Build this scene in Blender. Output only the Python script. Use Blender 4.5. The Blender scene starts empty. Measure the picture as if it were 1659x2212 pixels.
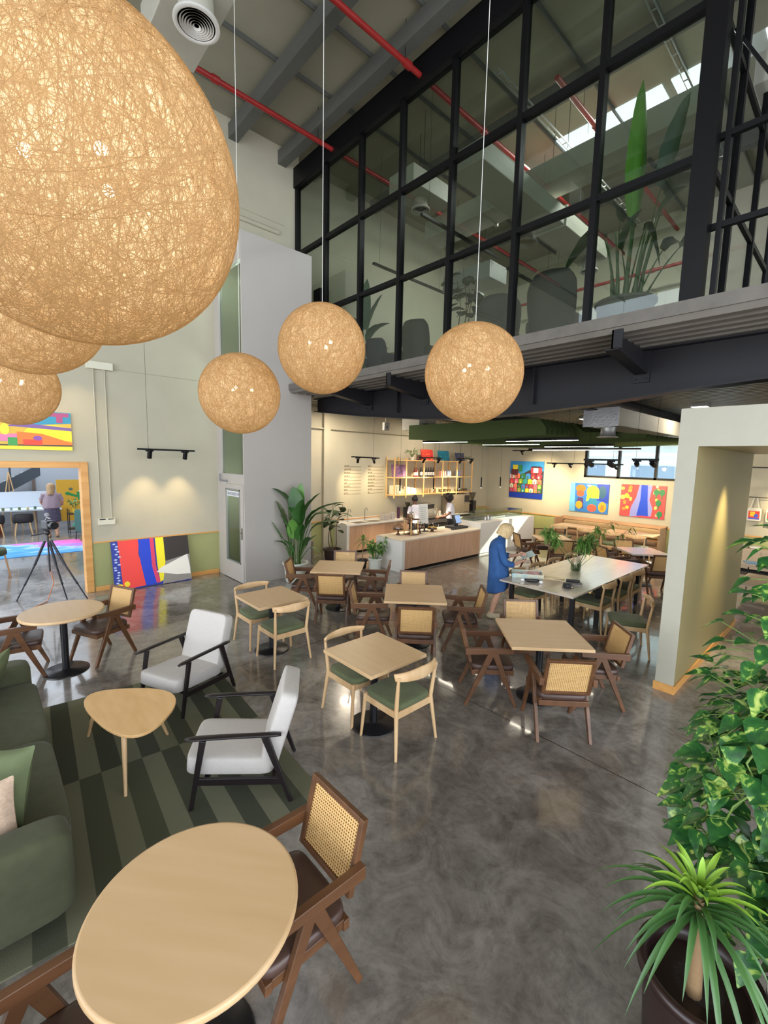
import bpy, math, random
from mathutils import Vector, Matrix, Euler
R = math.radians
scn = bpy.context.scene
col = scn.collection
random.seed(7)

# ------------------------------------------------------------------ camera
cam_data = bpy.data.cameras.new('camera')
cam = bpy.data.objects.new('camera', cam_data)
col.objects.link(cam)
def camera_matrix(pitch, yaw, roll, loc):
    cy, sy, cp, sp, cr, sr = math.cos(yaw), math.sin(yaw), math.cos(pitch), math.sin(pitch), math.cos(roll), math.sin(roll)
    f = Vector((sy*cp, cy*cp, -sp)); r = Vector((cy, -sy, 0)); d = f.cross(r)
    r2 = cr*r + sr*d; d2 = -sr*r + cr*d
    m = Matrix(((r2.x, -d2.x, -f.x, loc[0]), (r2.y, -d2.y, -f.y, loc[1]), (r2.z, -d2.z, -f.z, loc[2]), (0, 0, 0, 1)))
    return m
cam.matrix_world = camera_matrix(R(6.7357), R(-47.407), R(-1.2674), (0, 0, 2.62))
cam_data.sensor_fit = 'VERTICAL'
cam_data.sensor_height = 24.0
cam_data.lens = 24.0*954.5/2212
cam_data.clip_start = 0.02
scn.camera = cam

# ------------------------------------------------------------------ exposure, world, sun
scn.view_settings.view_transform = 'Standard'
scn.view_settings.look = 'None'
scn.view_settings.gamma = 1.0
scn.view_settings.use_curve_mapping = False
scn.view_settings.exposure = 0.3
world = bpy.data.worlds.new('world'); scn.world = world
world.use_nodes = True
wn = world.node_tree.nodes; wl = world.node_tree.links
wn['Background'].inputs[0].default_value = (0.80, 0.89, 1.0, 1)
wn['Background'].inputs[1].default_value = 3.0
def lamp(kind, name, loc, target=None, energy=100, color=(1, 1, 1), size=1.0, sizey=None, spot=None, blend=0.5, spread=None):
    d = bpy.data.lights.new(name, kind); o = bpy.data.objects.new(name, d); col.objects.link(o)
    o.location = loc; d.energy = energy; d.color = color
    if target is not None:
        o.rotation_euler = (Vector(target)-Vector(loc)).to_track_quat('-Z', 'Y').to_euler()
    if kind == 'AREA':
        d.shape = 'RECTANGLE'; d.size = size; d.size_y = sizey or size
        if spread: d.spread = spread
    elif kind == 'SPOT':
        d.spot_size = spot or R(50); d.spot_blend = blend; d.shadow_soft_size = size
    elif kind == 'POINT': d.shadow_soft_size = size
    return o
sun = lamp('SUN', 'sun', (6, 22, 14), None, energy=14.0, color=(1.0, 0.95, 0.88))
sun.rotation_euler = Vector((-0.50, -0.78, -0.56)).to_track_quat('-Z', 'Y').to_euler()
sun.data.angle = R(0.6)
# added fill lamps standing for unseen windows, street side and behind the visitor
lamp('AREA', 'street_side_fill', (6.5, 1.0, 2.0), (-4, 2.5, 0.8), energy=300, color=(1.0, 0.98, 0.96), size=9, sizey=3.4)
lamp('AREA', 'rear_fill', (-4.5, -7.5, 2.4), (-5, 4, 0.6), energy=260, color=(1.0, 0.96, 0.9), size=10, sizey=3.8)
lamp('AREA', 'daylight_mezzanine_skylight', (-4.6, 9.9, 9.3), (-4.6, 9.9, 4), energy=520, color=(0.98, 0.98, 1.0), size=4.5, sizey=1.0)

# ------------------------------------------------------------------ helpers
def lin(c):
    if isinstance(c, str):
        c = [int(c[i:i+2], 16)/255 for i in (0, 2, 4)]
    return tuple(x/12.92 if x <= 0.04045 else ((x+0.055)/1.055)**2.4 for x in c[:3]) + (1.0,)
MATS = {}
def mat(name, color, rough=0.5, metal=0.0, spec=0.5, var=0.0, scale=8.0, bump=0.0, bscale=60.0, stretch=None, color2=None, sheen=0.0, coat=0.0, emit=None, estr=0.0, coords='Object'):
    if name in MATS: return MATS[name]
    m = bpy.data.materials.new(name); m.use_nodes = True; MATS[name] = m
    nt = m.node_tree; n = nt.nodes; l = nt.links; b = n['Principled BSDF']
    b.inputs['Base Color'].default_value = lin(color); b.inputs['Roughness'].default_value = rough
    b.inputs['Metallic'].default_value = metal; b.inputs['Specular IOR Level'].default_value = spec
    if sheen: b.inputs['Sheen Weight'].default_value = sheen
    if coat: b.inputs['Coat Weight'].default_value = coat
    if emit: b.inputs['Emission Color'].default_value = lin(emit); b.inputs['Emission Strength'].default_value = estr
    if var or color2 or bump:
        tc = n.new('ShaderNodeTexCoord'); mp = n.new('ShaderNodeMapping'); l.new(tc.outputs[coords], mp.inputs[0])
        if stretch: mp.inputs['Scale'].default_value = stretch
    if var or color2:
        no = n.new('ShaderNodeTexNoise'); no.inputs['Scale'].default_value = scale; no.inputs['Detail'].default_value = 5
        l.new(mp.outputs[0], no.inputs['Vector'])
        cr = n.new('ShaderNodeValToRGB'); l.new(no.outputs['Fac'], cr.inputs[0])
        c = lin(color)
        if color2: a_, b_ = c, lin(color2)
        else: a_, b_ = tuple(x*(1-var) for x in c[:3])+(1,), tuple(min(1, x*(1+var)) for x in c[:3])+(1,)
        cr.color_ramp.elements[0].position = 0.32; cr.color_ramp.elements[0].color = a_
        cr.color_ramp.elements[1].position = 0.68; cr.color_ramp.elements[1].color = b_
        l.new(cr.outputs[0], b.inputs['Base Color'])
    if bump:
        nb = n.new('ShaderNodeTexNoise'); nb.inputs['Scale'].default_value = bscale; nb.inputs['Detail'].default_value = 3
        l.new(mp.outputs[0], nb.inputs['Vector'])
        bp = n.new('ShaderNodeBump'); bp.inputs['Strength'].default_value = bump; bp.inputs['Distance'].default_value = 0.01
        l.new(nb.outputs['Fac'], bp.inputs['Height']); l.new(bp.outputs[0], b.inputs['Normal'])
    return m
def wood(name, c1, c2, rough=0.42, scale=3.0, axis=0, fine=30):
    if name in MATS: return MATS[name]
    st = [14, 14, 14]; st[axis] = 1.2
    return mat(name, c1, rough=rough, color2=c2, scale=scale, stretch=tuple(x/4 for x in st), bump=0.05, bscale=fine)
def emission(name, color, strength):
    if name in MATS: return MATS[name]
    m = bpy.data.materials.new(name); m.use_nodes = True; MATS[name] = m
    n = m.node_tree.nodes; n.clear(); e = n.new('ShaderNodeEmission'); o = n.new('ShaderNodeOutputMaterial')
    e.inputs[0].default_value = lin(color); e.inputs[1].default_value = strength
    m.node_tree.links.new(e.outputs[0], o.inputs[0]); return m
def glass(name, tint='e8f0ec', refl=1.0, rough=0.0, ior=1.5):
    if name in MATS: return MATS[name]
    m = bpy.data.materials.new(name); m.use_nodes = True; MATS[name] = m
    nt = m.node_tree; n = nt.nodes; l = nt.links; n.clear()
    t = n.new('ShaderNodeBsdfTransparent'); t.inputs[0].default_value = lin(tint)
    g = n.new('ShaderNodeBsdfGlossy'); g.inputs['Roughness'].default_value = rough
    f = n.new('ShaderNodeLayerWeight'); f.inputs[0].default_value = 0.5
    pw = n.new('ShaderNodeMath'); pw.operation = 'POWER'; pw.inputs[1].default_value = 5.0; l.new(f.outputs['Facing'], pw.inputs[0])
    ad = n.new('ShaderNodeMath'); ad.operation = 'MULTIPLY_ADD'; ad.inputs[1].default_value = 0.96; ad.inputs[2].default_value = 0.04; l.new(pw.outputs[0], ad.inputs[0])
    mu = n.new('ShaderNodeMath'); mu.operation = 'MULTIPLY'; mu.inputs[1].default_value = refl; mu.use_clamp = True
    mx = n.new('ShaderNodeMixShader'); o = n.new('ShaderNodeOutputMaterial')
    l.new(ad.outputs[0], mu.inputs[0]); l.new(mu.outputs[0], mx.inputs[0]); l.new(t.outputs[0], mx.inputs[1]); l.new(g.outputs[0], mx.inputs[2]); l.new(mx.outputs[0], o.inputs[0])
    return m

class MB:
    """collects shapes; build() links them as one mesh object"""
    def __init__(s): s.v = []; s.f = []; s.mi = []; s.sm = []; s.M = None
    def add(s, vs, fs, mi=0, sm=False):
        b = len(s.v)
        if s.M is not None: vs = [tuple(s.M @ Vector(v)) for v in vs]
        s.v += [tuple(v) for v in vs]
        for f in fs: s.f.append(tuple(b+i for i in f)); s.mi.append(mi); s.sm.append(sm)
        return s
    def bb(s, x0, x1, y0, y1, z0, z1, mi=0):
        vs = [(x, y, z) for z in (z0, z1) for y in (y0, y1) for x in (x0, x1)]
        return s.add(vs, [(0, 2, 3, 1), (4, 5, 7, 6), (0, 1, 5, 4), (2, 6, 7, 3), (0, 4, 6, 2), (1, 3, 7, 5)], mi)
    def box(s, c, d, rot=None, mi=0):
        h = [x/2 for x in d]; m = rot.to_matrix() if rot is not None else Matrix.Identity(3)
        vs = [Vector(c)+m @ Vector((x*h[0], y*h[1], z*h[2])) for z in (-1, 1) for y in (-1, 1) for x in (-1, 1)]
        return s.add(vs, [(0, 2, 3, 1), (4, 5, 7, 6), (0, 1, 5, 4), (2, 6, 7, 3), (0, 4, 6, 2), (1, 3, 7, 5)], mi)
    def bar(s, p, q, w, h, w2=None, h2=None, side=(1, 0, 0), mi=0):
        """box from p to q; w along 'side', h perpendicular"""
        p, q = Vector(p), Vector(q); a = (q-p).normalized(); sd = Vector(side); sd = (sd-a*sd.dot(a)).normalized(); u = a.cross(sd)
        w2 = w if w2 is None else w2; h2 = h if h2 is None else h2
        vs = []
        for (c, ww, hh) in ((p, w, h), (q, w2, h2)):
            for (i, j) in ((-1, -1), (1, -1), (1, 1), (-1, 1)): vs.append(c+sd*(i*ww/2)+u*(j*hh/2))
        return s.add(vs, [(0, 1, 2, 3), (7, 6, 5, 4), (0, 4, 5, 1), (1, 5, 6, 2), (2, 6, 7, 3), (3, 7, 4, 0)], mi)
    def tube(s, pts, r, seg=8, mi=0, flat=1.0, up=None, sm=True):
        pts = [Vector(p) for p in pts]; n = len(pts)
        rs = list(r) if isinstance(r, (list, tuple)) else [r]*n
        vs = []; fs = []; nrm = None
        for i in range(n):
            t = (pts[min(i+1, n-1)]-pts[max(i-1, 0)]).normalized()
            if nrm is None:
                ref = Vector(up) if up else (Vector((0, 0, 1)) if abs(t.z) < 0.9 else Vector((1, 0, 0)))
                nrm = (ref-t*ref.dot(t)).normalized()
            else: nrm = (nrm-t*nrm.dot(t)).normalized()
            bn = t.cross(nrm)
            for k in range(seg):
                a = 2*math.pi*k/seg; vs.append(pts[i]+(nrm*math.cos(a)*flat+bn*math.sin(a))*rs[i])
        for i in range(n-1):
            for k in range(seg):
                k2 = (k+1) % seg; fs.append((i*seg+k, i*seg+k2, (i+1)*seg+k2, (i+1)*seg+k))
        s.add(vs, fs, mi, sm)
        s.add([vs[k] for k in range(seg)], [tuple(range(seg))[::-1]], mi) if s.M is None else s.add([vs[k] for k in range(seg)], [tuple(range(seg))[::-1]], mi)
        s.add([vs[(n-1)*seg+k] for k in range(seg)], [tuple(range(seg))], mi)
        return s
    def lathe(s, prof, seg=32, c=(0, 0, 0), mi=0, sm=True, sx=1, sy=1, cap=True):
        vs = []; fs = []; n = len(prof)
        for (r, z) in prof:
            for k in range(seg):
                a = 2*math.pi*k/seg; vs.append((c[0]+r*sx*math.cos(a), c[1]+r*sy*math.sin(a), c[2]+z))
        for i in range(n-1):
            for k in range(seg):
                k2 = (k+1) % seg; fs.append((i*seg+k, i*seg+k2, (i+1)*seg+k2, (i+1)*seg+k))
        s.add(vs, fs, mi, sm)
        if cap and prof[0][0] > 1e-4: s.add(vs[:seg], [tuple(range(seg))[::-1]], mi)
        if cap and prof[-1][0] > 1e-4: s.add(vs[-seg:], [tuple(range(seg))], mi)
        return s
    def prism(s, poly, z0, z1, mi=0, plane='xy', off=0):
        """poly extruded; plane 'xy' up z, 'xz' along y, 'yz' along x"""
        n = len(poly)
        def P(a, b, h): return {'xy': (a, b, h), 'xz': (a, h, b), 'yz': (h, a, b)}[plane]
        vs = [P(a, b, z0) for a, b in poly]+[P(a, b, z1) for a, b in poly]
        fs = [tuple(range(n))[::-1], tuple(range(n, 2*n))]+[(i, (i+1) % n, n+(i+1) % n, n+i) for i in range(n)]
        return s.add(vs, fs, mi)
    def ell(s, c, r, seg=16, rings=10, mi=0, rot=None, p=1.0):
        """ellipsoid; p<1 makes it boxier"""
        if isinstance(r, (int, float)): r = (r, r, r)
        m = rot.to_matrix() if rot is not None else Matrix.Identity(3); vs = []; fs = []
        sp = lambda x: math.copysign(abs(x)**p, x)
        for i in range(rings+1):
            th = -math.pi/2+math.pi*i/rings
            for k in range(seg):
                a = 2*math.pi*k/seg
                vs.append(Vector(c)+m @ Vector((r[0]*sp(math.cos(th))*sp(math.cos(a)), r[1]*sp(math.cos(th))*sp(math.sin(a)), r[2]*sp(math.sin(th)))))
        for i in range(rings):
            for k in range(seg):
                k2 = (k+1) % seg; fs.append((i*seg+k, i*seg+k2, (i+1)*seg+k2, (i+1)*seg+k))
        return s.add(vs, fs, mi, True)
    def loft(s, rings, mi=0, sm=True, cap=True, closed=True):
        n = len(rings[0]); vs = [p for r in rings for p in r]; fs = []
        for i in range(len(rings)-1):
            for k in range(n if closed else n-1):
                k2 = (k+1) % n; fs.append((i*n+k, i*n+k2, (i+1)*n+k2, (i+1)*n+k))
        if cap and closed: fs.append(tuple(range(n))[::-1]); fs.append(tuple(range((len(rings)-1)*n, len(rings)*n)))
        return s.add(vs, fs, mi, sm)
    def leaf(s, pts, widths, side, fold=0.15, mi=0, wave=0.0):
        """leaf blade along pts; side = sideways direction; fold lifts the edges"""
        pts = [Vector(p) for p in pts]; n = len(pts); vs = []; fs = []; side = Vector(side)
        for i in range(n):
            t = (pts[min(i+1, n-1)]-pts[max(i-1, 0)]).normalized()
            sd = (side-t*side.dot(t)); sd = sd.normalized() if sd.length > 1e-4 else Vector((1, 0, 0)); nr = sd.cross(t)
            if nr.z < 0: nr = -nr
            w = widths[i]
            for u in (-1, -0.5, 0, 0.5, 1):
                vs.append(pts[i]+sd*(u*w)+nr*(abs(u)**1.4*w*fold+(wave*w*math.sin(i*2.3+u*3) if abs(u) == 1 else 0)))
        for i in range(n-1):
            for k in range(4): fs.append((i*5+k, i*5+k+1, (i+1)*5+k+1, (i+1)*5+k))
        return s.add(vs, fs, mi, True)
    def build(s, name, m, parent=None, loc=None, rot=None, bevel=0, seg=2, subsurf=0, remesh=0, smooth_it=0, solid=0):
        me = bpy.data.meshes.new(name); me.from_pydata(s.v, [], s.f)
        for x in (m if isinstance(m, (list, tuple)) else [m]): me.materials.append(x)
        me.polygons.foreach_set('material_index', s.mi); me.polygons.foreach_set('use_smooth', s.sm); me.update()
        o = bpy.data.objects.new(name, me); col.objects.link(o)
        if parent is not None: o.parent = parent
        if loc is not None: o.location = loc
        if rot is not None: o.rotation_euler = rot
        if remesh:
            md = o.modifiers.new('remesh', 'REMESH'); md.mode = 'VOXEL'; md.voxel_size = remesh; md.use_smooth_shade = True
            if smooth_it: ms = o.modifiers.new('smooth', 'SMOOTH'); ms.iterations = smooth_it; ms.factor = 0.5
        if solid: sd = o.modifiers.new('thickness', 'SOLIDIFY'); sd.thickness = solid
        if bevel:
            bv = o.modifiers.new('bevel', 'BEVEL'); bv.width = bevel; bv.segments = seg; bv.limit_method = 'ANGLE'; bv.angle_limit = R(35)
        if subsurf: ss = o.modifiers.new('subsurf', 'SUBSURF'); ss.levels = subsurf; ss.render_levels = subsurf
        return o
def thing(name, label, cat, loc=(0, 0, 0), rz=0, group=None):
    o = bpy.data.objects.new(name, None); col.objects.link(o); o.empty_display_size = 0.1
    o.location = loc; o.rotation_euler = (0, 0, rz); o['label'] = label; o['category'] = cat
    if group: o['group'] = group
    return o
def tag(o, label, cat, group=None, kind=None):
    o['label'] = label; o['category'] = cat
    if group: o['group'] = group
    if kind: o['kind'] = kind
    return o
KIDS = {}
def kids(o): return [c for c in bpy.data.objects if c.parent == o]
def dup(root, loc, rz, label=None, group=None):
    r = root.copy(); col.objects.link(r); r.location = loc; r.rotation_euler = (0, 0, rz)
    if label: r['label'] = label
    if group: r['group'] = group
    if root.name not in KIDS: KIDS[root.name] = [(c, kids(c)) for c in kids(root)]
    for ch, gs in KIDS[root.name]:
        c = ch.copy(); col.objects.link(c); c.parent = r
        for g in gs:
            d = g.copy(); col.objects.link(d); d.parent = c
    return r
def struct(name, mb, m, parent=None, **k):
    o = mb.build(name, m, parent, **k)
    if parent is None: o['kind'] = 'structure'
    return o
# ------------------------------------------------------------------ materials of the shell
def floor_material():
    m = bpy.data.materials.new('polished_concrete'); m.use_nodes = True; nt = m.node_tree; n = nt.nodes; l = nt.links; b = n['Principled BSDF']
    tc = n.new('ShaderNodeTexCoord')
    def noise(sc, det, dist=0.0, rough=0.6):
        x = n.new('ShaderNodeTexNoise'); x.inputs['Scale'].default_value = sc; x.inputs['Detail'].default_value = det; x.inputs['Distortion'].default_value = dist; x.inputs['Roughness'].default_value = rough
        l.new(tc.outputs['Object'], x.inputs['Vector']); return x
    big = noise(0.55, 6, 0.6); mid = noise(2.6, 9, 1.2, 0.7); fine = noise(14, 6, 0.4, 0.7)
    r1 = n.new('ShaderNodeValToRGB'); l.new(big.outputs['Fac'], r1.inputs[0])
    r1.color_ramp.elements[0].position = 0.3; r1.color_ramp.elements[0].color = lin('6a6259')
    r1.color_ramp.elements[1].position = 0.7; r1.color_ramp.elements[1].color = lin('a09b96')
    r2 = n.new('ShaderNodeValToRGB'); l.new(mid.outputs['Fac'], r2.inputs[0])
    r2.color_ramp.elements[0].position = 0.36; r2.color_ramp.elements[0].color = (0.28, 0.25, 0.22, 1)
    r2.color_ramp.elements[1].position = 0.60; r2.color_ramp.elements[1].color = (1.08, 1.07, 1.05, 1)
    mx = n.new('ShaderNodeMix'); mx.data_type = 'RGBA'; mx.blend_type = 'MULTIPLY'; mx.inputs[0].default_value = 0.62
    l.new(r1.outputs[0], mx.inputs[6]); l.new(r2.outputs[0], mx.inputs[7])
    r3 = n.new('ShaderNodeValToRGB'); l.new(fine.outputs['Fac'], r3.inputs[0])
    r3.color_ramp.elements[0].position = 0.33; r3.color_ramp.elements[0].color = (0.5, 0.48, 0.46, 1)
    r3.color_ramp.elements[1].position = 0.55; r3.color_ramp.elements[1].color = (1, 1, 1, 1)
    m2 = n.new('ShaderNodeMix'); m2.data_type = 'RGBA'; m2.blend_type = 'MULTIPLY'; m2.inputs[0].default_value = 0.45
    l.new(mx.outputs[2], m2.inputs[6]); l.new(r3.outputs[0], m2.inputs[7])
    # saw-cut joints along x at y = 3.85 + k*4.3 and along y every 4.6
    sp = n.new('ShaderNodeSeparateXYZ'); l.new(tc.outputs['Object'], sp.inputs[0])
    def joint(sock, off, per):
        a = n.new('ShaderNodeMath'); a.operation = 'ADD'; a.inputs[1].default_value = -off+per/2+per*20; l.new(sock, a.inputs[0])
        c = n.new('ShaderNodeMath'); c.operation = 'MODULO'; c.inputs[1].default_value = per; l.new(a.outputs[0], c.inputs[0])
        d = n.new('ShaderNodeMath'); d.operation = 'SUBTRACT'; d.inputs[1].default_value = per/2; l.new(c.outputs[0], d.inputs[0])
        e = n.new('ShaderNodeMath'); e.operation = 'ABSOLUTE'; l.new(d.outputs[0], e.inputs[0])
        f = n.new('ShaderNodeMath'); f.operation = 'LESS_THAN'; f.inputs[1].default_value = 0.0045; l.new(e.outputs[0], f.inputs[0]); return f
    j1 = joint(sp.outputs[1], 3.85, 4.3); j2 = joint(sp.outputs[0], -5.1, 5.2)
    jm = n.new('ShaderNodeMath'); jm.operation = 'MAXIMUM'; l.new(j1.outputs[0], jm.inputs[0]); l.new(j2.outputs[0], jm.inputs[1])
    m3 = n.new('ShaderNodeMix'); m3.data_type = 'RGBA'; l.new(jm.outputs[0], m3.inputs[0]); l.new(m2.outputs[2], m3.inputs[6]); m3.inputs[7].default_value = lin('24201c')
    l.new(m3.outputs[2], b.inputs['Base Color'])
    rr = n.new('ShaderNodeMapRange'); rr.inputs[1].default_value = 0.3; rr.inputs[2].default_value = 0.75; rr.inputs[3].default_value = 0.10; rr.inputs[4].default_value = 0.30
    l.new(mid.outputs['Fac'], rr.inputs[0]); l.new(rr.outputs[0], b.inputs['Roughness'])
    b.inputs['Specular IOR Level'].default_value = 0.6; b.inputs['Coat Weight'].default_value = 0.5; b.inputs['Coat Roughness'].default_value = 0.05
    bp = n.new('ShaderNodeBump'); bp.inputs['Strength'].default_value = 0.06; bp.inputs['Distance'].default_value = 0.02
    l.new(big.outputs['Fac'], bp.inputs['Height']); l.new(bp.outputs[0], b.inputs['Normal'])
    return m
M_floor = floor_material()
M_wall = mat('cream_plaster', 'b5ae99', 0.75, var=0.03, scale=2, bump=0.03, bscale=90)
M_wall_lo = mat('olive_wainscot', '9ea06a', 0.6, var=0.03, scale=3)
M_white = mat('white_paint', 'b1aaa3', 0.45, var=0.015, scale=2)
M_trimwood = wood('honey_pine_trim', 'c98e49', 'dba45e', 0.45, axis=1)
M_black = mat('black_steel', '0b0a0c', 0.45, spec=0.2, var=0.1, scale=3)
M_beam = mat('charcoal_steel', '1d1c20', 0.5, spec=0.25, var=0.08, scale=2)
M_roof = mat('roof_lining', '8a8674', 0.7, var=0.06, scale=1.2)
M_rafter = mat('grey_rafter', '54544f', 0.5, var=0.05)
M_galv = mat('galvanised_duct', 'a9a9a6', 0.38, metal=0.55, var=0.06, scale=4)
M_deck = mat('galvanised_deck', '77726b', 0.5, metal=0.3, var=0.08, scale=3)
M_conc = mat('slab_concrete', '66615b', 0.8, var=0.12, scale=6, bump=0.1)
M_red = mat('red_pipe', '8c1f1c', 0.4, var=0.08)
M_portal = mat('portal_plaster', 'aeab9b', 0.6, var=0.02)
M_glass = glass('clear_glass', 'dfe6e0', 1.6)
M_chrome = mat('brushed_steel', 'bdbdbd', 0.25, metal=1.0)
WX, MX, FY = -9.74, -10.04, 14.67          # left wall, menu wall, far wall
ROOF = 9.62

struct('floor', MB().bb(-24, 9, -9, 19, -0.2, 0), M_floor)
# left wall with a studio doorway (opening y -1.3..1.40, height 2.36)
w = MB()
w.bb(WX-0.2, WX, 1.40, 3.93, 0.93, ROOF); w.bb(WX-0.2, WX, -1.3, 1.40, 2.36, ROOF); w.bb(WX-0.2, WX, -9, -1.3, 0.93, ROOF); w.bb(WX-0.2, WX, 3.93, 5.5, 0, 3.95); w.bb(WX-0.2, WX, 3.93, 6.0, 3.95, ROOF)
w.bb(WX-0.2, WX, 1.40, 3.93, 0, 0.93, 1); w.bb(WX-0.2, WX, -9, -1.3, 0, 0.93, 1)
for z in (4.18, 6.9): w.bb(WX, WX+0.006, -9, 3.93, z, z+0.012, 2)  # thin darker strips mark the wall panel joints
w.bb(WX, WX+0.006, -9, 5.6, 7.95, 7.97, 2)
struct('wall_left', w, [M_wall, M_wall_lo, mat('joint_strip', 'a8a28c', 0.8)])
w = MB(); w.bb(MX-0.2, MX, 5.5, FY, 0.0, ROOF); w.bb(MX-0.2, WX-0.003, 5.45, 5.498, 0, 3.95); w.bb(MX-0.2, WX-0.003, 5.97, 5.998, 3.95, ROOF)
w.bb(MX, MX+0.006, 5.5, FY, 0, 0.88, 1); w.bb(MX, MX+0.10, 6.9, 7.12, 0, 3.95)
struct('wall_back', w, [M_wall, M_wall_lo])
# far wall with the band window (x -6.3..-3.25, z 2.2..3.35) and the storefront right of it
w = MB()
w.bb(MX-0.2, -6.3, FY, FY+0.2, 0, ROOF); w.bb(-6.3, -3.3, FY, FY+0.2, 0, 2.2); w.bb(-6.3, 9, FY, FY+0.2, 3.45, ROOF)
w.bb(MX, -3.3, FY-0.006, FY, 0, 0.80, 1)
w.bb(-2.34, 9, FY, FY+0.2, 0, 3.45)
w.bb(-2.34, 9, FY-0.006, FY, 0, 0.85, 1)
struct('wall_far', w, [M_wall, M_wall_lo])
t = MB()
t.bb(MX, -3.35, FY-0.03, FY-0.006, 0.80, 0.83); t.bb(-2.34, 9, FY-0.03, FY-0.006, 0.85, 0.88); t.bb(MX+0.006, MX+0.03, 5.5, FY, 0.88, 0.91)
struct('trim_2', t, M_trimwood)
struct('trim_1', MB().bb(WX, WX+0.025, 1.52, 3.90, 0.93, 0.955), M_trimwood, bevel=0.003)
struct('baseboard_left', MB().bb(WX, WX+0.02, 1.52, 3.90, 0, 0.09), M_trimwood, bevel=0.003)
d = MB(); d.bb(WX-0.22, WX+0.03, 1.38, 1.50, 0, 2.46); d.bb(WX-0.22, WX+0.03, -1.4, -1.28, 0, 2.46); d.bb(WX-0.22, WX+0.03, -1.28, 1.38, 2.35, 2.46)
struct('door_1', d, M_trimwood, bevel=0.006)
# ribbed band window and storefront
f = MB()
for x in (-6.26, -5.25, -4.22, -3.22): f.bb(x-0.035, x+0.035, FY-0.02, FY+0.08, 2.2, 3.45)
f.bb(-6.3, -3.2, FY-0.02, FY+0.08, 2.2, 2.26); f.bb(-6.3, -3.2, FY-0.02, FY+0.08, 3.39, 3.45)
win = struct('window_1', f, M_black)
MB().bb(-6.3, -3.2, FY+0.03, FY+0.04, 2.2, 3.4).build('glass_pane', M_glass, win)
f = MB()
for x in (-3.22, -2.38): f.bb(x-0.04, x+0.04, FY-0.02, FY+0.08, 0, 3.45)
for z in (0.02, 2.2, 3.41): f.bb(-3.22, -2.34, FY-0.02, FY+0.08, z, z+0.06)
win = struct('window_3', f, M_black)
MB().bb(-3.2, -2.36, FY+0.03, FY+0.04, 0, 3.4).build('glass_pane', M_glass, win)
# column between band window and storefront
tag(MB().bb(-3.36, -3.22, FY-0.2, FY-0.03, 0, 3.92).build('steel_column', M_black), 'slim black steel column at the right end of the bench beneath the band window', 'column')

# roof, rafters, purlins
struct('ceiling', MB().bb(-12, 9, -9, FY+0.2, ROOF, ROOF+0.15), M_roof)
fl = MB()
y = -6
for i, yy in enumerate((-3.4, 0.5, 4.40, 5.55, 8.3, 12.2)):
    fl = MB(); z0 = 9.22
    fl.bb(WX, 9, yy-0.10, yy+0.10, z0, 9.5)
    tag(fl.build('roof_rafter', M_rafter), ['grey steel rafter crossing the roof behind the visitor', 'grey steel rafter nearest overhead above the pendants', 'grey steel rafter between the round diffuser duct and the glass wall', 'grey steel rafter running along the top of the glass wall', 'grey steel rafter over the front of the upstairs room', 'grey steel rafter beyond the skylight upstairs'][i], 'beam')
pu = MB()
for x in [-9.0+1.22*i for i in range(14)]: pu.bb(x-0.014, x+0.014, -9, FY, 9.54, 9.62)
struct('trim_3', pu, M_rafter)

# mezzanine slab: concrete edge and ribbed steel deck below
s_ = MB(); s_.bb(-8.40, 5.0, 4.93, FY, 4.03, 4.15); s_.bb(MX, -8.40, 5.55, FY, 4.03, 4.15)
slab = struct('floor_mezzanine', s_, M_conc)
dk = MB(); yy = 4.95
prof = []
while yy < FY:
    prof += [(yy, 4.03), (yy+0.03, 3.975), (yy+0.12, 3.975), (yy+0.15, 4.03)]; yy += 0.19
for i in range(len(prof)-1):
    (a, za), (b, zb) = prof[i], prof[i+1]
    x0 = -8.40 if a < 5.55 else MX
    dk.add([(x0, a, za), (5, a, za), (5, b, zb), (x0, b, zb)], [(0, 1, 2, 3)])
dk.build('deck', M_deck, slab)

# main plate girder, deeper at mid span
bm = MB()
bot = [(-8.77, 3.70), (-7.2, 3.52), (-5.4, 3.36), (-4.4, 3.32), (-3.48, 3.34), (-2.47, 3.39), (-1.5, 3.48), (-0.77, 3.52), (5.0, 3.60)]
poly = [(x, z) for x, z in bot]+[(5.0, 3.99), (-8.77, 3.99)]
bm.prism(poly, 5.90, 5.915, plane='xz')
girder = thing('steel_girder', 'deep charcoal plate girder carrying the glazed upper floor', 'beam', (0, 0, 0))
bm.build('web', M_beam, girder)
fb = MB()
for i in range(len(bot)-1):
    (x0, z0), (x1, z1) = bot[i], bot[i+1]
    fb.add([(x0, 5.80, z0-0.02), (x1, 5.80, z1-0.02), (x1, 6.02, z1-0.02), (x0, 6.02, z0-0.02), (x0, 5.80, z0), (x1, 5.80, z1), (x1, 6.02, z1), (x0, 6.02, z0)],
           [(0, 3, 2, 1), (4, 5, 6, 7), (0, 1, 5, 4), (2, 3, 7, 6), (0, 4, 7, 3), (1, 2, 6, 5)])
fb.build('bottom_flange', M_beam, girder)
MB().bb(-8.77, 5.0, 5.80, 6.02, 3.955, 3.972).build('top_flange', M_beam, girder)
for x in (-6.05, -3.30, -0.3): MB().bb(x-0.008, x+0.008, 5.82, 5.90, 3.5 if x < -4 else 3.45, 3.95).build('stiffener', M_beam, girder)
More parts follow.
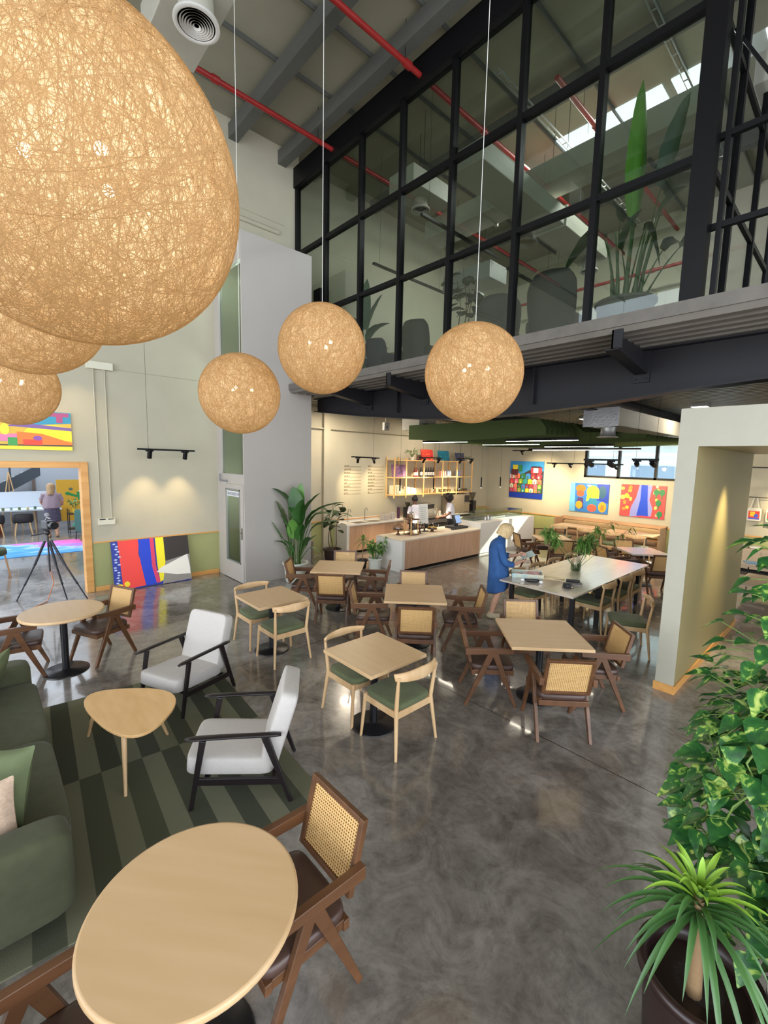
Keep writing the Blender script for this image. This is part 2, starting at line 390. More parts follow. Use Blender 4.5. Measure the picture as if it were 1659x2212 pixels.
for i, x in enumerate((-6.90, -5.41, -3.67, -1.94)):
    b = thing('cantilever_bracket', ['leftmost black steel bracket under the walkway edge, beside the lift shaft', 'black steel bracket under the walkway edge, second from the lift shaft',
              'black steel bracket under the walkway edge behind the rightmost globe', 'black steel bracket under the walkway edge below the big potted palm'][i], 'bracket', (x, 5.89, 4.0))
    MB().prism([(-0.93, 0.02), (0, 0.02), (0, -0.30), (-0.93, -0.18)], -0.008, 0.008, plane='yz').build('web', M_beam, b)
    m = MB(); m.add([(-0.07, -0.93, -0.19), (0.07, -0.93, -0.19), (0.07, 0, -0.31), (-0.07, 0, -0.31), (-0.07, -0.93, -0.175), (0.07, -0.93, -0.175), (0.07, 0, -0.295), (-0.07, 0, -0.295)],
        [(0, 3, 2, 1), (4, 5, 6, 7), (0, 1, 5, 4), (2, 3, 7, 6), (0, 4, 7, 3), (1, 2, 6, 5)]); m.build('flange', M_beam, b)
    MB().bb(-0.008, 0.10, -0.93, -0.915, -0.18, 0.02).build('end_plate', M_beam, b)
    MB().bb(-0.09, 0.09, -0.015, 0.0, -0.40, 0.0).build('bolt_plate', M_beam, b)
    for sx in (-0.055, 0.055): MB().lathe([(0.012, 0), (0.012, 0.02)], 6).build('bolt', M_beam, b, loc=(sx, -0.015, -0.36), rot=(R(90), 0, 0))

# glazed wall of the upper floor
GY = 5.95
posts = [-9.70, -8.54, -7.33, -6.18, -5.01, -3.79, -2.67]
gw = bpy.data.objects.new('window_2', None); col.objects.link(gw); gw['kind'] = 'structure'
for x in posts: MB().bb(x-0.038, x+0.038, GY-0.06, GY+0.06, 4.15, 9.1).build('mullion', M_black, gw)
MB().bb(-1.62, -1.42, GY-0.09, GY+0.09, 4.15, 9.6).build('corner_post', M_black, gw)
for z, h in ((5.915, 0.075), (7.41, 0.085)): MB().bb(-9.74, -1.5, GY-0.055, GY+0.055, z-h/2, z+h/2).build('rail', M_black, gw)
MB().bb(-9.74, 9, GY-0.10, GY+0.08, 8.87, 9.30).build('head_beam', M_black, gw)
MB().bb(-9.74, -1.5, GY-0.05, GY+0.05, 4.13, 4.19).build('rail', M_black, gw)
xs = posts+[-1.55]
for i in range(len(xs)-1):
    for (z0, z1) in ((4.19, 5.88), (5.95, 7.37), (7.45, 8.87)):
        MB().bb(xs[i]+0.03, xs[i+1]-0.03, GY-0.006, GY+0.006, z0, z1).build('glass_pane', M_glass, gw)
MB().bb(-8.80, -8.55, 5.80, 5.92, 4.15, 6.35).build('cover_plate', M_black, gw)
# ------------------------------------------------------------------ tables and chairs
M_oak = mat('oak_veneer_top', 'c8a579', 0.38, color2='d0af86', scale=1.6, stretch=(0.7, 6, 6), bump=0.02)
M_oakl = wood('light_oak', 'c9a274', 'd9b78b', 0.45, axis=2)
M_walnut = wood('dark_walnut', '52351f', '6a462c', 0.4, axis=1)
M_iron = mat('black_iron', '16161a', 0.35, spec=0.5)
M_leather = mat('brown_leather', '4b3730', 0.42, var=0.08, scale=10, bump=0.05, bscale=200)
M_green = mat('green_velvet', '5a6242', 0.8, var=0.14, scale=5, bump=0.1, bscale=300, sheen=0.1)
def cane_material():
    m = bpy.data.materials.new('woven_cane'); m.use_nodes = True; nt = m.node_tree; n = nt.nodes; l = nt.links; b = n['Principled BSDF']
    tc = n.new('ShaderNodeTexCoord'); sp = n.new('ShaderNodeSeparateXYZ'); l.new(tc.outputs['Object'], sp.inputs[0])
    def wave(a, k):
        x = n.new('ShaderNodeMath'); x.operation = 'MULTIPLY'; x.inputs[1].default_value = k; l.new(a, x.inputs[0])
        y = n.new('ShaderNodeMath'); y.operation = 'SINE'; l.new(x.outputs[0], y.inputs[0]); return y.outputs[0]
    k = 2*math.pi/0.0165
    a = wave(sp.outputs[0], k); c = wave(sp.outputs[2], k)
    mn = n.new('ShaderNodeMath'); mn.operation = 'MINIMUM'; l.new(a, mn.inputs[0]); l.new(c, mn.inputs[1])
    gt = n.new('ShaderNodeMath'); gt.operation = 'GREATER_THAN'; gt.inputs[1].default_value = 0.0; l.new(mn.outputs[0], gt.inputs[0])
    tr = n.new('ShaderNodeBsdfTransparent'); mx = n.new('ShaderNodeMixShader'); o = n['Material Output']
    l.new(gt.outputs[0], mx.inputs[0]); l.new(b.outputs[0], mx.inputs[1]); l.new(tr.outputs[0], mx.inputs[2]); l.new(mx.outputs[0], o.inputs[0])
    r = n.new('ShaderNodeValToRGB'); no = n.new('ShaderNodeTexNoise'); no.inputs['Scale'].default_value = 40; l.new(tc.outputs['Object'], no.inputs['Vector']); l.new(no.outputs[0], r.inputs[0])
    r.color_ramp.elements[0].color = lin('c79a5c'); r.color_ramp.elements[1].color = lin('e2bd82'); l.new(r.outputs[0], b.inputs['Base Color']); b.inputs['Roughness'].default_value = 0.55
    return m
M_cane = cane_material()
def cane_chair(label):
    """faces +y"""
    t = thing('cane_armchair', label, 'chair')
    for sx in (-1, 1):
        x = 0.245*sx
        MB().bar((x, 0.255, 0.0), (x, 0.01, 0.60), 0.030, 0.034, 0.034, 0.065).build('leg', M_walnut, t, bevel=0.004)
        MB().bar((x, -0.285, 0.0), (x, -0.02, 0.60), 0.030, 0.034, 0.034, 0.065).build('leg', M_walnut, t, bevel=0.004)
        MB().prism([(-0.30, 0.575), (0.20, 0.60), (0.215, 0.655), (-0.30, 0.645)], x-0.021, x+0.021, plane='yz').build('armrest', M_walnut, t, bevel=0.004)
    f = MB(); f.bb(-0.235, 0.235, 0.19, 0.225, 0.345, 0.40); f.bb(-0.235, 0.235, -0.225, -0.19, 0.335, 0.39)
    for sx in (-1, 1): f.bb(sx*0.212-0.015, sx*0.212+0.015, -0.2, 0.2, 0.345, 0.395)
    f.build('seat_frame', M_walnut, t, bevel=0.004)
    MB().ell((0, 0.005, 0.422), (0.232, 0.232, 0.034), 28, 10, p=0.28).build('seat', M_leather, t)
    tilt = Euler((R(14), 0, 0)); by = -0.285
    o = MB(); W, Hh = 0.225, 0.19
    for sx in (-1, 1): o.bb(sx*(W-0.016)-0.016, sx*(W-0.016)+0.016, -0.017, 0.017, -Hh, Hh)
    for sz in (-1, 1): o.bb(-W+0.0325, W-0.0325, -0.0165, 0.0165, sz*(Hh-0.014)-0.014, sz*(Hh-0.014)+0.014)
    fr = o.build('backrest', M_walnut, t, loc=(0, by, 0.66), rot=tilt, bevel=0.003)
    MB().bb(-W+0.03, W-0.03, -0.004, 0.004, -Hh+0.026, Hh-0.026).build('cane_panel', M_cane, fr)
    return t
def oak_chair(label):
    """faces +y; round seat pad, curved back rail on the two rear posts"""
    t = thing('oak_dining_chair', label, 'chair')
    for sx in (-1, 1):
        MB().tube([(sx*0.255, 0.235, 0), (sx*0.225, 0.21, 0.43)], [0.013, 0.020], 10).build('leg', M_oakl, t)
        MB().tube([(sx*0.265, -0.255, 0), (sx*0.225, -0.205, 0.42), (sx*0.235, -0.225, 0.60), (sx*0.243, -0.245, 0.76)], [0.013, 0.021, 0.018, 0.013], 10).build('leg', M_oakl, t)
    f = MB()
    f.bb(-0.215, 0.215, 0.185, 0.215, 0.36, 0.425); f.bb(-0.215, 0.215, -0.215, -0.185, 0.35, 0.415)
    for sx in (-1, 1): f.bb(sx*0.225-0.012, sx*0.225+0.012, -0.2, 0.2, 0.36, 0.42)
    f.build('seat_frame', M_oakl, t, bevel=0.004)
    s = MB(); s.ell((0, 0.01, 0.445), (0.235, 0.23, 0.036), 30, 10, p=0.38); s.build('seat', M_green, t)
    b = MB(); rings = []
    for i in range(15):
        a = -1.22+2.44*i/14; x = 0.262*math.sin(a)/math.sin(1.22); y = -0.215-0.075*(math.cos(a)-math.cos(1.22))/(1-math.cos(1.22)); y -= 0.0
        hw = 0.050-0.022*abs(i-7)/7; z = 0.752+0.004*abs(i-7)/7
        nx, ny = math.sin(a)*0.6, -math.cos(a); L = math.hypot(nx, ny); nx /= L; ny /= L; th = 0.011
        ring = [(x+nx*th*c, y+ny*th*c+(0.012*d), z+hw*d) for c, d in ((1, -0.8), (1, 0.8), (0.4, 1), (-0.4, 1), (-1, 0.8), (-1, -0.8), (-0.4, -1), (0.4, -1))]
        rings.append([(p[0], p[1]-0.0, p[2]) for p in ring])
    b.loft(rings); b.build('backrest', M_oakl, t)
    return t
def table_legs(t, base_r=0.23, h=0.72):
    MB().lathe([(base_r, 0), (base_r, 0.008), (base_r-0.01, 0.014), (0.05, 0.02), (0.04, 0.03)], 40).build('base', M_iron, t)
    MB().lathe([(0.038, 0.02), (0.038, h-0.03)], 20).build('pedestal', M_iron, t)
    m = MB(); m.bb(-0.2, 0.2, -0.03, 0.03, h-0.03, h-0.005); m.bb(-0.03, 0.03, -0.2, 0.2, h-0.03, h-0.005); m.build('bracket', M_iron, t)
def square_table(label, x, y, rz, s=0.72, m=None, group='square pedestal tables'):
    t = thing('square_table', label, 'table', (x, y, 0), rz)
    MB().bb(-s/2, s/2, -s/2, s/2, 0.716, 0.750).build('tabletop', m or M_oak, t, bevel=0.004)
    table_legs(t); return t
def round_table(label, x, y, r, rz=0):
    t = thing('round_table', label, 'table', (x, y, 0), rz)
    MB().lathe([(r-0.02, 0.712), (r-0.004, 0.716), (r, 0.726), (r, 0.740), (r-0.004, 0.748), (r-0.012, 0.750)], 72).build('tabletop', M_oak, t)
    table_legs(t, 0.24); return t
square_table('pale oak square table nearest the open concrete floor, with two green-seated chairs', -3.09, 2.76, 0)
square_table('pale oak square table beside the lounge armchairs, left of the cane-chair tables', -5.30, 2.83, 0)
square_table('pale oak square table in front of the potted palm, set diagonally with four cane chairs', -6.10, 4.56, R(45), 0.84)
square_table('pale oak square table, the middle one of the three set diagonally with cane chairs', -4.19, 4.48, R(45), 0.84)
square_table('pale oak square table in front of the long communal table, nearest the cream portal', -2.28, 4.51, R(45), 0.84)
round_table('round pale oak table behind the green sofa, next to the studio doorway', -6.33, 0.64, 0.425)
round_table('big round pale oak table in the foreground at the bottom of the view', -1.73, 0.56, 0.425, R(40))
OAK = [(-2.79, 2.80, 90, 'oak chair with green seat on the near side of the front square table'),
       (-3.40, 2.80, -90, 'oak chair with green seat on the far side of the front square table'),
       (-4.99, 2.83, 90, 'oak chair with green seat turned to the viewer at the table beside the armchairs'),
       (-5.66, 2.83, -90, 'oak chair with green seat behind the table beside the armchairs, near the lift shaft'),
       (-2.10, 6.67, 118, 'oak chair with olive seat pulled out at the near right corner of the communal table')]
CANE = []
for (cx, cy, d, nm) in ((-6.10, 4.56, 0.57, 'the table by the potted palm'), (-4.19, 4.48, 0.58, 'the middle diagonal table'), (-2.28, 4.51, 0.56, 'the table nearest the portal')):
    for (sx, sy, wh) in ((1, -1, 'nearest the viewer'), (1, 1, 'on the right side'), (-1, -1, 'on the left side'), (-1, 1, 'on the far side')):
        k = d/math.sqrt(2)
        if cx > -5 and cx < -4 and (sx, sy) == (1, 1): k *= 1.12
        CANE.append((cx+sx*k, cy+sy*k, math.degrees(math.atan2(sx*-1, sy*-1)*-1), 'walnut cane armchair %s at %s' % (wh, nm)))
CANE += [(-6.50, 1.05, 205, 'walnut cane armchair right of the round table by the studio doorway'),
         (-6.55, 0.22, -8, 'walnut cane armchair left of the round table by the studio doorway, cut by the frame'),
         (-1.73, 0.98, 180, 'large walnut cane armchair in the foreground, right of the round table'),
         (-1.70, 0.02, 0, 'walnut cane armchair at the bottom left corner, partly out of frame')]
o0 = oak_chair(OAK[0][3]); c0 = cane_chair(CANE[0][3])
def place(first, x, y, deg, label, st={}):
    if first.name not in st:
        st[first.name] = 1; first.location = (x, y, 0); first.rotation_euler = (0, 0, R(deg)); return first
    return dup(first, (x, y, 0), R(deg), label)
for (x, y, a, lb) in OAK: place(o0, x, y, a, lb)
for (x, y, a, lb) in CANE: place(c0, x, y, a, lb)

# ------------------------------------------------------------------ lounge: rug, coffee table, armchairs, sofa
def rug_material():
    m = bpy.data.materials.new('striped_rug'); m.use_nodes = True; nt = m.node_tree; n = nt.nodes; l = nt.links; b = n['Principled BSDF']
    tc = n.new('ShaderNodeTexCoord'); sp = n.new('ShaderNodeSeparateXYZ'); l.new(tc.outputs['Object'], sp.inputs[0])
    def M_(op, a, bv=None):
        x = n.new('ShaderNodeMath'); x.operation = op
        if isinstance(a, (int, float)): x.inputs[0].default_value = a
        else: l.new(a, x.inputs[0])
        if bv is not None:
            if isinstance(bv, (int, float)): x.inputs[1].default_value = bv
            else: l.new(bv, x.inputs[1])
        return x.outputs[0]
    # stripes run along local x; the right of the seam is shifted half a period
    side = M_('GREATER_THAN', sp.outputs[0], -0.18)
    yy = M_('ADD', M_('ADD', sp.outputs[1], M_('MULTIPLY', side, 0.15)), 30)
    fr = M_('MODULO', yy, 0.30)
    st = M_('GREATER_THAN', fr, 0.15)
    idx = M_('FLOOR', M_('DIVIDE', yy, 0.15)); wn_ = n.new('ShaderNodeTexWhiteNoise'); wn_.noise_dimensions = '2D'
    cb = n.new('ShaderNodeCombineXYZ'); l.new(idx, cb.inputs[0]); l.new(side, cb.inputs[1]); l.new(cb.outputs[0], wn_.inputs[0])
    ra = n.new('ShaderNodeValToRGB'); l.new(wn_.outputs[0], ra.inputs[0]); ra.color_ramp.elements[0].color = lin('47493e'); ra.color_ramp.elements[1].color = lin('535646')
    rb = n.new('ShaderNodeValToRGB'); l.new(wn_.outputs[0], rb.inputs[0]); rb.color_ramp.elements[0].color = lin('6c6c58'); rb.color_ramp.elements[1].color = lin('7a7a66')
    mx = n.new('ShaderNodeMix'); mx.data_type = 'RGBA'; l.new(st, mx.inputs[0]); l.new(ra.outputs[0], mx.inputs[6]); l.new(rb.outputs[0], mx.inputs[7])
    no = n.new('ShaderNodeTexNoise'); no.inputs['Scale'].default_value = 220; no.inputs['Detail'].default_value = 2; l.new(tc.outputs['Object'], no.inputs['Vector'])
    m2 = n.new('ShaderNodeMix'); m2.data_type = 'RGBA'; m2.blend_type = 'OVERLAY'; m2.inputs[0].default_value = 0.5; l.new(mx.outputs[2], m2.inputs[6]); l.new(no.outputs[1], m2.inputs[7])
    l.new(mx.outputs[2], b.inputs['Base Color']); b.inputs['Roughness'].default_value = 0.95; b.inputs['Specular IOR Level'].default_value = 0.1
    bp = n.new('ShaderNodeBump'); bp.inputs['Strength'].default_value = 0.4; bp.inputs['Distance'].default_value = 0.004; l.new(no.outputs[0], bp.inputs['Height']); l.new(bp.outputs[0], b.inputs['Normal'])
    return m
tag(MB().bb(-1.62, 1.24, -1.45, 1.05, 0, 0.010).build('area_rug', rug_material(), loc=(-3.82, 0.88, 0), rot=(0, 0, R(-4)), bevel=0.004), 'green striped area rug with offset stripes under the coffee table', 'rug')
# coffee table, rounded triangle
t = thing('coffee_table', 'rounded triangular oak coffee table on three legs, in front of the sofa', 'table', (-4.14, 0.80, 0))
tri = [(-0.66, -0.34), (0.02, 0.58), (0.74, -0.10)]
pts = []
for i in range(3):
    A, B, C_ = Vector(tri[i-1]), Vector(tri[i]), Vector(tri[(i+1) % 3])
    a, c = B+(A-B)*0.48, B+(C_-B)*0.48
    for k in range(12): s = k/12; pts.append(tuple(a*(1-s)**2+B*2*s*(1-s)+c*s*s))
MB().prism(pts, 0.425, 0.448).build('tabletop', mat('oak_top_warm', 'd9ab72', 0.36, color2='e3b982', scale=2.0, stretch=(2, 7, 7)), t, bevel=0.005)
for (a, b_) in (((-0.33, -0.14), (-0.50, -0.20)), ((-0.04, 0.22), (-0.06, 0.36)), ((0.38, -0.08), (0.54, -0.12))):
    MB().tube([(b_[0], b_[1], 0.01), (a[0], a[1], 0.427)], [0.012, 0.022], 12).build('leg', M_oakl, t)
M_wfab = mat('off_white_linen', 'bdb7b2', 0.85, var=0.03, scale=40, bump=0.08, bscale=400)
M_ebony = mat('black_lacquered_wood', '1b1416', 0.35, var=0.1)
def lounge_armchair(label):
    """faces +y"""
    t = thing('lounge_armchair', label, 'armchair')
    for sx in (-1, 1):
        x = 0.30*sx
        MB().bar((x, 0.36, 0.0), (x, 0.26, 0.555), 0.026, 0.030, 0.030, 0.048).build('leg', M_ebony, t, bevel=0.005)
        MB().bar((x, -0.37, 0.0), (x, -0.18, 0.555), 0.026, 0.030, 0.030, 0.055).build('leg', M_ebony, t, bevel=0.005)
        rings = []
        for y, w_, h_, z in ((-0.30, 0.016, 0.012, 0.56), (-0.25, 0.026, 0.015, 0.562), (-0.05, 0.026, 0.015, 0.567), (0.15, 0.030, 0.013, 0.572), (0.33, 0.032, 0.011, 0.572), (0.385, 0.018, 0.008, 0.570)):
            rings.append([(x+w_*math.cos(a_), y, z+h_*math.sin(a_)) for a_ in [2*math.pi*k/12 for k in range(12)]])
        MB().loft(rings).build('armrest', M_ebony, t)
        MB().bar((x, 0.33, 0.235), (x, -0.31, 0.185), 0.024, 0.055).build('side_rail', M_ebony, t, bevel=0.004)
    f = MB(); f.bar((-0.3, 0.25, 0.22), (0.3, 0.25, 0.22), 0.03, 0.05, side=(0, 1, 0)); f.bar((-0.3, -0.24, 0.19), (0.3, -0.24, 0.19), 0.03, 0.05, side=(0, 1, 0)); f.build('cross_rail', M_ebony, t, bevel=0.004)
    s = MB().ell((0, 0, 0), (0.272, 0.325, 0.072), 34, 14, p=0.22).build('seat', M_wfab, t, loc=(0, 0.08, 0.305), rot=(R(5), 0, 0))
    MB().ell((0, 0, 0), (0.272, 0.072, 0.31), 34, 18, p=0.22).build('backrest', M_wfab, t, loc=(0, -0.275, 0.545), rot=(R(17), 0, 0))
    return t
a1 = lounge_armchair('off-white armchair with black frame beyond the coffee table, nearer the paintings')
a1.location = (-4.80, 1.56, 0); a1.rotation_euler = (0, 0, R(180+24))
dup(a1, (-3.19, 1.47, 0), R(180-33.5), 'off-white armchair with black frame nearest the viewer, right of the coffee table')
M_sofa = mat('dark_green_felt', '474a33', 0.9, var=0.10, scale=14, bump=0.12, bscale=260, sheen=0.08)
so = thing('sofa', 'long dark green felt sofa at the left edge of the rug', 'sofa', (-4.08, -0.20, 0))
MB().ell((0, 0.0, 0.23), (1.30, 0.44, 0.12), 40, 10, p=0.2).build('base', M_sofa, so)
for sx in (-1, 1):
    MB().ell((sx*0.575, 0.04, 0.365), (0.60, 0.45, 0.085), 36, 12, p=0.26).build('seat_cushion', M_sofa, so)
    MB().ell((sx*1.27, 0.0, 0.36), (0.115, 0.46, 0.25), 24, 14, p=0.26).build('armrest', M_sofa, so)
    MB().ell((sx*0.575, -0.36, 0.60), (0.58, 0.13, 0.22), 30, 14, p=0.35, rot=Euler((R(10), 0, 0))).build('back_cushion', M_sofa, so)
MB().ell((0, -0.46, 0.42), (1.34, 0.12, 0.34), 36, 12, p=0.25).build('backrest', M_sofa, so)
for sx in (-1, 1):
    for sy in (-1, 1): MB().tube([(sx*1.2, sy*0.33, 0.0), (sx*1.17, sy*0.31, 0.14)], [0.014, 0.024], 12).build('leg', M_ebony, so)
def cushion(name, label, m, loc, rot, s=0.23):
    mb = MB(); N = 14; rings = []
    vs = []; fs = []
    for side in (1, -1):
        for i in range(N+1):
            for j in range(N+1):
                u, v = -1+2*i/N, -1+2*j/N
                k = 1-0.10*(1-abs(u)**2)*(abs(v)**3)-0.0; k2 = 1-0.10*(1-abs(v)**2)*(abs(u)**3)
                h = 0.075*((1-u*u)*(1-v*v))**0.42
                vs.append((u*s*k2, v*s*k, side*h))
    for sd in (0, 1):
        b = sd*(N+1)**2
        for i in range(N):
            for j in range(N):
                q = (b+i*(N+1)+j, b+(i+1)*(N+1)+j, b+(i+1)*(N+1)+j+1, b+i*(N+1)+j+1); fs.append(q if sd == 0 else q[::-1])
    mb.add(vs, fs, 0, True)
    return tag(mb.build(name, m, loc=loc, rot=rot, subsurf=1), label, 'cushion')
M_gcush = mat('green_cushion_cotton', '5c6645', 0.85, var=0.08, scale=9, bump=0.1, bscale=200)
cushion('throw_pillow', 'green throw pillow at the far end of the sofa', M_gcush, (-4.98, -0.06, 0.63), (R(62), R(8), R(-25)), 0.23)
cushion('throw_pillow', 'dark green throw pillow at the near end of the sofa, behind the beige one', M_gcush, (-3.33, -0.03, 0.62), (R(66), R(-10), R(40)), 0.22)
cushion('throw_pillow', 'beige throw pillow against the near sofa arm', mat('beige_boucle', 'b39b86', 0.95, var=0.12, scale=60, bump=0.3, bscale=300), (-3.10, -0.12, 0.58), (R(70), R(-14), R(60)), 0.20)
# ------------------------------------------------------------------ thread globes
def shell_material():
    m = bpy.data.materials.new('glowing_thread_shell'); m.use_nodes = True; nt = m.node_tree; n = nt.nodes; l = nt.links; n.clear()
    tc = n.new('ShaderNodeTexCoord'); o = n.new('ShaderNodeOutputMaterial')
    vo = n.new('ShaderNodeTexVoronoi'); vo.feature = 'DISTANCE_TO_EDGE'; vo.inputs['Scale'].default_value = 38; l.new(tc.outputs['Object'], vo.inputs['Vector'])
    no = n.new('ShaderNodeTexNoise'); no.inputs['Scale'].default_value = 16; no.inputs['Detail'].default_value = 8; l.new(tc.outputs['Object'], no.inputs['Vector'])
    r = n.new('ShaderNodeValToRGB'); l.new(no.outputs['Fac'], r.inputs[0])
    r.color_ramp.elements[0].position = 0.3; r.color_ramp.elements[0].color = lin('d0a065'); r.color_ramp.elements[1].position = 0.7; r.color_ramp.elements[1].color = lin('ffe8ba')
    e = n.new('ShaderNodeEmission'); l.new(r.outputs[0], e.inputs[0]); e.inputs[1].default_value = 0.45
    t = n.new('ShaderNodeBsdfTransparent'); t.inputs[0].default_value = (1, 0.9, 0.75, 1)
    df = n.new('ShaderNodeBsdfDiffuse'); df.inputs[0].default_value = lin('d6c4a4'); ads = n.new('ShaderNodeAddShader'); l.new(e.outputs[0], ads.inputs[0]); l.new(df.outputs[0], ads.inputs[1])
    mx = n.new('ShaderNodeMixShader'); mx.inputs[0].default_value = 0.06
    l.new(ads.outputs[0], mx.inputs[1]); l.new(t.outputs[0], mx.inputs[2]); l.new(mx.outputs[0], o.inputs[0]); return m
M_shell = shell_material()
M_thread = mat('wound_cotton_thread', '8f6f48', 0.8, emit='b5884c', estr=0.30)
M_cord = mat('white_cable', 'c9c7c0', 0.5)
def globe(label, loc, top=9.1):
    t = thing('thread_globe_pendant', label, 'pendant lamp', loc, random.random()*6, None)
    MB().ell((0, 0, 0), 0.398, 64, 40).build('shade', M_shell, t)
    rnd = random.Random(3); mb = MB()
    for i in range(1500):
        ax = Vector((rnd.gauss(0, 1), rnd.gauss(0, 1), rnd.gauss(0, 1)*0.75)).normalized(); off = rnd.uniform(-0.30, 0.30) if rnd.random() < 0.55 else rnd.gauss(0, 0.08)
        rad = 0.4005+rnd.random()*0.001; h = off; rr = math.sqrt(max(0.001, rad*rad-h*h))
        u = ax.orthogonal().normalized(); v = ax.cross(u); N = 48; th = rnd.choice((0.00035, 0.0004, 0.00045, 0.0005, 0.0008))
        vs = []; fs = []
        for k in range(N):
            a = 2*math.pi*k/N; p = ax*h+(u*math.cos(a)+v*math.sin(a))*rr; nr = p.normalized()
            for s_ in (-1, 1): vs.append(p+ax*(th*s_))
        for k in range(N):
            k2 = (k+1) % N; fs.append((2*k, 2*k+1, 2*k2+1, 2*k2))
        mb.add(vs, fs, 0, False)
    mb.build('thread_winding', M_thread, t)
    for a in (0.4, 2.5, 4.6): MB().ell((0.115*math.cos(a), 0.115*math.sin(a), 0.05*math.sin(3*a)), 0.016, 16, 10).build('bulb', emission('bulb_glow', 'fff2d8', 160), t)
    MB().tube([(0, 0, 0.39), (0, 0, top-loc[2])], 0.0028, 6).build('cable', M_cord, t)
    MB().lathe([(0.045, -0.02), (0.05, 0), (0.05, 0.02), (0.0, 0.03)], 20, c=(0, 0, top-loc[2])).build('ceiling_cup', M_cord, t)
    return t
GL = [((-1.488, 0.248, 3.329), 'huge-looking glowing thread globe closest to the camera, top left'),
      ((-4.432, 2.035, 3.258), 'glowing thread globe in front of the lift shaft, smallest of the right-hand row'),
      ((-3.541, 2.429, 3.625), 'glowing thread globe, the middle one of the right-hand row'),
      ((-2.293, 3.08, 3.343), 'glowing thread globe under the glazed upper floor, rightmost of all'),
      ((-3.473, 0.285, 3.493), 'glowing thread globe tucked right under the nearest big globe at the left edge'),
      ((-6.169, 0.342, 3.304), 'glowing thread globe hanging over the round table beside the wall painting')]
g0 = None
for loc, lb in GL:
    if g0 is None: g0 = globe(lb, loc)
    else: dup(g0, loc, random.random()*6, lb)
    lamp('POINT', 'globe_light', loc, energy=22, color=(1.0, 0.80, 0.52), size=0.41)
# ------------------------------------------------------------------ lift shaft
el = thing('lift_shaft', 'tall white lift shaft with a glazed white door, left of the potted palm', 'elevator', (-9.08, 4.71, 0))
def L(x0, x1, y0, y1, z0, z1, mb=None, mi=0): return (mb or MB()).bb(x0+9.08, x1+9.08, y0-4.71, y1-4.71, z0, z1, mi)
b = MB()
L(-8.46, -8.42, 3.92, 5.46, 0, 6.80, b); L(-9.74, -8.42, 5.46, 5.50, 0, 6.80, b); L(-9.74, -8.42, 3.92, 5.50, 6.80, 6.86, b)
L(-9.74, -9.50, 3.92, 4.0, 0, 6.80, b); L(-9.5, -8.46, 3.92, 4.0, 2.06, 2.26, b); L(-9.5, -8.46, 3.92, 4.0, 6.35, 6.80, b)
L(-9.5, -8.46, 3.92, 4.0, 4.42, 4.50, b)
b.build('body', M_white, el)
L(-9.64, -8.47, 4.5, 4.54, 0, 6.7).build('lift_car_wall', mat('lift_inner', 'c5c8be', 0.6), el)
for z in (1.9, 4.2, 6.2): lamp('POINT', 'lift_glass_fill', (-9.05, 4.22, z), energy=12, color=(0.95, 1.0, 0.96), size=0.1)  # lamps added inside the shaft to lighten the door glass
M_dgl = glass('greenish_door_glass', 'd2ddd5', 1.2)
L(-9.5, -8.46, 3.95, 3.96, 2.26, 4.42).build('glass_pane', M_dgl, el); L(-9.5, -8.46, 3.95, 3.96, 4.5, 6.35).build('glass_pane', M_dgl, el)
d = MB(); L(-9.48, -9.25, 3.90, 3.95, 0.01, 2.05, d); L(-8.60, -8.47, 3.90, 3.95, 0.01, 2.05, d); L(-9.25, -8.60, 3.90, 3.95, 0.01, 0.42, d); L(-9.25, -8.60, 3.90, 3.95, 1.93, 2.05, d)
dr = d.build('door', M_white, el, bevel=0.005)
L(-9.25, -8.60, 3.92, 3.93, 0.42, 1.93).build('door_glass', M_dgl, dr)
f = MB()
for (x0, x1, z0, z1) in ((-9.27, -9.24, 0.40, 1.95), (-8.61, -8.58, 0.40, 1.95), (-9.27, -8.58, 0.40, 0.43), (-9.27, -8.58, 1.92, 1.95)): L(x0, x1, 3.892, 3.90, z0, z1, f)
f.build('door_trim', mat('grey_aluminium', '9a9c9e', 0.35, metal=0.6), dr)
h = MB(); L(-8.52, -8.475, 3.885, 3.90, 0.93, 1.17, h); L(-8.56, -8.49, 3.86, 3.875, 1.06, 1.075, h); h.build('door_handle', M_chrome, dr)
s = MB(); L(-9.24, -8.61, 3.912, 3.918, 1.79, 1.90, s)
x = -9.20
rn = random.Random(5)
for i in range(9):
    w_ = 0.052
    L(x, x+0.010, 3.909, 3.912, 1.81, 1.875, s, 1)
    if i % 3 != 1: L(x, x+w_*0.75, 3.909, 3.912, 1.865, 1.875, s, 1)
    if i % 2 == 0: L(x, x+w_*0.7, 3.909, 3.912, 1.838, 1.847, s, 1)
    if i % 4 != 2: L(x+w_*0.68, x+w_*0.68+0.010, 3.909, 3.912, 1.81, 1.87, s, 1)
    x += 0.064
s.build('door_sign', [mat('sign_white', 'dfe0e6', 0.5), mat('sign_letter', '5a5b66', 0.5)], dr)
c = MB(); L(-9.52, -9.20, 3.87, 3.90, 2.085, 2.115, c); L(-9.52, -9.50, 3.86, 3.89, 2.08, 2.25, c); c.build('door_closer', mat('closer_grey', '8f9096', 0.4, metal=0.5), el)
